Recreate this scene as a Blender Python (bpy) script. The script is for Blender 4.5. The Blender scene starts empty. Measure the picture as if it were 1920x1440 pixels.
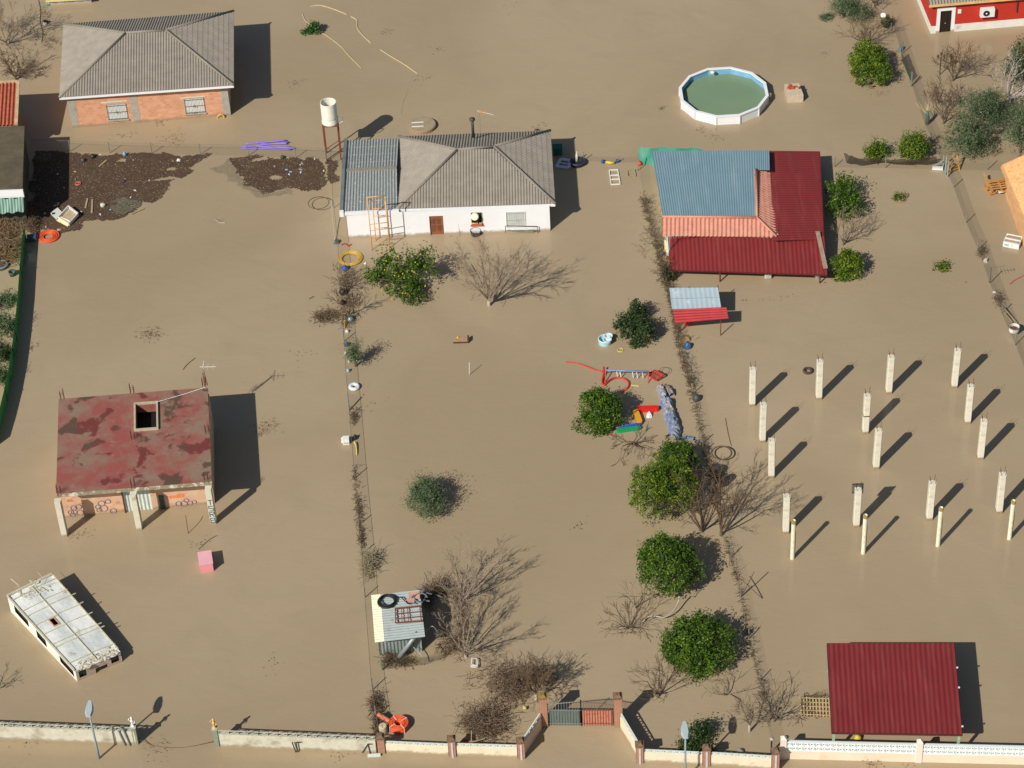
import bpy, math, random
import numpy as np
from mathutils import Vector, Matrix

# ------------------------------------------------------------------ camera, sky, sun
SC = bpy.context.scene
COL = SC.collection
PITCH, ROLL, FPX, CAMH = 40.0, -3.25, 4730.0, 100.0
cam_rot = Matrix.Rotation(math.radians(90 - PITCH), 4, 'X') @ Matrix.Rotation(math.radians(ROLL), 4, 'Z')
cd = bpy.data.cameras.new('camera'); cam = bpy.data.objects.new('camera', cd); COL.objects.link(cam)
cam.matrix_world = Matrix.Translation((0, 0, CAMH)) @ cam_rot
cd.sensor_width = 36; cd.lens = 36 * FPX / 1920; cd.clip_start = 1; cd.clip_end = 9000
SC.camera = cam
SUN_EL, SUN_AZ = 39.0, 229.8           # azimuth towards the sun, counter-clockwise from +X
w = bpy.data.worlds.new('World'); SC.world = w; w.use_nodes = True
nt = w.node_tree; bg = nt.nodes['Background']; sk = nt.nodes.new('ShaderNodeTexSky')
sk.sky_type = 'NISHITA'; sk.sun_disc = False; sk.sun_elevation = math.radians(SUN_EL)
sk.sun_rotation = math.radians(90 - SUN_AZ); bg.inputs[1].default_value = 0.06
nt.links.new(sk.outputs[0], bg.inputs[0])
sd = bpy.data.lights.new('sun', 'SUN'); sd.energy = 4.35; sd.angle = math.radians(0.5); sd.color = (1, .96, .89)
so = bpy.data.objects.new('sun', sd); COL.objects.link(so)
ce, se = math.cos(math.radians(SUN_EL)), math.sin(math.radians(SUN_EL))
sdir = Vector((ce * math.cos(math.radians(SUN_AZ)), ce * math.sin(math.radians(SUN_AZ)), se))
so.rotation_euler = sdir.to_track_quat('Z', 'Y').to_euler(); so.location = (0, 0, 200)
SC.view_settings.view_transform = 'Standard'; SC.view_settings.look = 'None'
SC.view_settings.exposure = 0; SC.view_settings.gamma = 1

# ------------------------------------------------------------------ measuring from the photograph (1920 x 1440)
CP = Vector((0, 0, CAMH)); R3 = cam_rot.to_3x3(); R3i = R3.transposed()
def dirv(x, y): return R3 @ Vector((x - 960, 720 - y, -FPX))
def G(x, y, z=0.0):                     # where the line of sight meets the level z
    d = dirv(x, y); return CP + d * ((z - CAMH) / d.z)
def PR(p):
    c = R3i @ (Vector(p) - CP); return (960 + FPX * c.x / -c.z, 720 - FPX * c.y / -c.z)
def HT(bx, by, ty):                     # height of a post from its foot and the row of its top
    g = G(bx, by); lo, hi = 0.0, 12.0
    for _ in range(30):
        m = (lo + hi) / 2
        if PR(g + Vector((0, 0, m)))[1] > ty: lo = m
        else: hi = m
    return lo
def scale_at(x, y): return FPX / (G(x, y) - CP).length
def ray_plane(x, y, p, n):
    d = dirv(x, y); t = (Vector(p) - CP).dot(n) / d.dot(n); return CP + d * t

def lin(c):
    c = c / 255.0
    return c / 12.92 if c <= 0.04045 else ((c + 0.055) / 1.055) ** 2.4
def A(r, g, b, k=1.0): return (min(.85, lin(r) * k), min(.85, lin(g) * k), min(.85, lin(b) * k))

# ------------------------------------------------------------------ materials
MATS = {}
def nodes_of(name):
    m = bpy.data.materials.new(name); m.use_nodes = True
    n = m.node_tree; return m, n, n.nodes['Principled BSDF'], n.links
def mix(n, a, b, fac, blend='MIX'):
    x = n.nodes.new('ShaderNodeMix'); x.data_type = 'RGBA'; x.blend_type = blend
    for s, v in ((0, fac), (6, a), (7, b)):
        if hasattr(v, 'is_linked') or hasattr(v, 'links'): n.links.new(v, x.inputs[s])
        else: x.inputs[s].default_value = v if s == 0 else (*v[:3], 1)
    return x.outputs[2]
def noise(n, scale, detail=3, rough=.5, vec=None, dist=0):
    t = n.nodes.new('ShaderNodeTexNoise'); t.inputs['Scale'].default_value = scale
    t.inputs['Detail'].default_value = detail; t.inputs['Roughness'].default_value = rough; t.inputs['Distortion'].default_value = dist
    if vec is None:
        c = n.nodes.get('TC') or n.nodes.new('ShaderNodeTexCoord'); c.name = 'TC'; vec = c.outputs['Object']
    n.links.new(vec, t.inputs['Vector']); return t.outputs[0]
def ramp(n, src, lo, hi, a=0.0, b=1.0):
    r = n.nodes.new('ShaderNodeMapRange'); r.inputs[1].default_value = lo; r.inputs[2].default_value = hi
    r.inputs[3].default_value = a; r.inputs[4].default_value = b; n.links.new(src, r.inputs[0]); return r.outputs[0]
def bump(n, p, h, strength, dist=.02):
    b = n.nodes.new('ShaderNodeBump'); b.inputs['Strength'].default_value = strength; b.inputs['Distance'].default_value = dist
    n.links.new(h, b.inputs['Height']); n.links.new(b.outputs[0], p.inputs['Normal'])
def wetline(n, c):                       # silt stain left just above the water, ragged
    g = n.nodes.new('ShaderNodeNewGeometry'); sp = n.nodes.new('ShaderNodeSeparateXYZ'); n.links.new(g.outputs['Position'], sp.inputs[0])
    a = n.nodes.new('ShaderNodeMath'); a.operation = 'MULTIPLY_ADD'; a.inputs[1].default_value = -.45
    n.links.new(noise(n, 2.5, 5, .65), a.inputs[0]); n.links.new(sp.outputs[2], a.inputs[2])
    return mix(n, c, A(150, 130, 100), ramp(n, a.outputs[0], -.12, .06, .8, 0))
def M(name, col, rough=.7, var=.12, scale=2.0, stain=None, stain_at=(.55, .7), stain_scale=.8, metal=0, bmp=0, spec=.4, wet=False, streak=None):
    if name in MATS: return MATS[name]
    m, n, p, L = nodes_of(name)
    c = mix(n, tuple(v * (1 - var) for v in col), tuple(v * (1 + var) for v in col), ramp(n, noise(n, scale, 4), .3, .7))
    if stain:
        c = mix(n, c, stain, ramp(n, noise(n, stain_scale, 6, .65), stain_at[0], stain_at[1]))
    if streak:                           # dirt and fading running down the ribs, sheet by sheet
        mp = n.nodes.new('ShaderNodeMapping'); mp.inputs['Scale'].default_value = streak[0]; L.new(n.nodes['TC'].outputs['Object'], mp.inputs[0])
        c = mix(n, c, streak[1], ramp(n, noise(n, 1, 3, .6, mp.outputs[0]), .5, .75, 0, streak[2]))
    if wet: c = wetline(n, c)
    L.new(c, p.inputs['Base Color']); p.inputs['Roughness'].default_value = rough; p.inputs['Metallic'].default_value = metal
    p.inputs['Specular IOR Level'].default_value = spec
    if bmp: bump(n, p, noise(n, 14, 4), bmp)
    MATS[name] = m; return m
def leaf_mat(name, dark, mid, light, rough=.5):
    if name in MATS: return MATS[name]
    m, n, p, L = nodes_of(name)
    g = n.nodes.new('ShaderNodeNewGeometry')
    r = n.nodes.new('ShaderNodeValToRGB'); e = r.color_ramp.elements
    e[0].color = (*dark, 1); e[0].position = .1; e[1].color = (*light, 1); e[1].position = .95
    k = e.new(.6); k.color = (*mid, 1)
    a = n.nodes.new('ShaderNodeMath'); a.operation = 'MULTIPLY_ADD'; a.inputs[1].default_value = .55
    L.new(g.outputs['Random Per Island'], a.inputs[0]); L.new(ramp(n, noise(n, 1.6, 3), .3, .7, 0, .5), a.inputs[2])
    L.new(a.outputs[0], r.inputs[0]); L.new(r.outputs[0], p.inputs['Base Color'])
    p.inputs['Roughness'].default_value = rough; p.inputs['Specular IOR Level'].default_value = .35
    tr = n.nodes.new('ShaderNodeBsdfTranslucent'); L.new(r.outputs[0], tr.inputs[0])
    ms = n.nodes.new('ShaderNodeMixShader'); ms.inputs[0].default_value = .25
    L.new(p.outputs[0], ms.inputs[1]); L.new(tr.outputs[0], ms.inputs[2]); L.new(ms.outputs[0], n.nodes['Material Output'].inputs[0])
    MATS[name] = m; return m
def net_mat(name, col, alpha):
    if name in MATS: return MATS[name]
    m, n, p, L = nodes_of(name); p.inputs['Base Color'].default_value = (*col, 1); p.inputs['Roughness'].default_value = .7
    # woven strands with open holes between them
    c = n.nodes.new('ShaderNodeTexCoord'); s = n.nodes.new('ShaderNodeTexNoise'); s.inputs['Scale'].default_value = 30
    L.new(c.outputs['Object'], s.inputs['Vector'])
    L.new(ramp(n, s.outputs[0], .3, .7, alpha * .6, min(1, alpha * 1.4)), p.inputs['Alpha'])
    MATS[name] = m; return m
def brick_mat(name, c1, c2, mortar, bw=.3, bh=.2, ms=.012, stain=None):
    if name in MATS: return MATS[name]
    m, n, p, L = nodes_of(name)
    tc = n.nodes.new('ShaderNodeTexCoord'); tc.name = 'TC'; sp = n.nodes.new('ShaderNodeSeparateXYZ'); L.new(tc.outputs['Object'], sp.inputs[0])
    ad = n.nodes.new('ShaderNodeMath'); L.new(sp.outputs[0], ad.inputs[0]); L.new(sp.outputs[1], ad.inputs[1])
    cb = n.nodes.new('ShaderNodeCombineXYZ'); L.new(ad.outputs[0], cb.inputs[0]); L.new(sp.outputs[2], cb.inputs[1])
    b = n.nodes.new('ShaderNodeTexBrick'); L.new(cb.outputs[0], b.inputs['Vector'])
    b.inputs['Color1'].default_value = (*c1, 1); b.inputs['Color2'].default_value = (*c2, 1); b.inputs['Mortar'].default_value = (*mortar, 1)
    b.inputs['Scale'].default_value = 1; b.inputs['Mortar Size'].default_value = ms; b.inputs['Brick Width'].default_value = bw; b.inputs['Row Height'].default_value = bh
    c = b.outputs[0]
    c = mix(n, c, tuple(v * .72 for v in c1), ramp(n, noise(n, 1.1, 5), .5, .75, 0, .6))
    if stain: c = mix(n, c, stain, ramp(n, noise(n, .9, 6, .7), .58, .66, 0, .8))
    c = wetline(n, c)
    L.new(c, p.inputs['Base Color']); p.inputs['Roughness'].default_value = .85
    MATS[name] = m; return m

white_paint = M('white_paint', A(252, 252, 246), .6, .03, .8, stain=A(206, 200, 184), stain_at=(.62, .85), wet=True)
grey_conc = M('grey_concrete', A(170, 165, 150), .85, .12, 3, stain=A(110, 105, 92), stain_at=(.55, .75), stain_scale=1.5, wet=True)
pale_conc = M('pale_concrete', A(214, 208, 186), .85, .06, 5, stain=A(160, 140, 112), stain_at=(.58, .75), stain_scale=2.2, wet=True)
rust = M('rust', A(120, 65, 40), .8, .25, 8)
dark_metal = M('dark_metal', A(60, 58, 52), .6, .2, 5)
galv = M('galvanised', A(150, 158, 155), .45, .08, 4, metal=.3)
black_mat = M('black_rubber', A(32, 32, 34), .6, .1, 5)
dark_hole = M('dark_interior', A(22, 20, 18), .9, .1, 5)  # near-black colour stands in for the shade inside openings
twig_grey = M('grey_bark', A(128, 112, 92), .85, .25, 9)
twig_brown = M('brown_bark', A(104, 84, 64), .85, .25, 9)
bark_white = M('white_bark', A(176, 165, 148), .85, .2, 9)
roof_tile = M('roof_tile_grey', A(150, 141, 128), .75, .10, 1.5, stain=A(118, 112, 100), stain_at=(.6, .8), stain_scale=2.5)
roof_ridge = M('roof_ridge_grey', A(140, 132, 118), .8, .12, 4)
wood = M('weathered_wood', A(170, 150, 115), .8, .2, 6)
orange_hose = M('orange_plastic', A(226, 92, 48), .5, .08, 3)
yellow_hose = M('yellow_plastic', A(208, 168, 66), .5, .12, 3)
red_plastic = M('red_plastic', A(200, 52, 38), .45, .08, 3)
blue_plastic = M('blue_plastic', A(40, 80, 165), .5, .1, 3)
white_plastic = M('white_plastic', A(232, 232, 226), .5, .06, 4, stain=A(150, 130, 100), stain_at=(.6, .8))
pale_rope = M('pale_rope', A(208, 190, 142), .8, .1, 3)
citrus = leaf_mat('citrus_leaves', A(34, 60, 16), A(74, 106, 24), A(130, 152, 46))
citrus_yellow = leaf_mat('yellowing_citrus_leaves', A(44, 74, 14), A(94, 120, 26), A(158, 166, 54))
dark_leaf = leaf_mat('dark_green_leaves', A(28, 46, 20), A(56, 80, 38), A(106, 122, 70))
olive_leaf = leaf_mat('olive_leaves', A(60, 78, 48), A(100, 118, 80), A(150, 160, 122))

# ------------------------------------------------------------------ objects
def root_matrix(o):
    m = Matrix.Identity(4)
    while o is not None: m = o.matrix_basis @ m; o = o.parent
    return m
def tag(o, label, cat, group=None, kind=None):
    if label: o['label'] = label
    if cat: o['category'] = cat
    if group: o['group'] = group
    if kind or cat: o['kind'] = kind or 'thing'
    return o
def thing(name, label, cat, loc, rz=0.0, group=None):
    o = bpy.data.objects.new(name, None); COL.objects.link(o); o.empty_display_size = .3
    o.location = loc; o.rotation_euler = (0, 0, rz); return tag(o, label, cat, group)
class MB:
    def __init__(s, fr=None): s.v = []; s.f = []; s.fr = fr
    def add(s, vs, fs):
        b = len(s.v)
        if s.fr is not None: vs = [s.fr @ Vector(v) for v in vs]
        s.v += [tuple(v) for v in vs]; s.f += [tuple(b + i for i in f) for f in fs]
    def quad(s, a, b, c, d): s.add([a, b, c, d], [(0, 1, 2, 3)])
    def hexa(s, p):            # 8 corners: bottom 4 then top 4
        s.add(p, [(3, 2, 1, 0), (4, 5, 6, 7), (0, 1, 5, 4), (1, 2, 6, 5), (2, 3, 7, 6), (3, 0, 4, 7)])
    def box(s, x0, x1, y0, y1, z0, z1):
        s.hexa([(x0, y0, z0), (x1, y0, z0), (x1, y1, z0), (x0, y1, z0), (x0, y0, z1), (x1, y0, z1), (x1, y1, z1), (x0, y1, z1)])
    def bar(s, a, b, w, h=None, up=(0, 0, 1)):   # rectangular bar between two points
        a = Vector(a); b = Vector(b); h = h or w; d = (b - a).normalized(); up = Vector(up)
        if abs(d.dot(up)) > .97: up = Vector((0, 1, 0))
        x = d.cross(up).normalized() * w / 2; z = x.cross(d).normalized() * h / 2
        s.hexa([a - x - z, a + x - z, b + x - z, b - x - z, a - x + z, a + x + z, b + x + z, b - x + z])
    def tube(s, pts, r, n=6, caps=True, closed=False):
        pts = [Vector(p) for p in pts]; m = len(pts); rs = r if isinstance(r, (list, tuple)) else [r] * m
        vs = []; pn = None
        for i, p in enumerate(pts):
            if closed: d = pts[(i + 1) % m] - pts[i - 1]
            else: d = pts[min(i + 1, m - 1)] - pts[max(i - 1, 0)]
            d = d.normalized() if d.length > 1e-9 else Vector((0, 0, 1))
            if pn is None:
                u = Vector((0, 0, 1)) if abs(d.z) < .9 else Vector((1, 0, 0)); a = d.cross(u).normalized()
            else:
                a = (pn - d * pn.dot(d)); a = a.normalized() if a.length > 1e-6 else d.orthogonal().normalized()
            pn = a; b = d.cross(a)
            for k in range(n):
                t = 2 * math.pi * k / n; vs.append(p + (a * math.cos(t) + b * math.sin(t)) * rs[i])
        fs = []
        for i in range(m if closed else m - 1):
            j = (i + 1) % m
            for k in range(n): fs.append((i * n + k, i * n + (k + 1) % n, j * n + (k + 1) % n, j * n + k))
        if caps and not closed: fs += [tuple(range(n))[::-1], tuple((m - 1) * n + k for k in range(n))]
        s.add(vs, fs)
    def lathe(s, c, prof, n=20, M4=None):    # prof: list of (r, z)
        c = Vector(c); vs = []
        for r, z in prof:
            for k in range(n):
                t = 2 * math.pi * k / n; v = Vector((r * math.cos(t), r * math.sin(t), z)); v = (M4 @ v) if M4 else v; vs.append(c + v)
        fs = [(i * n + k, i * n + (k + 1) % n, (i + 1) * n + (k + 1) % n, (i + 1) * n + k) for i in range(len(prof) - 1) for k in range(n)]
        s.add(vs, fs)
    def prism(s, poly, z0, z1):
        n = len(poly); vs = [(p[0], p[1], z0) for p in poly] + [(p[0], p[1], z1) for p in poly]
        s.add(vs, [tuple(range(n))[::-1], tuple(range(n, 2 * n))] + [(i, (i + 1) % n, n + (i + 1) % n, n + i) for i in range(n)])
    def build(s, name, mat, parent=None, loc=None, smooth=False):
        me = bpy.data.meshes.new(name); v = s.v
        if parent is not None:
            mi = root_matrix(parent).inverted(); v = [mi @ Vector(p) for p in v]
        else:
            if loc is None:
                a = np.array([tuple(p) for p in v]); loc = ((a[:, 0].min() + a[:, 0].max()) / 2, (a[:, 1].min() + a[:, 1].max()) / 2, max(0, a[:, 2].min()))
            l = Vector(loc); v = [Vector(p) - l for p in v]
        me.from_pydata([tuple(p) for p in v], [], s.f); me.validate(); me.update()
        if mat: me.materials.append(mat)
        if smooth: me.polygons.foreach_set('use_smooth', [True] * len(me.polygons))
        o = bpy.data.objects.new(name, me); COL.objects.link(o)
        if parent is not None: o.parent = parent
        else: o.location = loc
        return o
def structure(o): o['kind'] = 'structure'; return o
def copy_thing(o, loc, label, rz=None):
    c = o.copy(); COL.objects.link(c); c.location = loc; c['label'] = label
    if rz is not None: c.rotation_euler = (0, 0, rz)
    for ch in list(o.children):
        d = ch.copy(); COL.objects.link(d); d.parent = c
        for g in list(ch.children):
            e = g.copy(); COL.objects.link(e); e.parent = d
    return c

# a corrugated or ribbed sheet between four corners, ribs running A->D
def sheet(mb, Aa, B, C, D, pitch, amp, nv=2, prof='sin', sub=6, course=0, cstep=0):
    Aa, B, C, D = map(Vector, (Aa, B, C, D)); W = (B - Aa).length; nrm = (B - Aa).cross(D - Aa).normalized()
    if nrm.z < 0: nrm = -nrm
    nu = max(1, int(round(W / pitch))) * sub
    if course: nv = max(1, int((D - Aa).length / course))
    vs = []; rows = []
    for j in range(nv + 1):
        offs = [cstep, 0] if course and 0 < j < nv else [0]
        for o in offs: rows.append((j / nv, o))
    for t, o in rows:
        for i in range(nu + 1):
            u = i / nu; ph = (i % sub) / sub
            if prof == 'sin': h = amp * math.cos(2 * math.pi * ph)
            else: h = amp if ph < .34 else 0
            p = (Aa.lerp(B, u)).lerp(D.lerp(C, u), t); vs.append(p + nrm * (h + o))
    n1 = nu + 1
    mb.add(vs, [(r * n1 + i, r * n1 + i + 1, (r + 1) * n1 + i + 1, (r + 1) * n1 + i) for r in range(len(rows) - 1) for i in range(nu)])
# hip roof slope: eave A->B, top at T1..T2, ribs running up the slope, in courses of tiles
def slope(mb, Aa, B, T1, T2, pitch=.155, amp=.03, course=.38, cstep=.022):
    Aa, B, T1, T2 = map(Vector, (Aa, B, T1, T2)); e = (B - Aa); W = e.length; e.normalize()
    up = (T1 - Aa); u1 = up.dot(e); sv = up - e * u1; Ls = sv.length; sv.normalize(); u2 = (T2 - Aa).dot(e)
    nrm = e.cross(sv).normalized()
    if nrm.z < 0: nrm = -nrm
    nu = int(W / pitch) * 5; nr = int(Ls / course) + 1; vs = []; rows = []
    for j in range(nr + 1):
        v = min(j * course, Ls)
        rows += ([(v, 0), (v, cstep)] if 0 < j < nr else [(v, 0)])
    for v, o in rows:
        for i in range(nu + 1):
            u = W * i / nu
            tv = Ls * (u / u1 if u < u1 else (1 if u <= u2 else (W - u) / (W - u2))) if u1 > 1e-6 else Ls * (W - u) / (W - u2)
            h = amp * math.cos(2 * math.pi * (i % 5) / 5)
            vs.append(Aa + e * u + sv * min(v, max(tv, 0)) + nrm * (h + o + .01))
    n1 = nu + 1
    mb.add(vs, [(r * n1 + i, r * n1 + i + 1, (r + 1) * n1 + i + 1, (r + 1) * n1 + i) for r in range(len(rows) - 1) for i in range(nu)])
# panel with rectangular openings (u,v in metres) and reveals
def panel(mb, O, eu, ev, W, Hh, holes, dep):
    O = Vector(O); eu = Vector(eu); ev = Vector(ev); dep = Vector(dep)
    us = sorted({0, W, *[h[0] for h in holes], *[h[1] for h in holes]}); vv = sorted({0, Hh, *[h[2] for h in holes], *[h[3] for h in holes]})
    P = lambda u, v: O + eu * u + ev * v
    for a, b in zip(us, us[1:]):
        for c, d in zip(vv, vv[1:]):
            m = ((a + b) / 2, (c + d) / 2)
            if any(h[0] < m[0] < h[1] and h[2] < m[1] < h[3] for h in holes): continue
            mb.quad(P(a, c), P(b, c), P(b, d), P(a, d))
    for u0, u1, v0, v1 in holes:
        c = [P(u0, v0), P(u1, v0), P(u1, v1), P(u0, v1)]
        for i in range(4): mb.quad(c[i], c[(i + 1) % 4], c[(i + 1) % 4] + dep, c[i] + dep)
class Wall:                 # vertical wall from its two foot points
    def __init__(s, p0, p1, zb=-.6):
        s.O = Vector((p0[0], p0[1], 0)); d = Vector((p1[0], p1[1], 0)) - s.O; s.W = d.length; s.e = d.normalized()
        s.n = Vector((s.e.y, -s.e.x, 0)); s.zb = zb       # outward normal (to the right of the run)
    def at(s, x, y):
        p = ray_plane(x, y, s.O, s.n) - s.O; return p.dot(s.e), p.z
    def rect(s, x0, y0, x1, y1):
        a = s.at(x0, y1); b = s.at(x1, y1); c = s.at((x0 + x1) / 2, y0); return (a[0], b[0], (a[1] + b[1]) / 2, c[1])
    def pt(s, u, z, d=0): return s.O + s.e * u + s.n * d + Vector((0, 0, z))
    def box(s, mb, u0, u1, z0, z1, d0, d1):
        mb.hexa([s.pt(u0, z0, d1), s.pt(u1, z0, d1), s.pt(u1, z0, d0), s.pt(u0, z0, d0), s.pt(u0, z1, d1), s.pt(u1, z1, d1), s.pt(u1, z1, d0), s.pt(u0, z1, d0)])
    def panel(s, mb, Hh, holes, dep=.16):
        panel(mb, s.O + Vector((0, 0, s.zb)), s.e, (0, 0, 1), s.W, Hh - s.zb, [(a, b, c - s.zb, d - s.zb) for a, b, c, d in holes], s.n * -dep)
def closed_body(mb, Wl, depth, Hh):         # the other three walls of a rectangular house
    a, b = Wl.pt(0, Wl.zb), Wl.pt(Wl.W, Wl.zb); k = Wl.n * -depth; up = Vector((0, 0, Hh - Wl.zb))
    for p, q in ((b, b + k), (b + k, a + k), (a + k, a)): mb.quad(p, q, q + up, p + up)

# ------------------------------------------------------------------ foliage
def leaf_mesh(name, mat, parent, blobs, n, size, seed, clump=.22, asp=.5, up=.35, shell=.55, shoots=0):
    rg = np.random.default_rng(seed); vol = np.array([b[3] * b[4] * b[5] for b in blobs]) ** .67; vol = vol / vol.sum()
    K = max(6, n // 22); V = []; 
    bi = rg.choice(len(blobs), K, p=vol); B = np.array(blobs)[bi]
    d = rg.normal(size=(K, 3)); d /= np.linalg.norm(d, axis=1)[:, None]; d[:, 2] = np.where(d[:, 2] < -.55, -d[:, 2], d[:, 2])
    rr = shell + (1.0 - shell) * rg.random(K) ** .6 + rg.normal(size=K) * .05
    ph = rg.random((4, 3)) * 6.28; fq = rg.normal(size=(4, 3)) * 2.6
    lump = np.sin(d @ fq.T + ph[:, 0]).sum(1) / 4
    rr = rr * (1 + .2 * lump)
    cc = B[:, :3] + d * B[:, 3:6] * rr[:, None]
    gap = np.sin(cc @ (rg.normal(size=(3, 3)) * 2.4) + ph[:3, 1]).prod(1) > .42
    cc[gap] = B[gap, :3] + (cc[gap] - B[gap, :3]) * .45
    ci = rg.integers(0, K, n); cs = clump * (.5 + rg.random(K))
    p = cc[ci] + np.clip(rg.normal(size=(n, 3)), -1.5, 1.5) * (cs[ci] * .55)[:, None]
    if shoots:
        k = rg.random(n) < shoots; ax = d[ci] + np.array([0, 0, .5]); p[k] += (ax[k] * (rg.random(k.sum()) * .45)[:, None])
    nr = d[ci] * .5 + rg.normal(size=(n, 3)) * .7 + np.array([0, 0, up]); nr /= np.linalg.norm(nr, axis=1)[:, None]
    a = rg.normal(size=(n, 3)); a -= nr * (a * nr).sum(1)[:, None]; a /= np.linalg.norm(a, axis=1)[:, None]
    b = np.cross(nr, a); sz = size * (.6 + .8 * rg.random(n))[:, None]
    keep = p[:, 2] > .06; p, a, b, sz = p[keep], a[keep], b[keep], sz[keep]; n = len(p)
    q = np.stack([p - a * sz, p + b * sz * asp, p + a * sz, p - b * sz * asp], 1).reshape(-1, 3)
    q[:, 2] = np.maximum(q[:, 2], .01)
    mb = MB(); mb.v = [tuple(x) for x in q]; mb.f = [(4 * i, 4 * i + 1, 4 * i + 2, 4 * i + 3) for i in range(n)]
    return mb.build(name, mat, parent)
def blob(x0, y0, x1, y1):      # ellipsoid whose outline fills the box measured in the photograph, standing in the water
    cx, cy = (x0 + x1) / 2, (y0 + y1) / 2; z = 0.6
    for _ in range(3):
        g = G(cx, cy, z); s = FPX / (g - CP).length; a = (x1 - x0) / 2 / s; h = (y1 - y0) / 2 / s
        dep = math.asin((CAMH - z) / (g - CP).length)
        c = math.sqrt(max((h * h - (a * math.sin(dep)) ** 2), (.35 * h) ** 2)) / math.cos(dep)
        z = c * .92
    b = a if h > a * math.sin(dep) else h / math.sin(dep) * .94
    return (g.x, g.y, z, a, b, c)
def limbs(parent, blobs, base, r, mat, seed, nl=7):
    rd = random.Random(seed); mb = MB(); base = Vector(base)
    bx = max(blobs, key=lambda b: b[3]); top = Vector((bx[0], bx[1], bx[2]))
    mb.tube([base - Vector((0, 0, .5)), base + Vector((0, 0, .1)), base.lerp(top, .5)], [r * 1.1, r, r * .75], 7)
    for _ in range(nl):
        b = rd.choice(blobs); t = rd.uniform(0, 6.28); e = Vector((b[0] + b[3] * .75 * math.cos(t), b[1] + b[4] * .75 * math.sin(t), b[2] + b[5] * rd.uniform(-.1, .6)))
        s = base.lerp(top, rd.uniform(.3, .5)); m = s.lerp(e, .5) + Vector((0, 0, .15)); mb.tube([s, m, e], [r * .55, r * .35, r * .12], 5)
    return mb.build('trunk', mat, parent, smooth=True)
def leafy(name, label, cat, boxes, n, seed, mat=citrus, size=.085, group=None, trunk=.09, bark=twig_brown, **kw):
    bl = [blob(*b) for b in boxes]; c = bl[0]
    t = thing(name, label, cat, (c[0], c[1], 0), 0, group)
    leaf_mesh('crown', mat, t, bl, int(n * 1.5), size * .8, seed, **kw)
    limbs(t, bl, (c[0], c[1], 0), trunk, bark, seed); return t
def grow(mb, p, d, L, r, lev, rd, up, nseg=3, spread=.55, nch=3, amin=.006, wob=.16):
    pts = [p.copy()]; rs = [r]
    for i in range(nseg):
        d = (d + Vector((rd.gauss(0, wob), rd.gauss(0, wob), rd.gauss(0, wob) + up))).normalized()
        p = p + d * (L / nseg); p.z = max(p.z, .02); pts.append(p.copy()); rs.append(max(amin, r * (1 - .45 * (i + 1) / nseg)))
    mb.tube(pts, rs, 5 if r > .03 else 3, caps=False)
    if lev <= 0: return
    for k in range(nch):
        q = pts[-1] if k == 0 else pts[rd.randint(1, nseg)]
        a = rd.gauss(0, spread); b = rd.gauss(0, spread); o = d.orthogonal().normalized(); o2 = d.cross(o)
        nd = (d + o * a + o2 * b).normalized()
        grow(mb, q, nd, L * rd.uniform(*((.55, .85) if nch < 5 else (.3, .66))), rs[-1] * (.72 if nch < 5 else .6), lev - 1, rd, up, nseg, spread, nch, amin, wob)
def bare_tree(name, label, base, Hh, reach, seed, stems=5, lev=4, r0=.06, mat=twig_grey, tmat=None, trunk_h=.25, up=.05, lean=(0, 0), spread=.5, nch=3, L0=.42, cat='tree', group=None, amin=.0105, wob=.16):
    rd = random.Random(seed); g = G(*base); t = thing(name, label, cat, (g.x, g.y, 0), 0, group)
    mb = MB(); mb.tube([g - Vector((0, 0, .4)), g + Vector((0, 0, trunk_h))], [r0 * 1.5, r0 * 1.25], 8); mb.build('trunk', tmat or mat, t, smooth=True)
    mb = MB(); p0 = g + Vector((0, 0, trunk_h))
    for i in range(stems):
        a = 2 * math.pi * (i + rd.uniform(-.3, .3)) / stems; k = rd.uniform(.6, 1.1)
        d = Vector((math.cos(a) * reach * k + lean[0], math.sin(a) * reach * k + lean[1], Hh)); L = d.length * L0
        grow(mb, p0, d.normalized(), L, r0 * rd.uniform(.55, .85), lev, rd, up, spread=spread, nch=nch, amin=amin, wob=wob)
    mb.build('crown', mat, t); return t
def curve_pts(px, z=.03, n=8):           # smooth run through measured points
    P = [Vector(G(*p[:2], p[2] if len(p) > 2 else z)) for p in px]; out = []
    for i in range(len(P) - 1):
        a, b, c, d = P[max(i - 1, 0)], P[i], P[i + 1], P[min(i + 2, len(P) - 1)]
        for k in range(n):
            t = k / n; out.append(.5 * ((2 * b) + (c - a) * t + (2 * a - 5 * b + 4 * c - d) * t * t + (3 * b - a - 3 * c + d) * t ** 3))
    return out + [P[-1]]
def line_thing(name, label, cat, px, r, mat, z=.03, group=None, n=6):
    mb = MB(); mb.tube(curve_pts(px, z), r, n); return tag(mb.build(name, mat, smooth=True), label, cat, group)

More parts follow.
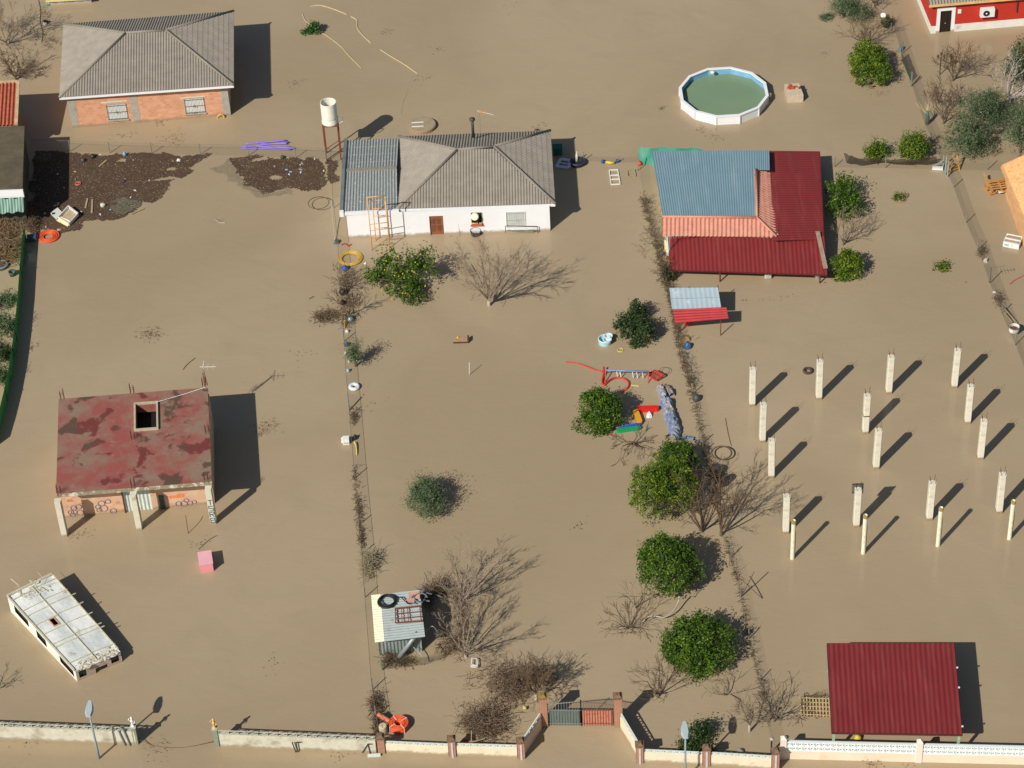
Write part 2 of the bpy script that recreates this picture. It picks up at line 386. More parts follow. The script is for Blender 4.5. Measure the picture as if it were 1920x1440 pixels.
# ------------------------------------------------------------------ flood water (one sheet to the horizon) over drowned ground
def water_mat():
    m, n, p, L = nodes_of('muddy_water')
    c = mix(n, A(163, 144, 115, 1.0), A(173, 154, 125, 1.0), ramp(n, noise(n, .05, 4, .55, dist=.8), .35, .65))
    c = mix(n, c, A(158, 140, 112, 1.0), ramp(n, noise(n, .17, 5, .6, dist=1.5), .52, .8, 0, .5))
    L.new(c, p.inputs['Base Color']); p.inputs['Roughness'].default_value = .09; p.inputs['IOR'].default_value = 1.33
    tc = n.nodes['TC']; add = None
    def term(scale, amt, det=2, st=(1, 1, 1)):
        nonlocal add
        mp = n.nodes.new('ShaderNodeMapping'); mp.inputs['Scale'].default_value = st; mp.inputs['Rotation'].default_value = (0, 0, .5); L.new(tc.outputs['Object'], mp.inputs[0])
        v = noise(n, scale, det, .5, mp.outputs[0], 1.0)
        k = n.nodes.new('ShaderNodeMath'); k.operation = 'MULTIPLY_ADD'; k.inputs[1].default_value = amt; L.new(v, k.inputs[0])
        if add is not None: L.new(add, k.inputs[2])
        else: k.inputs[2].default_value = 0
        add = k.outputs[0]
    term(2.2, .35, 3, (1, 2.6, 1)); term(.35, .9, 3, (1, 1.6, 1)); term(7, .05, 2, (1, 2, 1))
    for cx, cy, rr in ((935, 905, 4.5), (985, 690, 4.0), (830, 1020, 5.0)):       # rings spreading on the water
        g = G(cx, cy); sub = n.nodes.new('ShaderNodeVectorMath'); sub.operation = 'DISTANCE'; L.new(tc.outputs['Object'], sub.inputs[0]); sub.inputs[1].default_value = (g.x, g.y, 0)
        s = n.nodes.new('ShaderNodeMath'); s.operation = 'MULTIPLY'; s.inputs[1].default_value = 17; L.new(sub.outputs['Value'], s.inputs[0])
        q = n.nodes.new('ShaderNodeMath'); q.operation = 'SINE'; L.new(s.outputs[0], q.inputs[0])
        f = ramp(n, sub.outputs['Value'], .3, rr, .035, 0); x = n.nodes.new('ShaderNodeMath'); x.operation = 'MULTIPLY_ADD'
        L.new(q.outputs[0], x.inputs[0]); L.new(f, x.inputs[1]); L.new(add, x.inputs[2]); add = x.outputs[0]
    bump(n, p, add, .5, .05)
    return m
mb = MB(); mb.quad((-4000, -3000, 0), (4000, -3000, 0), (4000, 6000, 0), (-4000, 6000, 0))
structure(mb.build('flood_water', water_mat(), loc=(0, 0, 0)))
mb = MB(); mb.quad((-4000, -3000, -1.3), (4000, -3000, -1.3), (4000, 6000, -1.3), (-4000, 6000, -1.3))
structure(mb.build('ground', M('drowned_soil', A(120, 100, 75), .9), loc=(0, 0, -1.3)))

# ------------------------------------------------------------------ helpers for houses
def ridge_caps(mb, segs, r=.1):
    for a, b in segs: mb.tube([Vector(a) + Vector((0, 0, .03)), Vector(b) + Vector((0, 0, .03))], r, 7)
def window(Wl, par, r, fm, pm, bars=7, barm=None, sill=None, dep=.14, shutter=False, name='window'):
    u0, u1, z0, z1 = r; mb = MB(); t = .05
    for q in ((u0, u1, z0, z0 + t), (u0, u1, z1 - t, z1), (u0, u0 + t, z0 + t, z1 - t), (u1 - t, u1, z0 + t, z1 - t)): Wl.box(mb, *q, -.08, .012)
    wd = mb.build(name, fm, par)
    mb = MB(); Wl.box(mb, u0 + t, u1 - t, z0 + t, z1 - t, -dep, -.02); mb.build('shutter' if shutter else 'pane', pm, wd)
    if bars:
        mb = MB()
        for i in range(bars): u = u0 + .04 + (u1 - u0 - .08) * i / (bars - 1); mb.bar(Wl.pt(u, z0, .07), Wl.pt(u, z1, .07), .016)
        for z in (z0 + .12, (z0 + z1) / 2, z1 - .12): mb.bar(Wl.pt(u0, z, .07), Wl.pt(u1, z, .07), .018)
        um = (u0 + u1) / 2; zm = (z0 + z1) / 2
        mb.tube([Wl.pt(um + .1 * math.cos(a), zm + .1 * math.sin(a), .12) for a in np.linspace(0, 6.28, 9)[:-1]], .014, 4, closed=True)
        mb.build('window_bars', barm or dark_metal, wd)
    if sill:
        mb = MB(); Wl.box(mb, u0 - .06, u1 + .06, z0 - .08, z0 - .002, -.05, .1); mb.build('sill', sill, wd)
    return wd
def hip_roof(par, P, T1, T2, mat, rmat, pitch=.155, amp=.03, course=.38, fascia=None, fh=.2, cap=.1):
    a, b, c, d = map(Vector, P); mb = MB()
    slope(mb, a, b, T1, T2, pitch, amp, course); slope(mb, c, d, T2, T1, pitch, amp, course)
    slope(mb, d, a, T1, T1, pitch, amp, course); slope(mb, b, c, T2, T2, pitch, amp, course)
    rf = mb.build('roof', mat, par)
    mb = MB(); ridge_caps(mb, [(a, T1), (d, T1), (b, T2), (c, T2), (T1, T2)], cap); mb.build('ridge_tiles', rmat, rf, smooth=True)
    mb = MB(); ctr = (a + b + c + d) / 4
    for p, q in ((a, b), (b, c), (c, d), (d, a)):
        i1 = p + (ctr - p).normalized() * .18; i2 = q + (ctr - q).normalized() * .18; dn = Vector((0, 0, -fh)); o = Vector((0, 0, -.03))
        mb.hexa([p + dn, q + dn, i2 + dn, i1 + dn, p + o, q + o, i2 + o, i1 + o])
    mb.build('fascia', fascia or white_paint, par)
    mb = MB(); k = Vector((0, 0, -fh + .02)); mb.quad(a + k, d + k, c + k, b + k); mb.build('ceiling', pale_conc, par)
    return rf

# ------------------------------------------------------------------ brick house with grey hip roof (upper left)
brick_or = brick_mat('orange_brick', A(224, 164, 126), A(204, 140, 104), A(206, 170, 142), .33, .2, .018)
h = thing('brick_house', 'unplastered orange brick house with a grey hip roof and two barred windows', 'house', (-30.16, 150.2, 0), math.radians(2.5))
Wl = Wall(G(136, 240), G(433, 216))
r1 = Wl.rect(203, 194, 241, 224); r2 = Wl.rect(348, 183, 386, 212)
mb = MB(); Wl.panel(mb, 2.75, [r1, r2]); closed_body(mb, Wl, 9.4, 2.75); mb.build('wall', brick_or, h)
mb = MB()
for u0, u1 in ((0, .5), (4.36, 4.86), (Wl.W - .5, Wl.W)): mb = MB(); Wl.box(mb, u0 - .003, u1 + .003, -.6, 2.62, -.2, .012); mb.build('concrete_pillar', grey_conc, h)
pan = M('window_white', A(226, 226, 218), .4, .04, 3)
window(Wl, h, r1, grey_conc, pan, 8, sill=grey_conc); window(Wl, h, r2, grey_conc, pan, 8, sill=grey_conc)
mb = MB(); Wl.box(mb, r1[0] - .3, r1[1] + .1, r1[3] + .12, r1[3] + .22, -.02, .01); mb.build('lintel', pale_conc, h); mb = MB(); Wl.box(mb, r2[0] - .2, r2[1] + .1, r2[3] + .005, r2[3] + .1, -.02, .014); mb.build('lintel', pale_conc, h)
z = 2.85; E = [G(111, 183, z), G(438, 160, z), G(438, 21, z), G(119, 45, z)]
T1 = G(236, 62, 4.55); T2 = G(311, 57, 4.55)
hip_roof(h, E, T1, T2, roof_tile, roof_ridge, pitch=.19, amp=.03)
mb = MB(); mb.lathe(G(414, 221, .05), [(.26, -.05), (.3, 0), (.26, .05), (.2, 0)], 18, Matrix.Rotation(math.radians(70), 3, 'X'))
tag(mb.build('hose_ring', yellow_hose, smooth=True), 'yellow ring leaning against the brick house near its right corner', 'ring')

# ------------------------------------------------------------------ white house with chimney pipe (centre)
h = thing('white_house', 'white walled house with grey hip roof, brown door and low annex', 'house', tuple(G(654, 447)), math.radians(-1.9))
Wl = Wall(G(654, 447), G(1032, 433))
door = Wl.rect(807, 405, 833, 438); door = (door[0], door[1], -.5, door[3]); w1 = Wl.rect(884, 398, 905, 421); w2 = Wl.rect(949, 396, 986, 426)
mb = MB(); Wl.panel(mb, 2.02, [door, w1, w2]); closed_body(mb, Wl, 8.1, 2.02)
wl = mb.build('wall', white_paint, h)
mb = MB(); Wl.box(mb, door[0] + .002, door[1] - .002, -.5, door[3] - .003, -.16, -.1)
dr = mb.build('door', M('brown_door', A(140, 88, 58), .6, .15, 2), h)
mb = MB()
for a, b in ((.12, .42), (.55, .85)): Wl.box(mb, door[0] + a * .9, door[0] + b * .9, .25, .75, -.1, -.085); Wl.box(mb, door[0] + a * .9, door[0] + b * .9, .85, 1.25, -.1, -.085)
mb.build('door_panels', M('brown_door_panel', A(118, 72, 46), .6), dr)
window(Wl, h, w1, grey_conc, dark_hole, 6, M('bar_green', A(70, 84, 70), .6), sill=M('brick_sill', A(176, 96, 70), .8))
window(Wl, h, w2, white_paint, M('shutter_grey', A(205, 208, 200), .5, .05, 3), 9, M('bar_white', A(190, 195, 190), .5), shutter=True)
z = 2.1; E = [G(744, 392, z), G(1041, 382, z), G(1032, 245, z), G(747, 256, z)]
hip_roof(h, E, G(858, 281, 3.75), G(926, 275, 3.75), roof_tile, roof_ridge, pitch=.19, amp=.03, fh=.22)
# annex: two shallow slopes of dark corrugated sheet between raised edges
ann = M('fibre_cement_dark', A(150, 154, 150), .6, .12, 6, stain=A(212, 216, 210), stain_at=(.62, .68), stain_scale=6)  # pale patches painted in for the white sparkle on the courses
z = 2.12; a0, a1 = G(643, 397, z), G(745, 392, z); b0, b1 = G(647, 320, 2.5), G(744, 315, 2.5); c0, c1 = G(651, 263, 2.2), G(747, 259, 2.2)
mb = MB(); sheet(mb, a0, a1, b1, b0, .2, .035, course=.9, cstep=.02); sheet(mb, c1, c0, b0, b1, .2, .035, course=.9, cstep=.02)
rf = mb.build('annex_roof', ann, h); rf['label'] = 'dark corrugated sheet roof over the low annex'
mb = MB(); mb.bar(b0, b1, .26, .12); mb.build('ridge_tiles', roof_ridge, rf)
mb = MB(); mb.bar(a0 - Vector((.1, .12, .05)), b0 + Vector((-.1, 0, .02)), .22, .3); mb.bar(b0 + Vector((-.1, 0, .02)), c0 + Vector((-.1, .1, -.05)), .22, .3); mb.build('verge', M('verge_grey', A(110, 118, 116), .7), h)
mb = MB(); mb.bar(a0 + Vector((-.2, -.1, -.08)), a1 + Vector((.1, -.08, -.08)), .18, .2); mb.bar(a0 + Vector((-.22, -.12, -.05)), a0 + Vector((.05, -.12, -.05)), .3, .34); mb.build('gutter', white_paint, h)
mb = MB(); p = G(887, 250, 3.25); mb.tube([p - Vector((0, 0, .3)), p + Vector((0, 0, 1.05))], .1, 10); mb.lathe(p + Vector((0, 0, 1.05)), [(.1, 0), (.2, .04), (.2, .14), (.0, .22)], 12)
mb.build('chimney', M('chimney_pipe', A(70, 68, 62), .6, .25, 6), h, smooth=True)
# things on and at the white house
def antenna(label, base, hgt_, boom, col, arms=6, n2=(0, 0, 0), nm='antenna', tilt=0.0, mast=.02):
    t = thing(nm, label, 'antenna', tuple(base)); b = Vector(base); top = b + Vector((0, 0, hgt_)); mb = MB(); mb.tube([b, top], mast, 6); mb.build('mast', rust if arms < 4 else galv, t)
    mb = MB(); d = Vector(boom); s = d.cross(Vector((0, 0, 1))).normalized(); e0 = top - d * .15; mb.tube([e0, top + d], .015, 5)
    for i in range(arms): p = e0.lerp(top + d, (i + .5) / arms); l = .32 - .03 * i; mb.tube([p - s * l, p + s * l], .01, 4)
    mb.build('boom', col, t); return t
t = antenna('orange and silver television antenna standing behind the white house roof', G(901, 249, 3.1), 1.75, (.95, -.35, -.12), M('antenna_silver', A(210, 200, 185), .4), 7)
mb = MB(); p = G(901, 249, 3.1) + Vector((.02, 0, 1.72)); mb.bar(p + Vector((-.02, 0, 0)), p + Vector((.2, -.06, 0)), .12, .1); mb.build('amplifier_box', M('amp_orange', A(225, 150, 60), .5), t)
t = thing('satellite_dish', 'round cream satellite dish fixed above the small barred window', 'dish', tuple(Wl.pt(w1[0] + .25, 1.7, .25)))
Mx = Matrix.Rotation(math.radians(50), 3, 'X'); mb = MB(); mb.lathe(Wl.pt(w1[0] + .27, 1.62, .3), [(0, -.06), (.14, -.04), (.25, .02), (.26, .04), (.13, -.01), (0, -.03)], 18, Mx); mb.build('dish', M('dish_cream', A(236, 228, 200), .5), t, smooth=True)
mb = MB(); mb.bar(Wl.pt(w1[0] + .27, 1.6, 0), Wl.pt(w1[0] + .27, 1.6, .28), .04); mb.build('bracket', galv, t)
t = thing('flower_box', 'row of small potted flowers on the red sill of the small window', 'plant pots', tuple(Wl.pt(w1[0] + .3, w1[2], .1)))
mb = MB(); Wl.box(mb, w1[0] + .02, w1[1] - .02, w1[2] + .002, w1[2] + .12, .03, .16); mb.build('box', M('terracotta', A(190, 100, 70), .8), t)
mb = MB(); rd = random.Random(4)
for i in range(14): p = Wl.pt(rd.uniform(w1[0], w1[1]), w1[2] + .18, .1); mb.lathe(p, [(0, -.05), (.05, 0), (0, .05)], 6)
mb.build('flowers', M('flower_mix', A(220, 190, 90), .6, .4, 12), t)
t = thing('basket', 'dark round basket with a red handle floating below the small window', 'basket', tuple(G(892, 440)))
p = G(892, 440); mb = MB(); mb.lathe(p, [(.3, 0), (.36, .28), (.33, .28), (.28, .04), (0, .04)], 18); mb.build('bowl', M('basket_dark', A(52, 54, 52), .7, .2, 9), t)
mb = MB(); mb.tube([p + Vector((.36 * math.cos(a), .1, .28 + .24 * math.sin(a))) for a in np.linspace(0, 3.14, 9)], .018, 5); mb.build('handle', M('handle_red', A(150, 70, 60), .6), t)
t = thing('garden_table', 'metal framed table with green edge below the shuttered window', 'table', tuple(G(978, 436)))
a, b, c, d = G(948, 436), G(1008, 437), G(1006, 421), G(948, 422); up = Vector((0, 0, .55)); mb = MB()
for p in (a, b): mb.bar(p - Vector((0, 0, .5)), p + up, .035)
mb.bar(a + up, b + up, .035); mb.bar(a + Vector((0, 0, .15)), b + Vector((0, 0, .2)), .03); mb.build('frame', dark_metal, t)
mb = MB(); mb.bar(a + Vector((.1, .25, .08)), b + Vector((-.2, .25, .08)), .45, .05); mb.build('table_top', M('table_green', A(120, 140, 115), .6, .2, 5), t)
mb = MB(); mb.bar(a + Vector((.05, .2, .3)), a.lerp(b, .6) + Vector((0, .2, .3)), .14, .05); mb.build('plank', M('plank_orange', A(190, 120, 80), .7), t)
# scaffold frame leaning at the annex
scaf = M('scaffold_orange', A(222, 166, 92), .5, .1, 3)
t = thing('scaffold_frame', 'orange scaffold frame standing in the water against the annex gutter', 'scaffold', tuple(G(698, 470)))
mb = MB()
f = [G(698, 469), G(731, 465), G(729, 449), G(705, 451)]; tops = [q + Vector((0, 0, 3.0)) for q in (G(698, 469), G(731, 465))]
hs = [HT(698, 469, 370), HT(731, 465, 367), HT(729, 449, 374), HT(709, 451, 377)]
T = [p + Vector((0, 0, hh)) for p, hh in zip(f, hs)]
for p, q in zip(f, T): mb.tube([p - Vector((0, 0, .6)), q], .032, 6)
mb.tube([T[0], T[1]], .032, 6); mb.tube([T[2], T[3]], .03, 6); mb.tube([T[0], T[3]], .025, 5); mb.tube([T[1], T[2]], .025, 5)
for zz in (.5, 1.05, 1.6, 2.1): mb.tube([f[0] + Vector((0, 0, zz)), f[1] + Vector((0, 0, zz))], .026, 5)
for zz in (1.0, 2.0, 2.6): mb.tube([f[3] + Vector((0, 0, zz)), f[2] + Vector((0, 0, zz))], .026, 5)
mb.build('frame', scaf, t, smooth=True)

# ------------------------------------------------------------------ abandoned house with stained red roof (left)
def red_roof_mat():
    m, n, p, L = nodes_of('stained_red_roof')
    c = mix(n, A(150, 80, 72, 1.0), A(140, 116, 96, 1.0), ramp(n, noise(n, .4, 7, .72), .42, .6))
    c = mix(n, c, A(165, 140, 122), ramp(n, noise(n, 2.2, 7, .8), .55, .72, 0, .55))
    wet = ramp(n, noise(n, .72, 4, .55, dist=.45), .55, .6, 0, .9)
    c2 = mix(n, A(112, 44, 40, 1.0), A(84, 66, 50, 1.0), ramp(n, noise(n, .5, 2, .5), .44, .56))
    c = mix(n, c, c2, wet); L.new(c, p.inputs['Base Color']); p.inputs['Roughness'].default_value = .75; return m
h = thing('abandoned_house', 'abandoned concrete frame house with stained red flat roof and graffiti walls', 'house', tuple(G(122, 1003)), math.radians(2))
z1 = 3.02; O = G(105, 926, z1); Bp = G(397, 903, z1); D = G(110, 748, z1); Cp = G(392, 723, z1)
eu = (Bp - O); Wd = eu.length; eu.normalize(); ev = (D - O); Dd = ev.length; ev.normalize()
ra, rb = G(255, 807, z1) - O, G(293, 757, z1) - O
def uvof(q):                                          # coordinates along the slab edges
    det = eu.x * ev.y - eu.y * ev.x; return ((q.x * ev.y - q.y * ev.x) / det, (eu.x * q.y - eu.y * q.x) / det)
ua, va = uvof(ra); ub, vb = uvof(rb)
mb = MB(); panel(mb, O, eu, ev, Wd, Dd, [(ua, ub, va, vb)], (0, 0, -.6)); rf = mb.build('roof', red_roof_mat(), h)
mb = MB(); q = [O, O + eu * Wd, O + eu * Wd + ev * Dd, O + ev * Dd]
edge = M('slab_edge', A(150, 140, 115), .85, .2, 6, stain=A(215, 212, 195), stain_at=(.52, .6), stain_scale=3)
for i in range(4):
    a, b = q[i], q[(i + 1) % 4]; mb.quad(a - Vector((0, 0, .28)), b - Vector((0, 0, .28)), b - Vector((0, 0, .001)), a - Vector((0, 0, .001)))
lo = Vector((0, 0, -.28)); panel(mb, O + lo, eu, ev, Wd, Dd, [(ua, ub, va, vb)], (0, 0, .01)); mb.build('slab', edge, h)
mb = MB(); P = lambda u, v, zz: O + eu * u + ev * v + Vector((0, 0, zz))
def ubox(mb, u0, u1, v0, v1, za, zb): mb.hexa([P(u0, v0, za), P(u1, v0, za), P(u1, v1, za), P(u0, v1, za), P(u0, v0, zb), P(u1, v0, zb), P(u1, v1, zb), P(u0, v1, zb)])
k = .11
for b_ in ((ua - k, ub + k, va - k, va), (ua - k, ub + k, vb, vb + k), (ua - k, ua, va, vb), (ub, ub + k, va, vb)): ubox(mb, *b_, .002, .14)
mb.build('hatch_curb', M('curb', A(186, 172, 146), .85, .12, 5), rf)
mb = MB(); ubox(mb, ua - .4, ub + .4, va - .4, vb + .6, -2.9, -.8); mb.build('hatch_shade_block', dark_hole, h)  # near-black block painted as the shade below the hatch
Wf = Wall(G(122, 971), G(403, 944))
dz = Wf.rect(236, 929, 287, 958); dz = (dz[0], dz[1], -.5, 2.4)
gap = Wf.rect(298, 929, 314, 953); gap = (gap[0] + .05, gap[1], -.5, 2.3)
mb = MB(); Wf.panel(mb, 2.74, [dz]); closed_body(mb, Wf, Dd - 1.75, 2.74)
gbrick = brick_mat('graffiti_brick', A(220, 184, 150), A(210, 162, 128), A(204, 182, 160), .33, .2, .012, stain=A(196, 136, 108))
mb.build('wall', gbrick, h)
mb = MB(); a, b = Wf.pt(dz[0], -.5, -.05), Wf.pt(dz[1], -.5, -.05); up = Vector((0, 0, 2.9)); sheet(mb, a, b, b + up, a + up, .24, .03)
mb.build('sheet_metal_door', M('sheet_light', A(205, 215, 205), .5, .08, 4, stain=A(150, 120, 90), stain_at=(.6, .7), stain_scale=2), h)
mb = MB(); mb.bar(Wf.pt(dz[0] - .02, -.5, .05), Wf.pt(dz[0] - .02, 2.5, .05), .07); mb.build('door_post', M('post_dark', A(80, 52, 40), .8), h)
mb = MB(); Wf.box(mb, gap[0] + .05, gap[1] - .1, -.5, 1.05, -.02, .06); mb.build('board', M('teal_board', A(70, 88, 88), .7, .3, 4), h)
mb = MB()                                                          # sprayed rings and flowers
def ring(u, z, r, th=.024):
    if z - r < .02: z = r + .03
    mb.tube([Wf.pt(u + r * math.cos(a), z + r * math.sin(a), .014) for a in np.linspace(0, 6.28, 17)[:-1]], th, 4, closed=True)
for x, y, r in ((138, 952, .17), (147, 950, .18), (133, 960, .16), (139, 960, .17), (150, 961, .2), (137, 968, .15), (184, 950, .16), (186, 956, .15), (194, 953, .24), (202, 940, .16), (190, 944, .2), (213, 960, .18), (335, 944, .17), (345, 946, .2), (356, 943, .16), (364, 941, .13), (349, 938, .14)):
    u, z = Wf.at(x, y); ring(u, max(z, .2), r)
mb.build('graffiti', M('spray_blue', A(124, 106, 120), .6), h)
mb = MB()
for x, y, w_, hh in ((131, 941, .3, .22), (221, 944, .22, .16), (224, 955, .5, .05), (150, 945, .5, .05), (339, 933, .4, .3), (326, 934, .5, .22)):
    u, z = Wf.at(x, y); Wf.box(mb, u - w_ / 2, u + w_ / 2, z, z + hh, .002, .012)
g2 = mb.build('graffiti', M('spray_orange', A(224, 134, 84), .6), h)
for (x, y, ty), tx in (((122, 1003, 938), 0), ((262, 990, 925), 0), ((401, 979, 912), 1)):
    g = G(x, y); mb = MB(); a = .19
    mb.add([g + Vector((sx * a, sy * a, zz)) for zz in (-.6, 2.76) for sx, sy in ((-1, -.6), (-.8, -1), (.8, -1), (1, -.6), (1, .8), (-1, .8))], [(0, 1, 7, 6), (1, 2, 8, 7), (2, 3, 9, 8), (3, 4, 10, 9), (4, 5, 11, 10), (5, 0, 6, 11), (6, 7, 8, 9, 10, 11)])
    pc = mb.build('column', pale_conc, h)
    if tx:
        pc['label'] = 'corner column with the letters TSRB painted down it'
        segs = {'T': [((0, 1), (1, 1)), ((.5, 1), (.5, 0))], 'S': [((1, 1), (0, 1)), ((0, 1), (0, .5)), ((0, .5), (1, .5)), ((1, .5), (1, 0)), ((1, 0), (0, 0))],
                'R': [((0, 0), (0, 1)), ((0, 1), (1, 1)), ((1, 1), (1, .55)), ((1, .55), (0, .5)), ((.4, .5), (1, 0))],
                'B': [((0, 0), (0, 1)), ((0, 1), (.9, 1)), ((.9, 1), (.9, .55)), ((.9, .52), (0, .52)), ((1, .5), (1, 0)), ((1, 0), (0, 0))]}
        mb = MB(); zt = 1.95
        for ch in 'TSRB':
            for (x0, y0), (x1, y1) in segs[ch]:
                mb.bar(g + Vector((-.13 + .26 * x0, -.196, zt - .4 + .36 * y0)), g + Vector((-.13 + .26 * x1, -.196, zt - .4 + .36 * y1)), .05, .012, up=(0, 1, 0))
            zt -= .47
        mb.build('lettering', M('spray_teal', A(70, 110, 125), .6), pc)
rb_ = M('rebar', A(95, 50, 38), .8, .2, 6)
for i, (x, y) in enumerate(((117, 747), (248, 736), (383, 722), (250, 824), (389, 812), (111, 925), (250, 913), (387, 902))):
    g = G(x, y, z1); mb = MB()
    for dx, dy in ((-.1, -.08), (.1, -.08), (-.1, .1), (.1, .1)): mb.tube([g + Vector((dx, dy, -.1)), g + Vector((dx + .02 * dx, dy, .62 + .1 * math.sin(i * 3 + dx * 20)))], .016, 4)
    mb.tube([g + Vector((-.1, -.08, .3)), g + Vector((.1, -.08, .3)), g + Vector((.1, .1, .3)), g + Vector((-.1, .1, .3))], .01, 4, closed=True)
    mb.build('reinforcing_bars', rb_, h)
mb = MB(); mb.tube([G(385, 726, z1 + .03), G(345, 739, z1 + .05), G(293, 754, z1 + .16)], .018, 4); mb.build('cable', white_plastic, h)
t = antenna('thin television antenna with white arms on the corner of the red flat roof', G(384, 724, z1), 1.5, (.85, -.05, 0), white_plastic, 3, mast=.03)
mb = MB(); p = G(384, 724, z1) + Vector((0, 0, 1.5)); mb.tube([p + Vector((.1, -.5, 0)), p + Vector((.1, .5, .05))], .02, 4); mb.build('crossbar', white_plastic, t)
mb = MB(); mb.tube([G(386, 724, z1) + Vector((.1, .05, 0)), p + Vector((.06, 0, -.1))], .025, 5); mb.build('mast', rust, t)

# ------------------------------------------------------------------ house with blue sheet roof, tile skirt and red porch roof
red_sheet = M('red_sheet', A(131, 46, 45), .5, .07, .5, stain=A(122, 50, 47), stain_at=(.45, .8), stain_scale=.9, streak=((2.6, .25, 1), A(150, 78, 72), .45))
blue_sheet = M('blue_sheet', A(120, 148, 158), .45, .05, .8, streak=((2.2, .3, 1), A(150, 168, 172), .5))
terra = M('terracotta_tile', A(206, 146, 124), .7, .12, 3, stain=A(190, 114, 92), stain_at=(.5, .75), stain_scale=6)
h = thing('blue_roof_house', 'house under a blue sheet roof with terracotta tile skirt and red porch roof', 'house', tuple(G(1250, 470)))
zb = 2.35
B0, B1, B2, B3 = G(1243, 408, zb), G(1421, 406, zb), G(1442, 282, zb + .1), G(1222, 283, zb + .1)
Bm = G(1419, 319, zb + .08); Bt = G(1418, 282, zb + .1); mb = MB(); sheet(mb, B0, B1, Bt, B3, .15, .012); sheet(mb, Bm, G(1443, 319, zb + .08), B2, Bt, .15, .012); rf = mb.build('blue_roof', blue_sheet, h)
mb = MB(); m0, m1 = B0.lerp(B3, .62), B1.lerp(Bt, .62); mb.bar(m0 + Vector((0, 0, .03)), m1 + Vector((0, 0, .03)), .05, .03); mb.build('roof_seam', blue_sheet, rf)
body = [G(1246, 460, 0), G(1440, 455, 0)]
Wl = Wall((B0.x + .12, B0.y - 1.0), (B1.x + 1.2, B1.y - 1.2)); mb = MB(); Wl.panel(mb, 1.75, []); closed_body(mb, Wl, 8.4, 1.75); mb.build('wall', M('cream_wall', A(240, 236, 218), .7, .05, 1), h)
mb = MB(); a, b = Wl.pt(0, 1.75), Wl.pt(0, 1.75) - Wl.n * 8.4; mb.quad(a + Vector((.02, 1.4, 0)), b + Vector((.02, 0, 0)), b + Vector((.02, 0, .55)), a + Vector((.02, 1.4, .55))); mb.build('gable', white_paint, h)
# tile skirt: front and right
F0, F1 = G(1240, 443, 1.75), G(1456, 444, 1.7); F2 = G(1446, 319, 1.75)
K1 = G(1419, 408, zb + .08); K0 = B0 + Vector((-.05, -.03, .08)); K2 = G(1418, 318, zb + .12)
mb = MB(); slope(mb, F0, F1, K0, K1, .27, .045, .4); slope(mb, F1, F2, K1, K2, .27, .045, .4)
sk_ = mb.build('tile_roof', terra, h); mb = MB(); ridge_caps(mb, [(F1, K1), (K0, K1), (K1, K2)], .08); mb.build('ridge_tiles', terra, sk_, smooth=True)
# red porch (front) and red side roof (right)
q0, q1, q2, q3 = G(1256, 506, .95), G(1551, 515, .95), G(1545, 443, 1.4), G(1252, 441, 1.66)
mb = MB(); sheet(mb, q0, q1, q2, q3, .27, .018, prof='sin'); mb.build('porch_roof', red_sheet, h)
s0, s1, s2, s3 = G(1537, 284, 1.25), G(1547, 450, 1.3), G(1450, 452, 1.72), G(1442, 283, 2.0)
mb = MB(); sheet(mb, s1, s0, s3, s2, .26, .018); mb.build('side_roof', red_sheet, h)
mb = MB(); mb.bar(q1 + Vector((-.02, .02, -.06)), q2 + Vector((0, 0, -.06)), .05, .14); mb.bar(q2 + Vector((0, 0, -.02)), s0 + Vector((0, 0, -.06)), .05, .14); mb.bar(q0 - Vector((0, -.03, .06)), q1 - Vector((0, -.03, .06)), .05, .1); mb.build('roof_trim', M('dark_red_trim', A(96, 34, 38), .5), h)
for x, y in ((1262, 527), (1350, 528), (1537, 531)):
    g = G(x, y); mb = MB(); mb.tube([g - Vector((0, 0, .6)), g + Vector((0, 0, .86))], .05, 7); mb.build('post', M('post_brown', A(90, 60, 50), .7), h)
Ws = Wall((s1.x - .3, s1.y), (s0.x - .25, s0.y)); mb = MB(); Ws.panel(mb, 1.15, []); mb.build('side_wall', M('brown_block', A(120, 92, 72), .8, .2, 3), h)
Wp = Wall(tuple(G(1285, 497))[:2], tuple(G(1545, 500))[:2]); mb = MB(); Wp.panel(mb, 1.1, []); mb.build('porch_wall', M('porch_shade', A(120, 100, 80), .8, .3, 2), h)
mb = MB(); a, b = G(1533, 434, 1.5), G(1548, 503, 1.12); mb.bar(a, b, .28, .05)
tag(mb.build('plank', M('old_board', A(160, 135, 118), .8, .25, 5)), 'long weathered board lying along the right edge of the red porch roof', 'plank')
t = antenna('grey television antenna on a tall pole left of the red porch roof', G(1256, 500), 2.45, (1.3, .1, 0), M('antenna_grey', A(170, 172, 168), .4), 9, mast=.035)
t = thing('air_conditioner', 'white air conditioning unit with a grille in front of the red porch', 'air conditioner', tuple(G(1440, 524)))
g = G(1440, 524); mb = MB(); mb.box(g.x - .2, g.x + .2, g.y - .02, g.y + .28, .1, .62); mb.build('casing', white_plastic, t)
mb = MB()
for i in range(6): mb.box(g.x - .17, g.x + .17, g.y - .035, g.y - .022, .15 + .075 * i, .19 + .075 * i)
mb.build('grille', grey_conc, t)
mb = MB(); g = G(1462, 517); mb.box(g.x - .35, g.x + .35, g.y - .02, g.y + .3, .3, .38); tag(mb.build('shelf_board', grey_conc), 'flat grey board just under the red porch edge by the air conditioner', 'board')
mb = MB(); g = G(1532, 520); mb.lathe(g, [(0, 0), (.13, .02), (.15, .25), (.08, .3), (0, .3)], 12); tag(mb.build('bucket', white_plastic, smooth=True), 'small white bucket hanging at the right post of the red porch', 'bucket')
t = thing('yellow_box', 'cream and yellow boxes stacked beside the left end of the red porch', 'box', tuple(G(1250, 466)))
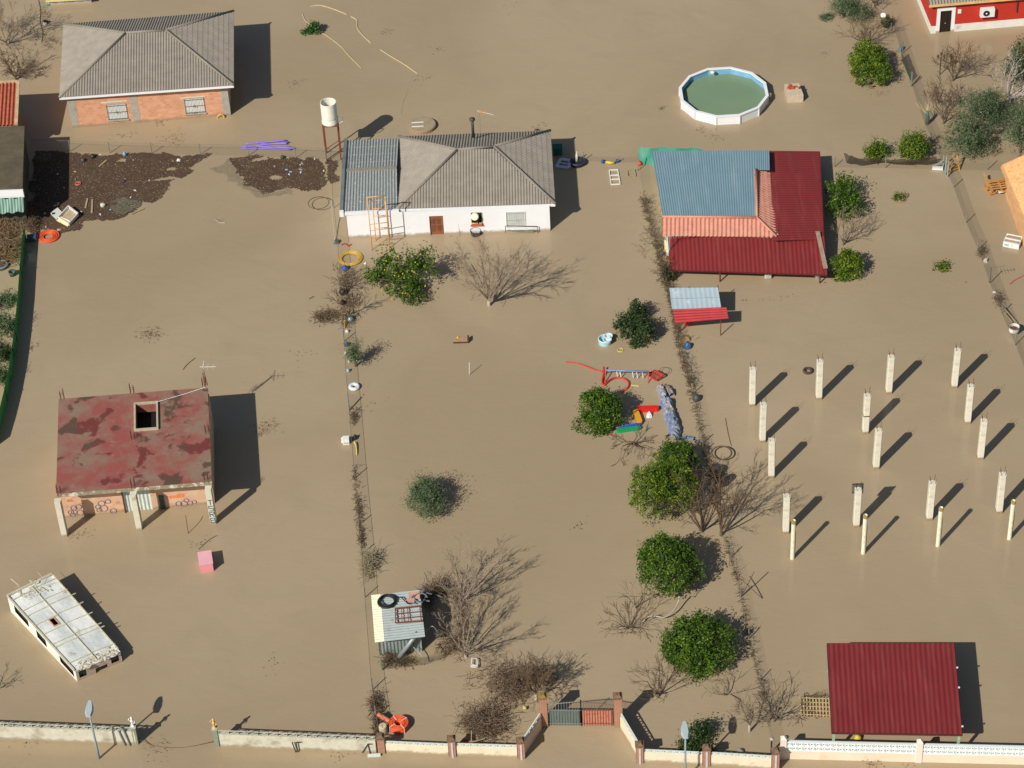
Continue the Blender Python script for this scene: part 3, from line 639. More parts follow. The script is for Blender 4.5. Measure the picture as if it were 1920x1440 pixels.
g = G(1251, 470); mb = MB(); mb.box(g.x - .18, g.x + .15, g.y - .1, g.y + .5, 0, .9); mb.build('cream_box', M('cream_box', A(235, 228, 190), .7), t); mb = MB(); mb.box(g.x - .17, g.x + .14, g.y - .14, g.y - .102, 0, .25); mb.build('yellow_base', M('yellow_base', A(214, 186, 70), .7), t)

# ------------------------------------------------------------------ small canopy (light blue and red sheets)
h = thing('canopy', 'small low canopy of one pale blue sheet and one red sheet beside the hedge', 'canopy', tuple(G(1300, 610)))
a, b, c, d = G(1260, 580, 1.3), G(1352, 576, 1.3), G(1346, 539, 1.62), G(1255, 540, 1.62)
mb = MB(); sheet(mb, a, b, c, d, .3, .008); mb.build('pale_sheet', M('pale_blue_sheet', A(172, 190, 196), .4, .05, 1.5, stain=A(205, 214, 214), stain_at=(.6, .66), stain_scale=1.5), h)
mb = MB(); m0, m1 = a.lerp(d, .48), b.lerp(c, .48); mb.bar(m0 + Vector((0, 0, .02)), m1 + Vector((0, 0, .02)), .04, .02); mb.build('seam', grey_conc, h)
a, b, c, d = G(1266, 607, 1.18), G(1366, 598, 1.18), G(1362, 577, 1.4), G(1262, 580, 1.4)
mb = MB(); sheet(mb, d, a, b, c, .22, .03); mb.build('red_sheet', M('red_bright_sheet', A(178, 58, 60), .5, .1, 1.5), h)
for x, y in ((1351, 629), (1275, 622), (1346, 570), (1262, 565)):
    g = G(x, y); mb = MB(); mb.tube([g - Vector((0, 0, .6)), g + Vector((0, 0, 1.15 if y > 600 else 1.5))], .035, 6); mb.build('post', rust, h)

# ------------------------------------------------------------------ red carport (lower right)
h = thing('red_carport', 'large red ribbed sheet carport on green posts behind the white patterned wall', 'carport', tuple(G(1680, 1400)))
a, b, c, d = G(1560, 1373, 2.0), G(1804, 1377, 2.0), G(1789, 1206, 2.02), G(1551, 1206, 2.02)
mb = MB(); sheet(mb, a, b, c, d, .27, .019); mb.build('roof', red_sheet, h)
mb = MB(); dn = Vector((0, 0, -.07))
for p, q in ((a, b), (b, c), (c, d), (d, a)): mb.bar(p + dn, q + dn, .06, .1)
mb.bar(a.lerp(d, .5) + dn, b.lerp(c, .5) + dn, .06, .1); mb.build('frame', M('frame_dark', A(80, 40, 42), .6), h)
gp = M('green_post', A(150, 178, 140), .6, .15, 5)
for p in (a + Vector((.12, .15, 0)), b + Vector((-.12, .15, 0)), c + Vector((-.12, -.15, 0)), d + Vector((.12, -.15, 0))):
    mb = MB(); mb.bar(Vector((p.x, p.y, -.6)), Vector((p.x, p.y, 1.9)), .13); mb.build('post', gp, h)
mb = MB()
for t_ in (.08, .5, .72): p = b.lerp(c, t_) + Vector((.03, 0, .02)); mb.box(p.x - .03, p.x + .06, p.y - .03, p.y + .03, p.z - .02, p.z + .05)
mb.build('clips', white_plastic, h)

# ------------------------------------------------------------------ shed with pale corrugated roof
h = thing('metal_shed', 'small corrugated metal shed cluttered with a tyre and rusty frame on top', 'shed', tuple(G(752, 1225)))
z = 1.75; a, b, c, d = G(703, 1206, z), G(797, 1195, z), G(787, 1107, z + .1), G(696, 1117, z + .1)
pale = M('pale_sheet_cream', A(238, 232, 198), .5, .05, 1); gr = M('grey_sheet_worn', A(164, 172, 170), .45, .08, 3, stain=A(120, 95, 75), stain_at=(.6, .75), stain_scale=1.2)
ab, dc = a.lerp(b, .19), d.lerp(c, .19)
mb = MB(); sheet(mb, dc, ab, b, c, .19, .035); mb.build('roof', gr, h)
up = Vector((0, 0, .012)); mb = MB(); sheet(mb, d + up, a + up, ab + up, dc + up, .19, .035); mb.build('roof_sheet', pale, h)['label'] = 'cream roof sheet along the left edge'
Wl = Wall(tuple(G(713, 1229))[:2], tuple(G(792, 1221))[:2]); p0, p1 = Wl.pt(0, -.6), Wl.pt(Wl.W, -.6)
for p, q in ((p0, p1), (p1, p1 - Wl.n * 2.9), (p1 - Wl.n * 2.9, p0 - Wl.n * 2.9), (p0 - Wl.n * 2.9, p0)):
    mb = MB(); u = Vector((0, 0, 2.33)); sheet(mb, p, q, q + u, p + u, .2, .025); mb.build('wall', M('wall_sheet', A(140, 150, 146), .5, .1, 2, metal=.2), h)
zr = 1.95
def torus(mb, c, R, r, n=28, m=8, rot=None, squash=1):
    pts = [Vector((R * math.cos(t), R * squash * math.sin(t), 0)) for t in np.linspace(0, 2 * math.pi, n + 1)[:-1]]
    mb.tube([Vector(c) + ((rot @ p) if rot else p) for p in pts], r, m, closed=True)
mb = MB(); c0 = G(725, 1128, zr)
torus(mb, c0, .46, .07); torus(mb, c0 + Vector((.04, .03, .1)), .43, .04)
mb.tube([c0 + Vector((.4, .25, .05)), c0 + Vector((.8, .2, .08)), c0 + Vector((1.15, -.25, .02)), c0 + Vector((1.3, -.3, 0))], .035, 6)
tag(mb.build('hose_coil', black_mat, smooth=True), 'black coiled hose lying on the shed roof', 'hose')
rf2 = M('rusty_frame', A(132, 70, 48), .8, .2, 5); mb = MB(); c = [G(742, 1168, zr), G(790, 1164, zr), G(787, 1136, zr), G(741, 1141, zr)]
for i in range(4): mb.bar(c[i], c[(i + 1) % 4], .06)
mb.bar(c[0].lerp(c[1], .5), c[3].lerp(c[2], .5), .04); mb.bar(c[0].lerp(c[3], .62), c[1].lerp(c[2], .62), .04); mb.bar(c[0].lerp(c[3], .3) , c[1].lerp(c[2], .3), .035); mb.bar(c[0].lerp(c[1], .25), c[3].lerp(c[2], .25), .035)
tag(mb.build('rusty_grating', rf2), 'rusty red metal grating lying flat on the shed roof', 'grating')
mb = MB(); c = G(775, 1116, zr); mb.box(c.x - .25, c.x + .35, c.y - .25, c.y + .25, 1.9, 1.97); mb.box(c.x - .4, c.x + .05, c.y - .5, c.y - .27, 1.88, 1.94)
tag(mb.build('boards', M('pink_board', A(206, 158, 140), .7, .15, 5)), 'pink worn boards on the far right corner of the shed roof', 'boards')
rd = random.Random(8); mb = MB(); c = G(789, 1122, 1.9)
for i in range(12):
    p = c + Vector((rd.gauss(0, .25), rd.gauss(0, .35), rd.uniform(-.1, .2))); mb.bar(p, p + Vector((rd.gauss(0, .17), rd.gauss(0, .17), rd.gauss(0, .05))), .06, .04)
mb.tube([c + Vector((.35 * math.cos(t), .35 * math.sin(t), .05)) for t in np.linspace(0, 5, 12)], .04, 6)
tag(mb.build('scrap_heap', M('scrap_grey', A(110, 118, 122), .6, .3, 7)), 'heap of dark grey scrap at the far right corner of the shed roof', 'scrap')
t = thing('metal_pipe', 'light grey metal flue pipe leaning from the water up to the shed roof', 'pipe', tuple(G(746, 1235)))
a, b = G(746, 1235, .05), G(783, 1187, 1.7); mb = MB(); mb.tube([a, b], [.14, .11], 12); mb.build('tube', galv, t, smooth=True); mb = MB(); d_ = (b - a).normalized(); mb.tube([b - d_ * .1, b + d_ * .03], .128, 12); mb.build('collar', dark_metal, t)
line_thing('bent_rail', 'thin bent grey rail in front of the shed, right of the pipe', 'rail', [(772, 1205, .9), (776, 1214, .6), (790, 1228, .4), (803, 1240, .1), (812, 1236, .02)], .025, galv)
line_thing('bent_rail', 'thin bent grey rail rising right of the shed', 'rail', [(797, 1184, 1.2), (808, 1175, 1.3), (815, 1177, 1.2), (828, 1194, .3)], .028, galv)
t = thing('wire_enclosure', 'low green framed wire enclosure around dead scrub in front of the shed', 'enclosure', tuple(G(717, 1256)))
a, b, c = G(717, 1256), G(800, 1246), G(838, 1232); u = Vector((0, 0, .85)); mb = MB(); mb.bar(a - Vector((0, 0, .5)), a + u, .07); mb.build('post', M('green_old', A(90, 110, 95), .6), t)
mb = MB(); mb.quad(a, b, b + u * .7, a + u * .9); mb.quad(b, c, c + u * .7, b + u * .7); mb.build('netting', net_mat('wire_net_dark', A(70, 62, 48), .25), t)

# ------------------------------------------------------------------ wrecked white bus body
h = bpy.data.objects.new('derelict_bus', None); COL.objects.link(h); zt = .8
p0, px_, py_, pxy = G(141, 1258, .85), G(228, 1224, .78), G(13, 1116, 1.3), G(97, 1075, 1.2)
h.location = (p0.x, p0.y, 0); tag(h, 'derelict white bus body with dirty torn roof sunk in the flood water', 'bus')
L_, W_ = (py_ - p0).length, (px_ - p0).length
def BP(u, v, d=0): return (p0.lerp(px_, u)).lerp(py_.lerp(pxy, u), v) + Vector((0, 0, d))     # u across (0 left), v along (0 near)
rnd = [(0, .012), (.02, 0), (.9, 0), (.97, .015), (1, .05), (1, .97), (.97, 1), (.03, 1), (0, .985)]
def busroof():
    m, n, p, L = nodes_of('bus_roof'); c = mix(n, A(246, 244, 230), A(206, 210, 204), ramp(n, noise(n, .7, 4), .4, .6))
    c = mix(n, c, A(120, 98, 72), ramp(n, noise(n, 1.3, 8, .75), .58, .68, 0, .8)); L.new(c, p.inputs['Base Color']); p.inputs['Roughness'].default_value = .7; bump(n, p, noise(n, 3, 5), .5, .08); return m
ht = (.47, .56, .52, .6)   # hatch u0,u1,v0,v1
ht = (.30, .42, .50, .585)
mb = MB(); us = [0, .02, ht[0], ht[1], .5, .7, .97, 1]; vs_ = [0, .03, .2, .35, ht[2], ht[3], .75, .9, 1]
crn = lambda u, v: -.05 * (abs(u - .5) * 2) ** 4 - .04 * (abs(v - .5) * 2) ** 8
for i in range(len(us) - 1):
    for j in range(len(vs_) - 1):
        if us[i] >= ht[0] and us[i + 1] <= ht[1] and vs_[j] >= ht[2] and vs_[j + 1] <= ht[3]: continue
        q = [(us[i], vs_[j]), (us[i + 1], vs_[j]), (us[i + 1], vs_[j + 1]), (us[i], vs_[j + 1])]
        if us[i + 1] == 1 and j == 0: q = [q[0], (.985, .012), q[2], q[3]]
        mb.quad(*[BP(a, b, crn(a, b)) for a, b in q])
rf = mb.build('roof', busroof(), h)
mb = MB(); bar = M('bus_ribs', A(200, 192, 165), .7, .15, 5)
mb.bar(BP(.5, .02, .03), BP(.5, .97, .03), .05, .05)
for v in (.1, .3, .34, .47, .59, .71, .78, .93): mb.bar(BP(.01, v, -.01), BP(.5, v, .03), .045, .05); mb.bar(BP(.5, v + .01, .03), BP(1.03, v + .01, -.03), .045, .05)
mb.bar(BP(.0, .01, -.01), BP(0, 1, -.01), .09, .06); mb.bar(BP(1, .05, -.02), BP(1, 1, -.02), .07, .06); mb.bar(BP(0, .995, 0), BP(1, .995, 0), .14, .08); mb.build('roof_ribs', bar, rf)
mb = MB(); rd = random.Random(3)
for i in range(120):
    u, v = rd.uniform(.03, .95), abs(rd.gauss(0, .035)); p = BP(u, v, rd.uniform(0, .05)); q = Vector((rd.gauss(0, .14), rd.gauss(0, .12), rd.gauss(0, .02)))
    r_ = Vector((rd.gauss(0, .09), rd.gauss(0, .09), rd.gauss(0, .02))); mb.quad(p, p + q, p + q + r_, p + r_)
for i in range(70):
    p = BP(rd.uniform(.2, .8), rd.gauss(.92, .04), .03); q = Vector((rd.gauss(0, .2), rd.gauss(0, .2), .02)); r_ = Vector((rd.gauss(0, .05), rd.gauss(0, .05), 0)); mb.quad(p, p + q, p + q + r_, p + r_)
mb.build('torn_lining', M('torn', A(205, 196, 172), .85, .3, 9), rf)
mb = MB(); mb.box(BP(.4, .545).x - .75, BP(.4, .545).x + .75, BP(.4, .545).y - .75, BP(.4, .545).y + .75, .02, .05); mb.build('hatch_shade_sheet', dark_hole, h)  # near-black sheet stands in for the shade under the bus hatch
mb = MB(); c = [BP(ht[0], ht[2], .012), BP(ht[1], ht[2], .012), BP(ht[1], ht[3], .012), BP(ht[0], ht[3], .012)]
for i in range(4): mb.bar(c[i], c[(i + 1) % 4], .07, .04)
mb.build('hatch_frame', M('hatch_red', A(196, 150, 130), .7), rf)
bw = M('bus_white', A(232, 230, 218), .6, .06, 1.5, stain=A(170, 160, 140), stain_at=(.6, .75), stain_scale=1.2)
def side(pa, pb, holes, name, mat):        # wall hanging from the roof edge between two roof points
    mb = MB(); n = 40; d = (pb - pa); L = d.length; e = Vector((d.x, d.y, 0)).normalized(); nn = Vector((e.y, -e.x, 0))
    cuts = sorted({0, 1, *[x for hh in holes for x in hh[:2]]})
    for a, b in zip(cuts, cuts[1:]):
        A0, B0_ = pa + d * a, pa + d * b; hh = [k for k in holes if k[0] <= (a + b) / 2 <= k[1]]
        segs_ = [(0, -2.2)] if not hh else [(0, -hh[0][2]), (-hh[0][3], -2.2)]
        for t0, t1 in segs_: mb.quad(A0 + Vector((0, 0, t1)), B0_ + Vector((0, 0, t1)), B0_ + Vector((0, 0, t0)), A0 + Vector((0, 0, t0)))
    o = mb.build(name, mat, h)
    for k in holes:
        mb = MB(); q = nn * -.1; mb.quad(*[pa + d * u + Vector((0, 0, -v)) + q for u, v in ((k[0], k[3]), (k[1], k[3]), (k[1], k[2]), (k[0], k[2]))]); mb.build('window', M('bus_window_dark', A(60, 62, 50), .3, .4, 2), o)
side(BP(0, 1, -.04), BP(0, 0, -.04), [(.09, .3, .2, .75), (.42, .56, .22, .8), (.76, .96, .2, .7)], 'side_wall', bw)
side(BP(0, 0, -.04), BP(.985, .012, -.04), [(.06, .22, .12, .6), (.42, .68, .42, .8), (.78, .95, .05, .55)], 'front_wall', M('bus_front', A(190, 170, 156), .7, .1, 2))
side(BP(1, .02, -.04), BP(1, 1, -.04), [(.3, .5, .2, .6)], 'side_wall', bw); side(BP(1, 1, -.04), BP(0, 1, -.04), [], 'rear_wall', bw)
mb = MB()
for v in (.3, .34, .71, .6, .47): p = BP(1.0, v + .01, -.03); mb.bar(p, p + (BP(1, v) - BP(.5, v)).normalized() * .3, .05)
mb.build('roof_brackets', bar, rf)

# ------------------------------------------------------------------ houses cut by the frame
h = thing('tile_roof_shed', 'low building with red clay tile roof at the left edge', 'building', tuple(G(10, 250)))
z = 2.75; mb = MB(); a, b, c, d = G(-130, 243, z), G(29, 234, z), G(33, 153, z + .5), G(-120, 160, z + .5); sheet(mb, a, b, c, d, .27, .06, course=.4, cstep=.02); mb.build('roof', M('red_clay_tile', A(176, 96, 70), .8, .2, 4), h)
mb = MB(); mb.bar(b + Vector((.05, 0, 0)), c + Vector((.05, 0, 0)), .22, .16); mb.bar(c + Vector((0, .02, 0)), d, .2, .14); mb.build('verge', M('verge_pale', A(196, 168, 130), .8, .2, 5), h)
mb = MB(); mb.prism([(a.x, a.y + .1), (b.x - .2, b.y + .1), (c.x - .2, c.y - .1), (d.x, d.y - .1)], -.6, z - .12); mb.build('wall', M('wall_brown', A(150, 128, 100), .8), h)
h = thing('flat_roof_shed', 'building with dark mossy flat roof and white front at the left edge', 'building', tuple(G(10, 380)))
z = 3.0; a, b, c, d = G(-140, 360, z), G(42, 353, z), G(46, 236, z), G(-130, 243, z); mb = MB(); mb.prism([tuple(p)[:2] for p in (a, b, c, d)], z - .14, z)
mb.build('roof', M('mossy_roof', A(98, 88, 68), .9, .18, 1.5, stain=A(78, 72, 56), stain_at=(.5, .7), stain_scale=.8), h)
mb = MB(); mb.prism([(a.x, a.y + .12), (b.x - .15, b.y + .12), (c.x - .15, c.y - .12), (d.x, d.y - .12)], -.6, z - .143); mb.build('wall', M('shaded_shed_wall', A(74, 72, 58), .9, .2, 3), h)  # wall colour darkened to paint in the shade on its side away from the sun
mb = MB(); mb.bar(a + Vector((0, -.06, -.36)), b + Vector((.03, -.06, -.36)), .14, .58); mb.build('fascia', white_paint, h)
mb = MB(); p, q = G(0, 363, z - .4), G(19, 362, z - .4); mb.bar(p + Vector((0, -.15, 0)), q + Vector((0, -.15, 0)), .02, .14); mb.build('sign_panel', M('panel_brown', A(150, 120, 110), .7), h)
mb = MB(); p0_, p1_ = G(-130, 378, 2.45), G(44, 370, 2.45); p2_, p3_ = G(44, 396, 1.7), G(-130, 412, 1.6); n = 60; rows = 7; V = []
for j in range(rows):
    for i in range(n): u = i / (n - 1); v = j / (rows - 1); p = p0_.lerp(p1_, u).lerp(p3_.lerp(p2_, u), v); V.append(p + Vector((0, -.05 * math.sin(u * 9), .07 * math.sin(u * 60 + v * 2) - .12 * math.sin(v * 3.14))))
mb.add(V, [(j * n + i, j * n + i + 1, (j + 1) * n + i + 1, (j + 1) * n + i) for j in range(rows - 1) for i in range(n - 1)])
m, nn, p, L = nodes_of('striped_cloth'); wv = nn.nodes.new('ShaderNodeTexWave'); wv.inputs['Scale'].default_value = 1.6; wv.inputs['Distortion'].default_value = .6; tc = nn.nodes.new('ShaderNodeTexCoord'); L.new(tc.outputs['Object'], wv.inputs[0])
L.new(mix(nn, A(84, 122, 108), A(146, 172, 156), ramp(nn, wv.outputs[1], .45, .55)), p.inputs['Base Color']); p.inputs['Roughness'].default_value = .8
mb.build('awning', m, h, smooth=True)['label'] = 'sagging green and white striped cloth awning'
# red house, top right
h = thing('red_house', 'red walled house with white base and white framed black door at top right', 'house', tuple(G(1745, 63)), math.radians(3.6))
Wl = Wall(G(1745, 63), G(1990, 42)); Wl2 = Wall((G(1745, 63) - Wl.n * 9)[:2], G(1745, 63)[:2])
dr = Wl.rect(1761, 20, 1782, 58); dr = (dr[0], dr[1], -.5, dr[3]); Hh = 2.55; redp = M('red_plaster', A(190, 52, 38), .7, .05, 1)
mb = MB(); Wl.panel(mb, Hh, [dr]); closed_body(mb, Wl, 9, Hh); mb.build('wall', redp, h)
mb = MB(); ex = .014
for u0, u1 in ((-.01, dr[0] - .26), (dr[1] + .26, Wl.W)): Wl.box(mb, u0, u1, -.5, .62, -.05, ex)
Wl.box(mb, -.014, .05, -.5, .62, -9.0, -.051)
base = mb.build('white_base', M('base_white', A(226, 224, 214), .7, .05, 2, stain=A(170, 160, 140), stain_at=(.6, .8)), h)
mb = MB()
for q in ((dr[0] - .26, dr[0], -.5, dr[3] + .28), (dr[1], dr[1] + .26, -.5, dr[3] + .28), (dr[0], dr[1], dr[3], dr[3] + .28)): Wl.box(mb, *q, -.1, .03)
mb.build('door_frame', white_paint, h)
mb = MB(); Wl.box(mb, dr[0] + .003, dr[1] - .003, -.5, dr[3] - .003, -.14, -.08); dd = mb.build('door', M('black_door', A(40, 32, 28), .4), h)
mb = MB(); mb.lathe(Wl.pt((dr[0] + dr[1]) / 2, .75, -.06), [(0, -.05), (.05, 0), (0, .05)], 8); mb.build('handle', galv, dd)
z = 2.62; e0 = Wl.pt(-.35, z, .35); e1 = Wl.pt(Wl.W, z, .35); e2 = e1 - Wl.n * 5 + Vector((0, 0, 1.4)); e3 = e0 - Wl.n * 5 + Wl.e * .0 + Vector((0, 0, 1.4))
mb = MB(); sheet(mb, e0, e1, e2, e3, .22, .05, course=.4, cstep=.02); mb.build('roof', roof_tile, h)
mb = MB(); mb.bar(e0 + Vector((0, 0, -.06)), e1 + Vector((0, 0, -.06)), .1, .16); mb.build('fascia', M('ochre_edge', A(225, 180, 120), .7), h)
mb = MB(); u, z_ = Wl.at(1799, 21); Wl.box(mb, u - .12, u + .12, z_ - .16, z_ + .16, 0, .06); mb.build('meter_box', white_plastic, h)
mb = MB(); u, z_ = Wl.at(1906, 20); mb.tube([Wl.pt(u, z_ - .1, .06), Wl.pt(u, 2.6, .06)], .05, 8); mb.build('downpipe', dark_metal, h)
t = thing('air_conditioner', 'white air conditioning unit with a black fan on the red house wall', 'air conditioner', tuple(Wl.pt(4, 1, .1)))
ra_ = Wl.rect(1836, 8, 1862, 27); mb = MB(); Wl.box(mb, ra_[0], ra_[1], ra_[2], ra_[2] + .68, .08, .4); mb.build('casing', white_plastic, t)
c = Wl.pt(ra_[0] + .42, ra_[2] + .33, .41); Rx = Matrix.Rotation(math.radians(90), 3, 'X'); mb = MB(); mb.lathe(c, [(0, .004), (.24, .004), (.24, -.01)], 24, Rx); mb.build('fan', M('fan_black', A(34, 36, 44), .5), t)
mb = MB(); mb.lathe(c + Wl.n * .02, [(0, 0), (.06, 0), (.06, -.02)], 12, Rx); mb.build('fan_hub', white_plastic, t)
# orange tile roof house at the right edge
h = thing('tile_roof_house', 'house with pale orange tile roof at the right edge beside the pallets', 'house', tuple(G(1960, 400)))
z = 2.0; a, b, c, d = G(1880, 312, z), G(1923, 415, z), G(2080, 380, 3.4), G(2060, 232, 3.4); mb = MB(); sheet(mb, b, a, d, c, .25, .05, course=.4, cstep=.02)
mb.build('roof', M('pale_orange_tile', A(230, 178, 122), .75, .12, 4, stain=A(200, 140, 95), stain_at=(.5, .7), stain_scale=5), h)
mb = MB(); mb.bar(a + Vector((-.05, 0, -.05)), b + Vector((-.05, 0, -.05)), .16, .14); mb.bar(a + Vector((0, .05, -.03)), d + Vector((0, .05, 0)), .2, .12); mb.build('fascia', M('fascia_orange', A(224, 170, 116), .8), h)
mb = MB(); mb.prism([(a.x + .25, a.y - .1), (a.x + .35, b.y + .1), (a.x + 9, b.y + .1), (a.x + 9, a.y - .1)], -.6, 1.85); mb.build('wall', M('wall_orange', A(220, 170, 120), .8), h)
# roof edge at the very top left
h = thing('yellow_edge_building', 'building with cream roof edge just inside the top left of the picture', 'building', tuple(G(120, -20)))
a, b = G(86, 2, .5), G(172, -3, .5); mb = MB(); k = Vector((0, 6, 0)); mb.quad(a, b, b + k, a + k); mb.build('roof', M('roof_shade_yellow', A(150, 130, 90), .8), h)
mb = MB(); mb.bar(a, b, .12, .14); mb.build('fascia', M('cream_edge', A(222, 208, 150), .7), h)
mb = MB(); mb.prism([(a.x + .1, a.y + .2), (b.x - .1, b.y + .2), (b.x - .1, b.y + 5), (a.x + .1, a.y + 5)], -.6, .4); mb.build('wall', white_paint, h)

# ------------------------------------------------------------------ fences
net_fine = net_mat('chain_link', A(96, 92, 80), .1)
post_grey = M('fence_post_grey', A(128, 134, 130), .6, .15, 4)
post_green = M('fence_post_green', A(70, 112, 100), .6, .15, 4)
def fence(name, label, run, posts, h=.85, mat=net_fine, pm=post_grey, pr=.03, rail=None, group=None, sag=0, nparts=None):
    P = [G(*p) for p in run]; t = thing(name, label, 'fence', tuple(P[0]), 0, group)
    hs = h if isinstance(h, (list, tuple)) else [h] * len(P); mb = MB()
    for (a, ha), (b, hb) in zip(zip(P, hs), zip(P[1:], hs[1:])):
        for i in range(4):
            p, q = a.lerp(b, i / 4), a.lerp(b, (i + 1) / 4); hp, hq = ha + (hb - ha) * i / 4, ha + (hb - ha) * (i + 1) / 4
            s1, s2 = (sag * math.sin(3.14 * i / 4), sag * math.sin(3.14 * (i + 1) / 4))
            mb.quad(p, q, q + Vector((0, 0, hq - s2)), p + Vector((0, 0, hp - s1)))
    mb.build('netting', mat, t)
    if rail:
        mb = MB(); mb.tube([p + Vector((0, 0, k)) for p, k in zip(P, hs)], .012, 4); mb.build('top_wire', rail, t)
    for p in posts:
        g = G(p[0], p[1]); hh = p[2] if len(p) > 2 else (max(hs) + .05); lx = p[3] if len(p) > 3 else 0
        mb = MB(); mb.tube([g - Vector((0, 0, .4)), g + Vector((lx, 0, hh))], pr, 6); mb.build('post', pm, t)
    return t
wire = M('wire', A(110, 105, 92), .6)
fence('wire_fence', 'wire fence on thin posts between the brick house and the dark debris patches', [(60, 281), (132, 284), (285, 289), (466, 292), (555, 296), (628, 299)], [(132, 284), (206, 287), (285, 288), (376, 290), (466, 292), (555, 296), (612, 304, 1.3)], .9, rail=wire)
fence('wire_fence', 'long wire fence between the bus field and the white house garden', [(622, 300), (626, 390), (634, 462), (640, 540), (645, 620), (651, 720), (658, 800), (666, 900), (673, 980), (681, 1060), (685, 1122), (691, 1200), (698, 1294), (705, 1340), (712, 1386)],
      [(626, 390), (637, 545), (645, 640), (656, 780), (666, 896), (673, 985), (678, 1040), (685, 1120), (699, 1293), (705, 1345)], .85, rail=M('wire_green', A(92, 104, 90), .6))
fence('wire_fence', 'wire fence between the central garden and the field of concrete columns', [(1197, 302), (1207, 370), (1236, 480), (1255, 570), (1275, 650), (1299, 730), (1317, 830), (1340, 940), (1358, 1020), (1381, 1090), (1395, 1160), (1405, 1200), (1417, 1260), (1432, 1330), (1452, 1408)],
      [(1298, 740), (1315, 835, 1.0), (1318, 850), (1371, 1045), (1389, 1120), (1404, 1198), (1424, 1278), (1443, 1350)], .85)
fence('wire_fence', 'right hand wire fence running down from the red house to the washing machine', [(1672, 40), (1688, 90), (1710, 160), (1735, 235), (1752, 270), (1764, 300), (1788, 350), (1812, 418), (1834, 468), (1856, 530), (1879, 590), (1905, 648), (1925, 700)],
      [(1654, 18), (1670, 65), (1692, 100), (1709, 162, 1.2), (1745, 270), (1788, 352, 1.0), (1811, 418, 1.0), (1832, 470, 1.0), (1856, 531, 1.25), (1879, 588, 1.0), (1903, 648, 1.0)], .95, net_mat('chain_link_dense', A(96, 88, 72), .2))
fence('wire_fence', 'short wire fence from the white house to the blue roofed house', [(1040, 297), (1100, 302), (1160, 305), (1197, 304)], [(1094, 302, .8), (1196, 320, 1.3), (1160, 305, .5)], .5)
fence('wire_fence', 'wire fence with grey posts behind the two yellow bushes, right of the red roof', [(1556, 314), (1660, 315), (1765, 318), (1853, 319), (1925, 324)], [(1565, 313), (1660, 315, 1.1), (1851, 319, 1.1)], .8)
# sagging dark netting on that fence
def cloth(name, label, cat, top, bot, mat, n=26, wob=.06, seed=1):
    rd = random.Random(seed); T = curve_pts(top, 0, 6); B = curve_pts(bot, 0, 6); mb = MB(); r = 5; V = []; m = min(len(T), len(B))
    for j in range(r):
        for i in range(m): p = T[i].lerp(B[i], j / (r - 1)); V.append(p + Vector((0, wob * math.sin(i * .9 + j), wob * .5 * math.sin(i * 1.7))))
    mb.add(V, [(j * m + i, j * m + i + 1, (j + 1) * m + i + 1, (j + 1) * m + i) for j in range(r - 1) for i in range(m - 1)])
    return tag(mb.build(name, mat, smooth=True), label, cat)
cloth('shade_netting', 'dark brown shade netting sagging along the fence in front of the yellow bushes', 'netting', [(1582, 287, .7), (1610, 296, .6), (1660, 299, .62), (1710, 299, .62), (1756, 294, .6)], [(1587, 305, .03), (1612, 310, .03), (1660, 306, .03), (1712, 310, .03), (1758, 306, .03)], net_mat('shade_cloth_brown', A(56, 44, 34), .86))
cloth('green_tarp', 'green plastic tarpaulin hanging behind the left corner of the blue roof', 'tarpaulin', [(1197, 277, 1.0), (1225, 277, 1.1), (1270, 277, 1.0), (1318, 279, .9)], [(1199, 307, .02), (1225, 310, .02), (1270, 300, .3), (1318, 290, .4)], M('tarp_green', A(64, 142, 118), .5, .12, 2), seed=3)
cloth('dark_netting', 'narrow dark netting leaning beside the right hand fence near the round bush', 'netting', [(1690, 94, .9), (1697, 112, .9), (1706, 135, .9)], [(1690, 112, 0), (1698, 130, 0), (1709, 156, 0)], net_mat('shade_cloth_grey', A(70, 66, 56), .7), seed=5)
# green net fence at the left edge
P = [(50, 448), (46, 470), (42, 520), (38, 580), (32, 640), (24, 700), (14, 752), (2, 800), (-10, 840)]
t = fence('green_net_fence', 'green opaque net fence curving down the left edge of the field', P, [(42, 520), (32, 640), (14, 752)], 1.05, M('green_net', A(58, 150, 72), .7, .2, 6), M('post_green_dark', A(40, 80, 45), .7), .035)
# fence tops just breaking the surface
def drift(name, label, cat, px, n, spread, mat, size=.05, seed=1, z=.02, up=0, group=None, kind=None, long_=1.0):
    rg = random.Random(seed); mb = MB(); C = curve_pts(px, z, 6)
    for i in range(n):
        p = rg.choice(C) + Vector((rg.gauss(0, spread), rg.gauss(0, spread), rg.uniform(0, up))); a = rg.uniform(0, 6.28); l = size * rg.uniform(.5, 2) * long_
        q = p + Vector((l * math.cos(a), l * math.sin(a), rg.gauss(0, .3 * up) if up else rg.uniform(0, .02))); q.z = max(q.z, .01)
        mb.tube([p, p.lerp(q, .5) + Vector((0, 0, .012)), q], size * rg.uniform(.08, .2), 3, caps=False)
    return tag(mb.build(name, mat), label, cat, group, kind)
scum = M('wet_twigs', A(110, 92, 68), .85, .25, 6)
debris_dark = M('dark_debris', A(84, 66, 50), .9, .35, 7)
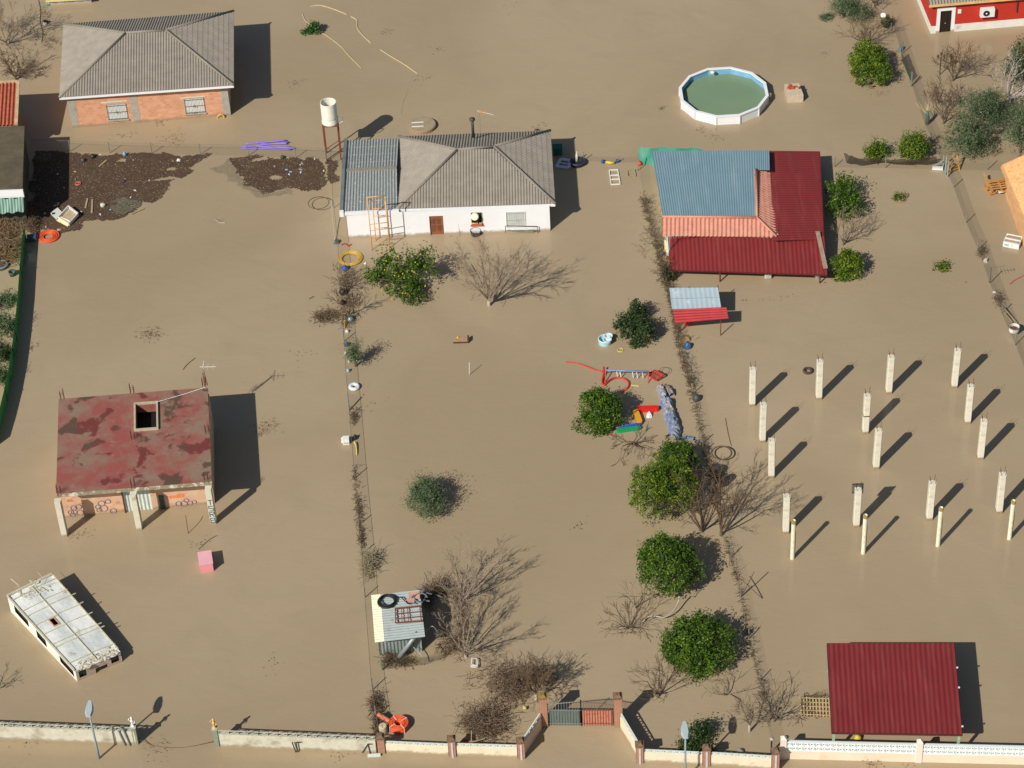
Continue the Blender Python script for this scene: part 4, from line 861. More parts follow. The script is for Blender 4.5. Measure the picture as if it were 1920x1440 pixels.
for nm, lb, px in (('sunken_fence_top', 'thin top of a drowned fence crossing right of the round yellow green bush', [(1536, 530), (1580, 530), (1635, 533), (1700, 531), (1760, 530), (1855, 528)]), ('sunken_fence_top', 'short top of a drowned fence right of the pale blue canopy', [(1388, 563), (1430, 563), (1470, 564), (1512, 565)])):
    mb = MB(); C = curve_pts(px, .005, 6); mb.tube(C, .013, 4); rd = random.Random(2)
    for i in range(9): p = rd.choice(C); mb.box(p.x - .04, p.x + .04, p.y - .02, p.y + .02, -.01, .03)
    tag(mb.build(nm, M('wet_line', A(140, 122, 96), .8)), lb, 'fence')

# ------------------------------------------------------------------ walls along the bottom
wall_grey = M('wall_mossy_grey', A(206, 202, 182), .85, .08, 3, stain=A(150, 138, 112), stain_at=(.5, .75), stain_scale=1.1, wet=True)
wall_cream = M('wall_cream', A(232, 220, 192), .8, .06, 2, stain=A(212, 184, 146), stain_at=(.55, .75), stain_scale=1.5, wet=True)
red_brick = brick_mat('red_brick', A(172, 104, 76), A(150, 84, 62), A(190, 165, 140), .24, .075, .012)
def block_wall(label, p0, p1, Hh, mat, th=.16, bh=.26, bw=.5, bmat=None, zslope=0, caps=True):
    Wl = Wall(p0, p1); t = thing('garden_wall', label, 'wall', (p0[0], p0[1], 0), math.atan2(Wl.e.y, Wl.e.x))
    mb = MB(); Wl.box(mb, 0, Wl.W, -.6, Hh - bh, -th, 0); w_ = mb.build('wall', mat, t)
    n = max(1, int(Wl.W / bw)); s = Wl.W / n; mb = MB(); k = .03; t2 = .1
    for i in range(n):           # open ventilation blocks: outer frame and a diagonal web in each
        a, b = i * s, (i + 1) * s; z0, z1 = Hh - bh + .002, Hh
        Wl.box(mb, a, a + k, z0, z1, -t2, -.03); Wl.box(mb, a + k, b, z1 - k, z1, -t2, -.03); Wl.box(mb, a + k, b, z0, z0 + .01, -t2, -.03)
        mb.hexa([Wl.pt(a + k, z0 + .012, -.04), Wl.pt(a + 2 * k + .02, z0 + .012, -.04), Wl.pt(a + 2 * k + .02, z0 + .012, -.09), Wl.pt(a + k, z0 + .012, -.09), Wl.pt(b - k - .03, z1 - k, -.04), Wl.pt(b, z1 - k, -.04), Wl.pt(b, z1 - k, -.09), Wl.pt(b - k - .03, z1 - k, -.09)])
    mb.build('pierced_blocks', bmat or mat, t); return Wl, t
blk = M('block_grey', A(190, 188, 170), .85, .12, 6, stain=A(100, 105, 92), stain_at=(.5, .7), stain_scale=3)
W1, wt1 = block_wall('mossy grey block wall at the bottom left, ending at a gap', G(-500, 1368), G(256, 1397), 1.28, wall_grey, bmat=blk)
W2, wt2 = block_wall('grey block wall with pierced top from the gap to the first brick pillar', G(414, 1401), G(706, 1413), 1.25, wall_grey, bmat=blk)
blk2 = M('block_pale', A(214, 220, 208), .8, .08, 6)
def pillar(label, x, y, h, w_=.38, cap=.46, ins=True, capc=None):
    g = G(x, y); t = thing('brick_pillar', label, 'pillar', tuple(g)); mb = MB(); a = w_ / 2; mb.box(g.x - a, g.x + a, g.y, g.y + w_, -.6, h); mb.build('shaft', red_brick, t)
    mb = MB(); c = cap / 2; m = g.y + a; mb.box(g.x - c, g.x + c, m - c, m + c, h + .002, h + .08)
    b = c * .8; mb.add([(g.x - b, m - b, h + .082), (g.x + b, m - b, h + .082), (g.x + b, m + b, h + .082), (g.x - b, m + b, h + .082), (g.x - b * .5, m - b * .5, h + .22), (g.x + b * .5, m - b * .5, h + .22), (g.x + b * .5, m + b * .5, h + .22), (g.x - b * .5, m + b * .5, h + .22)], [(4, 5, 6, 7), (0, 1, 5, 4), (1, 2, 6, 5), (2, 3, 7, 6), (3, 0, 4, 7)])
    mb.build('cap', capc or M('cap_brick', A(120, 96, 74), .9, .25, 6), t)
    if ins: mb = MB(); mb.box(g.x - .05, g.x + .05, g.y - .03, g.y - .002, -.3, h - .1); mb.build('pale_strip', M('strip_pale', A(206, 202, 210), .7), t)
    return g
pg = [pillar('red brick pillar next to the orange pipe coil, end of the cream wall', 716, 1414, 1.1, ins=False), pillar('red brick pillar in the middle of the cream wall left of the gate', 849, 1420, 1.2),
      pillar('red brick pillar where the left slanted gate wall begins', 978, 1424, 1.22), pillar('red brick pillar where the right slanted gate wall ends', 1200, 1432, 1.25),
      pillar('red brick pillar right of the second street lamp, behind the small leafy tree', 1325, 1438, 1.25), pillar('red brick pillar at the left end of the white patterned wall', 1454, 1446, 1.3)]
moss = M('cap_moss', A(134, 110, 60), .9, .2, 6)
gp1 = pillar('tall brick gate pillar with mossy yellow cap left of the gate', 1020, 1364, 2.15, .44, .5, False, moss); gp2 = pillar('tall brick gate pillar with brown cap right of the gate', 1160, 1364, 2.15, .44, .5, False)
def between(a, b, ga=.22): d = Vector(b) - Vector(a); d.normalize(); return Vector(a) + d * ga + Vector((0, .1, 0)), Vector(b) - d * ga + Vector((0, .1, 0))
for (a, b), lb, H_ in (((pg[0], pg[1]), 'cream rendered wall between the first two red brick pillars', .85), ((pg[1], pg[2]), 'cream wall left of the slanted gate wall, below the brown scrub', .92), ((pg[3], pg[4]), 'cream wall right of the gate behind the second street lamp', .95), ((pg[4], pg[5]), 'cream wall between the leafy bush and the white patterned wall', .98)):
    p, q = between(a, b); block_wall(lb, p, q, H_, wall_cream, bmat=blk2, bw=.32, bh=.17)
p, q = between(pg[2], gp1, .25); block_wall('slanted cream wall leading up to the left gate pillar', p + Vector((.05, 0, 0)), q + Vector((0, 0, 0)), 1.2, M('wall_pink', A(226, 196, 168), .8, .06, 2), bmat=blk2, bw=.34)
p, q = between(pg[3], gp2, .25); block_wall('slanted cream wall leading down from the right gate pillar', q, p, 1.2, wall_cream, bmat=blk2, bw=.34)
# the gate
t = thing('metal_gate', 'two leaf metal gate, left leaf grey sheet, right leaf red, with arched bars', 'gate', tuple(G(1090, 1362)))
ga, gb = Vector((gp1.x + .23, gp1.y + .15, 0)), Vector((gp2.x - .23, gp2.y + .15, 0)); mid = ga.lerp(gb, .505)
for (a, b), pm, pn in (((ga, mid), M('gate_grey', A(104, 116, 108), .6, .1, 3), 'grey'), ((mid, gb), M('gate_red', A(208, 132, 106), .7, .15, 3, stain=A(176, 96, 76), stain_at=(.5, .65), stain_scale=3), 'red')):
    e = (b - a).normalized(); L_ = (b - a).length; mb = MB(); a1, b1 = a + e * .08, b - e * .08
    mb.hexa([a1 + Vector((0, 0, -.5)), b1 + Vector((0, 0, -.5)), b1 + Vector((0, .03, -.5)), a1 + Vector((0, .03, -.5)), a1 + Vector((0, 0, 1.2)), b1 + Vector((0, 0, 1.2)), b1 + Vector((0, .03, 1.2)), a1 + Vector((0, .03, 1.2))])
    lf = mb.build('gate_leaf', pm, t); lf['label'] = pn + ' lower panel of the gate'
    mb = MB(); fr = []
    for i in range(13):
        f = i / 12; p = a + e * L_ * f + Vector((0, -.03, 0)); hh = 1.62 + .28 * (f if pn == 'grey' else 1 - f); fr.append(p + Vector((0, 0, hh))); mb.bar(p + Vector((0, 0, -.4)), p + Vector((0, 0, hh + .1)), .022 if 0 < i < 12 else .05)
    mb.tube(fr, .02, 5); mb.bar(a + Vector((0, -.03, 1.2)), b + Vector((0, -.03, 1.2)), .03); mb.bar(a + Vector((0, -.04, .18)), b + Vector((0, -.04, .18)), .035)
    mb.build('gate_bars', M('gate_bar_' + pn, A(128, 134, 128) if pn == 'grey' else A(120, 92, 76), .6, .15, 4), lf)
# white patterned wall at the bottom right
Wl = Wall(G(1472, 1423), G(2500, 1448)); t = thing('patterned_wall', 'white patterned block wall on a pink base in front of the red carport', 'wall', tuple(G(1472, 1423)))
mb = MB(); Wl.box(mb, 0, Wl.W, -.6, .62, -.2, 0); mb.build('base', M('pink_base', A(244, 218, 192), .8, .05, 1, stain=A(226, 190, 150), stain_at=(.6, .8)), t)
def lattice_mat():
    m, n, p, L = nodes_of('lattice_block'); tc = n.nodes.new('ShaderNodeTexCoord'); tc.name = 'TC'
    p.inputs['Base Color'].default_value = (*A(232, 238, 234), 1); p.inputs['Roughness'].default_value = .7; return m
mb = MB(); bw = .3; n = int(Wl.W / bw)       # pierced blocks: rings between thin frames, two courses
for r in range(2):
    z0 = .622 + r * .33; z1 = z0 + .328
    for i in range(n):
        a = i * bw; Wl.box(mb, a, a + .035, z0, z1, -.13, 0); Wl.box(mb, a + .035, a + bw, z0, z0 + .035, -.13, 0); Wl.box(mb, a + .035, a + bw, z1 - .035, z1, -.13, 0)
        c = (a + .167, (z0 + z1) / 2); mb.tube([Wl.pt(c[0] + .085 * math.cos(s), c[1] + .085 * math.sin(s), -.05) for s in np.linspace(0, 6.28, 9)[:-1]], .03, 4, closed=True)
        mb.bar(Wl.pt(a + .03, z0 + .03, -.05), Wl.pt(a + .1, z0 + .1, -.05), .04); mb.bar(Wl.pt(a + bw, z1 - .03, -.05), Wl.pt(a + bw - .07, z1 - .1, -.05), .04)
        mb.bar(Wl.pt(a + .03, z1 - .03, -.05), Wl.pt(a + .1, z1 - .1, -.05), .04); mb.bar(Wl.pt(a + bw, z0 + .03, -.05), Wl.pt(a + bw - .07, z0 + .1, -.05), .04)
mb.build('pierced_blocks', lattice_mat(), t)
mb = MB(); Wl.box(mb, .04, Wl.W, .63, 1.27, -.19, -.135); mb.build('backing_blocks', M('block_back', A(196, 206, 200), .8, .1, 8), t)
for x, y in ((1468, 1424), (1722, 1429)):
    u, _ = Wl.at(x, y); mb = MB(); Wl.box(mb, u - .16, u + .16, -.6, 1.5, -.24, .05); k = Wl.pt(u, 1.5, -.1)
    mb.add([Wl.pt(u - .16, 1.502, .05), Wl.pt(u + .16, 1.502, .05), Wl.pt(u + .16, 1.502, -.24), Wl.pt(u - .16, 1.502, -.24), Wl.pt(u, 1.68, -.1)], [(0, 1, 4), (1, 2, 4), (2, 3, 4), (3, 0, 4)]); mb.build('pier', M('pier_pink', A(238, 220, 204), .8, .05, 2), t)
# posts leaning on the grey walls
for i, (x, y, dx, lb) in enumerate(((219, 1394, -.05, 'first grey post leaning on the wall end, nearest the left street lamp'), (238, 1396, -.3, 'middle grey post leaning on the mossy wall end'), (247, 1396, -.25, 'grey post with curved top at the mossy wall end'))):
    g = G(x, y) - Vector((0, .06, 0)); mb = MB(); pts = [g - Vector((0, 0, .4)), g + Vector((dx, 0, 1.15))]
    if i == 2: pts += [g + Vector((dx - .03, 0, 1.3)), g + Vector((dx - .15, 0, 1.42)), g + Vector((dx - .3, 0, 1.46))]
    mb.tube(pts, .045, 7); tag(mb.build('leaning_post', galv if i else grey_conc, smooth=True), lb, 'post')
for i, (x, y, tx, lb) in enumerate(((556, 1408, 551, 'left one of two crossed brackets on the grey wall face'), (559, 1408, 558, 'right one of two crossed brackets on the grey wall face'), (695, 1411, 692, 'dark bracket with stay at the right end of the grey wall'))):
    g = G(x, y) - Vector((0, .08, 0)); mb = MB(); d = (tx - x) / 33.; top = g + Vector((d, 0, .75)); mb.bar(g - Vector((0, 0, .2)), top, .05); mb.bar(top, top + Vector((.25 if i else .05, 0, 0)), .05)
    if i == 2: mb.bar(top, g + Vector((-.45, 0, .1)), .035)
    tag(mb.build('wall_bracket', dark_metal), lb, 'bracket')
mb = MB(); g = G(702, 1413) - Vector((0, .12, 0)); mb.box(g.x - .35, g.x + .33, g.y - .12, g.y, 0, .14)
for i in range(4): mb.box(g.x - .3 + i * .16, g.x - .19 + i * .16, g.y - .125, g.y - .121, .04, .1)
tag(mb.build('concrete_block', blk2), 'pale pierced block lying at the foot of the first brick pillar', 'block')
# gate posts of the gap with figurines
for x, y, ty, col, lb, m_ in ((252, 1397, 1368, A(238, 232, 222), 'small white figurine on the end pillar of the mossy wall', 'white'), (411, 1400, 1372, A(226, 180, 110), 'small yellow figurine on the end pillar right of the gap', 'yellow')):
    g = G(x, y); t = thing('end_pillar', 'narrow grey end pillar under the %s figurine' % m_, 'pillar', tuple(g)); mb = MB(); s_ = -1 if m_ == 'yellow' else 1
    mb.box(g.x - .12 + .1 * s_, g.x + .12 + .1 * s_, g.y, g.y + .25, -.5, 1.3); mb.build('shaft', M('pillar_mossy', A(140, 150, 130), .8, .15, 4), t)
    mb = MB(); mb.box(g.x - .15 + .1 * s_, g.x + .15 + .1 * s_, g.y - .03, g.y + .28, 1.302, 1.36); mb.build('cap', blk, t)
    c = Vector((g.x + .1 * s_, g.y + .12, 1.362)); f = thing('figurine', lb, 'figurine', tuple(c)); mm = M('fig_' + m_, col, .6, .08, 8)
    mb = MB(); mb.lathe(c, [(.1, 0), (.1, .05), (.05, .06), (.07, .2), (.075, .34), (.11, .42), (.05, .5), (.045, .54), (.07, .6), (.05, .68), (0, .7)], 10)
    mb.tube([c + Vector((-.1, 0, .42)), c + Vector((-.17, -.03, .5)), c + Vector((-.12, -.03, .62))], .025, 5); mb.tube([c + Vector((.1, 0, .42)), c + Vector((.15, -.04, .3)), c + Vector((.08, -.07, .26))], .025, 5)
    mb.build('statue', mm, f, smooth=True)
# street lamps
def lamp(label, x, y, ty, lx, nm='street_lamp'):
    g = G(x, y); h = HT(x, y, ty); 
    if lx: h = 3.9
    t = thing(nm, label, 'street lamp', tuple(g), 0, 'street lamps on the flooded road'); pm = M('lamp_grey', A(138, 156, 158), .5, .08, 3)
    top = g + Vector((0, 0, h)); mb = MB(); mb.tube([g - Vector((0, 0, .5)), g + Vector((0, 0, 1)), top], [.07, .06, .045], 10); mb.build('pole', pm, t, smooth=True)
    return t, top, pm
# left lamp: foot (186,1422), lantern at (163,1327)
for lb, fx, fy, hx, hy in (('street lamp standing before the mossy grey wall at the bottom left', 186, 1422, 167, 1336), ('street lamp cut by the bottom edge before the small leafy tree', 1285, 1462, 1286, 1376)):
    g = G(fx, fy); h = HT(fx, fy, hy); t, top, pm = lamp(lb, fx, fy, hy, 0)
    ax = Vector((0, 1, .12)).normalized(); mb = MB(); V = []
    for s, w_, zz in ((-.28, .13, .0), (.05, .23, .0), (.4, .2, .0), (.7, .1, .02)):
        c = top + ax * s
        V += [c + Vector((-w_, 0, -.03)), c + Vector((-w_ * .7, 0, .1)), c + Vector((w_ * .7, 0, .1)), c + Vector((w_, 0, -.03))]
    F = [(0, 1, 2, 3), (15, 14, 13, 12)] + [(4 * i + k, 4 * i + (k + 1) % 4, 4 * i + 4 + (k + 1) % 4, 4 * i + 4 + k) for i in range(3) for k in range(4)]
    mb.add(V, F); hd = mb.build('lantern', M('lantern_grey', A(172, 186, 188), .5, .05, 3), t)
    mb = MB(); c = top + ax * .2; mb.hexa([c + Vector((x_, y_, z_)) for z_ in (-.1, -.035) for x_, y_ in ((-.12, -.2), (.12, -.2), (.12, .25), (-.12, .25))]); mb.build('lens', M('lens', A(200, 200, 190), .2), hd)

# ------------------------------------------------------------------ concrete columns standing in the water
cols = [(1411, 762, 694, 'front left'), (1536, 750, 680, ''), (1667, 739, 668, ''), (1790, 728, 658, ''), (1430, 830, 763, ''), (1623, 814, 745, ''), (1815, 795, 726, ''), (1447, 897, 830, ''), (1643, 880, 813, ''), (1839, 862, 795, ''), (1474, 1001, 935, ''), (1606, 989, 921, ''), (1743, 976, 910, ''), (1874, 963, 897, '')]
labels = ['first square column of the back row, nearest the hedge fence', 'second square column of the back row, by the floating tyre', 'third square column of the back row', 'last square column of the back row',
          'left column of the second row of square columns', 'middle column of the second row, with a dark band round it', 'right column of the second row of square columns',
          'left column of the third row of square columns', 'middle column of the third row of square columns', 'right column of the third row of square columns',
          'left column of the front row of square columns', 'column with a dark board fixed behind its top', 'third column of the front row of square columns', 'right column of the front row of square columns']
mb = MB(); a = .19
sec = [(-a, -a * .7), (-a * .8, -a), (a * .8, -a), (a, -a * .7), (a, a), (-a, a)]
hc = 2.85
mb.add([(x, y, z) for z in (-.6, hc) for x, y in sec], [(i, (i + 1) % 6, 6 + (i + 1) % 6, 6 + i) for i in range(6)] + [(6, 7, 8, 9, 10, 11)])
proto = None
for (x, y, ty, _), lb in zip(cols, labels):
    g = G(x, y) + Vector((0, .17, 0))
    if proto is None:
        proto = thing('concrete_column', lb, 'column', (0, 0, 0), 0, 'bare concrete columns standing in the flooded field')
        mb.build('shaft', M('column_pale', A(226, 219, 198), .85, .06, 4, stain=A(170, 156, 134), stain_at=(.54, .74), stain_scale=1.8, wet=True), proto)
        m2 = MB(); m2.prism([(u * 1.02, v * 1.02) for u, v in sec], -.05, .16); m2.build('wet_foot', M('wet_foot', A(160, 138, 106), .7, .1, 5), proto)
        for u, v, k in ((-.12, -.12, .42), (.12, -.12, .36), (.12, .12, .5), (-.12, .12, .4)):
            m2 = MB(); m2.tube([(u, v, hc - .05), (u * 1.1, v, hc + k * .6), (u * 1.3, v, hc + k)], .012, 4); m2.build('reinforcing_bar', rb_, proto)
        bpy.context.view_layer.update(); proto.location = g
    else:
        rq = random.Random(x); c = copy_thing(proto, g, lb, rz=rq.uniform(-.05, .05)); c.rotation_euler = (rq.uniform(-.012, .012), rq.uniform(-.012, .012), c.rotation_euler[2]); c.scale = (1, 1, rq.uniform(.97, 1.04))
    if 'board' in lb:
        t = thing('board', 'dark square board fixed behind the top of one column', 'board', tuple(g + Vector((-.1, .2, 2.2))))
        m2 = MB(); p = g + Vector((-.02, .2, 0)); m2.box(p.x - .3, p.x + .34, p.y, p.y + .04, 2.35, 3.05); m2.build('panel', M('panel_dark', A(96, 98, 90), .7, .1, 4), t)
        m2 = MB()
        for q in ((p.x - .3, p.x + .34, 3.0, 3.05), (p.x - .3, p.x + .34, 2.35, 2.4), (p.x + .27, p.x + .34, 2.4, 3.0)): m2.box(q[0], q[1], p.y - .03, p.y - .002, q[2], q[3])
        m2.build('frame', dark_metal, t)
    if 'band' in lb:
        m2 = MB(); m2.prism([(g.x + u * 1.06, g.y + v * 1.06) for u, v in sec], 1.38, 1.43); m2.build('band', dark_metal, c)
pl = ['first round pipe column, left of the others, at the front', 'second round pipe column, standing in front of the column with the board', 'third round pipe column at the front', 'right round pipe column near the picture edge']
for (x, y), lb in zip(((1486, 1050), (1619, 1040), (1759, 1026), (1893, 1013)), pl):
    g = G(x, y) + Vector((0, .12, 0)); t = thing('pipe_column', lb, 'column', tuple(g), 0, 'pale plastic pipe columns in front of the square columns')
    m2 = MB(); m2.lathe(g, [(.125, -.5), (.125, 2.95), (.1, 2.95), (.1, 2.5), (.0, 2.5)], 14); m2.build('pipe', M('pipe_cream', A(240, 232, 204), .6, .06, 3, stain=A(214, 186, 120), stain_at=(.52, .7), stain_scale=2.5), t, smooth=False)
    m2 = MB(); m2.lathe(g, [(.128, 2.74), (.14, 2.76), (.14, 2.95), (.1, 2.97)], 14); m2.build('collar', M('collar_ochre', A(170, 140, 84), .7, .3, 9), t)
    m2 = MB(); m2.tube([g + Vector((.1, -.02, 2.4)), g + Vector((.14, -.02, 1.9)), g + Vector((.13, -.02, .5))], .012, 4); m2.build('wire', rust, t)

# ------------------------------------------------------------------ pool
t = thing('above_ground_pool', 'white twelve sided above ground pool full of green water', 'pool', (0, 0, 0))
zr = .72; e1, e2 = G(1274, 169, zr), G(1439, 170, zr); cx = (e1 + e2) / 2; R = (e2 - e1).length / 2 * 1.0
cy0, cy1 = G(1357, 125, zr), G(1358, 219, zr); c = Vector(((e1.x + e2.x) / 2, (cy0.y + cy1.y) / 2, 0)); t.location = c; Ry = (cy0.y - cy1.y) / 2
P12 = [(math.cos(math.radians(15 + 30 * i)) * R / math.cos(math.radians(15)), math.sin(math.radians(15 + 30 * i)) * Ry / math.cos(math.radians(15)) * .985) for i in range(12)]
def ringp(s, z): return [c + Vector((x * s, y * s, z)) for x, y in P12]
def band(mb, A_, B_): n = len(A_); mb.add(A_ + B_, [(i, (i + 1) % n, n + (i + 1) % n, n + i) for i in range(n)])
mb = MB(); band(mb, ringp(.985, -.4), ringp(.985, zr - .06)); mb.build('wall', M('pool_white', A(248, 248, 242), .4, .03, 1), t)
mb = MB(); band(mb, ringp(.955, zr - .05), ringp(.955, -.3)); mb.build('liner', M('pool_liner', A(124, 178, 212), .4, .12, 2), t)
mb = MB(); o, i_ = ringp(1.0, zr), ringp(.935, zr); ol, il = ringp(1.0, zr - .07), ringp(.935, zr - .07)
n = 12; mb.add(o + i_ + ol + il, [(k, (k + 1) % n, n + (k + 1) % n, n + k) for k in range(n)] + [(2 * n + k, 2 * n + (k + 1) % n, (k + 1) % n, k) for k in range(n)] + [(n + k, n + (k + 1) % n, 3 * n + (k + 1) % n, 3 * n + k) for k in range(n)]); mb.build('rim', M('rim_white', A(246, 248, 246), .4, .03, 1), t)
m, nn, p, L = nodes_of('pool_water'); L.new(mix(nn, A(120, 143, 114), A(127, 148, 116), ramp(nn, noise(nn, .3, 3), .3, .7)), p.inputs['Base Color']); p.inputs['Roughness'].default_value = .08; p.inputs['IOR'].default_value = 1.33
mb = MB(); q = ringp(.954, zr - .5); mb.add(q, [tuple(range(12))]); mb.build('pool_water', m, t)
for k in range(12):
    mb = MB(); p = ringp(.99, 0)[k]; mb.bar(p - Vector((0, 0, .4)), p + Vector((0, 0, zr - .08)), .07); mb.build('upright', M('upright_white', A(226, 226, 216), .5, .05, 2), t)
mb = MB(); p = G(1336, 136, zr - .1); mb.lathe(p, [(0, -.08), (.14, -.02), (.16, .06), (.1, .1), (0, .1)], 14); mb.build('skimmer', white_plastic, t, smooth=True)
mb = MB(); p = G(1443, 178, .35); mb.lathe(p, [(0, -.14), (.13, -.1), (.15, .05), (.08, .14), (0, .15)], 12); tag(mb.build('pool_filter', M('filter_cream', A(236, 218, 176), .5), smooth=True), 'small cream filter hanging at the right side of the pool', 'filter')

# water tank on a rusty stand
t = thing('water_tank', 'white cylindrical water tank open on top, standing on a rusty steel stand', 'water tank', tuple(G(630, 302)))
zt0 = 2.85; g0 = G(619, 229, zt0); g0 = Vector((g0.x, g0.y, 0)); r = .55
mb = MB(); cpt = g0 + Vector((0, 0, zt0)); mb.lathe(cpt, [(0, .02), (r * 1.04, .02), (r * 1.04, .12), (r, .3), (r * .97, .4), (r, .5), (r, 1.65), (r * .93, 1.65), (r * .93, .9), (0, .9)], 30)
mb.build('tank', M('tank_white', A(232, 230, 214), .6, .05, 1.5, stain=A(190, 180, 150), stain_at=(.62, .8)), t)
mb = MB(); mb.lathe(cpt, [(0, .95), (r * .925, .95)], 24); mb.build('sediment', M('tank_inside', A(150, 110, 84), .8, .2, 3), t)
mb = MB(); mb.bar(cpt + Vector((-.38, .2, 1.3)), cpt + Vector((.4, -.25, 1.2)), .04); mb.build('inner_rod', white_plastic, t)
lg = [g0 + Vector((dx, dy, 0)) for dx, dy in ((-.5, -.45), (.5, -.45), (.5, .45), (-.5, .45))]
mb = MB()
for i in range(4): mb.bar(lg[i] + Vector((0, 0, zt0 - .04)), lg[(i + 1) % 4] + Vector((0, 0, zt0 - .04)), .09, .09)
mb.add([p + Vector((0, 0, zt0 + .008)) for p in lg], [(0, 1, 2, 3)]); mb.build('stand_frame', rust, t)
legm = rust
for i, p in enumerate(lg):
    mb = MB(); mb.bar(p - Vector((0, 0, .5)), p + Vector((0, 0, zt0 - .09)), .075); mb.build('leg', rust, t)
mb = MB(); mb.bar(lg[0] + Vector((0, 0, .9)), lg[1] + Vector((0, 0, 1.6)), .04); mb.bar(lg[1] + Vector((0, 0, .9)), lg[2] + Vector((0, 0, 1.6)), .04); mb.build('brace', rust, t)
mb = MB(); mb.tube([cpt + Vector((.55, -.1, .5)), cpt + Vector((.85, -.1, .45)), cpt + Vector((.9, -.1, .1)), cpt + Vector((.55, -.15, -.1))], .03, 6); mb.build('outlet_hose', galv, t)

# ------------------------------------------------------------------ leafy trees and bushes
lt = leafy('lemon_tree', 'lemon tree with loose crown and yellow lemons in front of the white house', 'tree', [(755, 463, 824, 545), (705, 468, 765, 540), (715, 508, 800, 568), (684, 500, 728, 545), (745, 525, 806, 572)], 4200, 1, size=.1, clump=.26, shell=.3, shoots=.15)
rd = random.Random(5); lem = None
lb_ = [blob(*b) for b in ((755, 463, 824, 545), (705, 468, 765, 540), (715, 508, 800, 568), (745, 525, 806, 572))]
for i in range(26):
    b = rd.choice(lb_); v = Vector((rd.gauss(0, 1), rd.gauss(-.8, 1), rd.gauss(.5, 1))).normalized(); p = Vector((b[0] + v.x * b[3], b[1] + v.y * b[4], max(.2, b[2] + v.z * b[5])))
    if lem is None:
        mb = MB(); mb.lathe((0, 0, 0), [(0, -.06), (.034, -.04), (.05, 0), (.034, .04), (0, .06)], 8); me = mb.build('lemon', M('lemon', A(206, 176, 50), .5, .08), loc=(0, 0, 0)); lem = me; lem.parent = lt; lem.location = p - lt.location
    else: c = lem.copy(); COL.objects.link(c); c.location = p - lt.location
leafy('dark_tree', 'dark green tree beside the blue plastic basins, left of the pale canopy', 'tree', [(1180, 563, 1214, 602), (1150, 584, 1202, 634), (1176, 592, 1229, 646), (1172, 630, 1216, 653)], 5200, 2, dark_leaf, .08)
leafy('orange_tree', 'dense citrus tree left of the red, yellow and green boards', 'tree', [(1084, 726, 1160, 800), (1071, 765, 1165, 817), (1100, 735, 1168, 805)], 7000, 3, citrus, .085, group='citrus trees in the central garden')
leafy('orange_tree', 'citrus tree just below the blue crumpled tarpaulin, behind the bare branches', 'tree', [(1232, 824, 1310, 892)], 4200, 4, citrus, .085, group='citrus trees in the central garden')
leafy('orange_tree', 'wide bright citrus tree partly covered by bare branches', 'tree', [(1177, 872, 1270, 978), (1215, 862, 1312, 968), (1215, 845, 1280, 900)], 9000, 5, citrus_yellow, .085, group='citrus trees in the central garden')
leafy('orange_tree', 'round citrus tree alone between the two other citrus trees at the fence', 'tree', [(1190, 1003, 1313, 1117)], 9500, 6, citrus, .085, group='citrus trees in the central garden', shell=.62)
leafy('orange_tree', 'large citrus tree with yellowish leaf tips nearest the gate', 'tree', [(1245, 1152, 1382, 1262), (1234, 1178, 1320, 1245), (1262, 1205, 1345, 1272)], 12000, 7, citrus, .088, group='citrus trees in the central garden', shell=.6, shoots=.06)
leafy('olive_bush', 'grey green olive bush alone in the middle of the garden water', 'bush', [(760, 902, 836, 972), (780, 893, 822, 940)], 6500, 8, olive_leaf, .085, asp=.24, shoots=.2, shell=.4)
leafy('round_bush', 'round citrus bush with yellowing top near the upper right fence', 'bush', [(1590, 80, 1662, 140), (1592, 100, 1672, 163)], 7500, 9, citrus_yellow, .09)
leafy('olive_tree', 'olive shrub at the top edge near the upper right fence', 'tree', [(1558, -8, 1608, 38), (1595, 8, 1632, 40)], 4500, 10, olive_leaf, .08, asp=.3, shoots=.3)
leafy('low_shrub', 'small low olive shrub left of the top edge olive', 'bush', [(1535, 26, 1562, 40)], 700, 11, olive_leaf, .08, asp=.3)
leafy('low_shrub', 'small dark green shrub by the fence near the white dish', 'bush', [(1652, 34, 1674, 53)], 900, 12, dark_leaf, .07)
leafy('olive_tree', 'large olive tree filling the corner beside the gate frame', 'tree', [(1790, 172, 1880, 262), (1768, 225, 1850, 300), (1830, 168, 1892, 240), (1795, 240, 1868, 297)], 13000, 13, olive_leaf, .085, asp=.3, shoots=.12, shell=.45)
leafy('olive_tree', 'olive tree cut by the right edge above the orange tile roof', 'tree', [(1884, 190, 1950, 292)], 5500, 14, olive_leaf, .085, asp=.3, shoots=.12, shell=.45)
leafy('olive_tree', 'dark olive tree at the right edge below the red house', 'tree', [(1884, 74, 1960, 180)], 5000, 15, dark_leaf, .085, asp=.35, shoots=.25, shell=.4)
leafy('yellow_bush', 'smaller yellow green bush behind the sagging brown netting', 'bush', [(1620, 269, 1666, 302)], 1900, 16, citrus_yellow, .085, shoots=.2)
leafy('yellow_bush', 'larger yellow green bush behind the right end of the brown netting', 'bush', [(1686, 253, 1740, 302)], 2800, 17, citrus_yellow, .085, shoots=.2)
leafy('loquat_tree', 'loose tree with pale leaf tips against the red roof side', 'tree', [(1547, 332, 1612, 385), (1555, 360, 1618, 412)], 2600, 18, citrus, .1, shoots=.3, shell=.3)
leafy('round_bush', 'yellow green bush at the lower right corner of the red porch', 'bush', [(1562, 471, 1618, 522), (1558, 500, 1600, 527)], 3600, 19, citrus_yellow, .09)
leafy('small_plant', 'small yellow green plant in open water above the columns', 'plant', [(1752, 492, 1782, 510)], 380, 20, citrus_yellow, .08, trunk=.03)
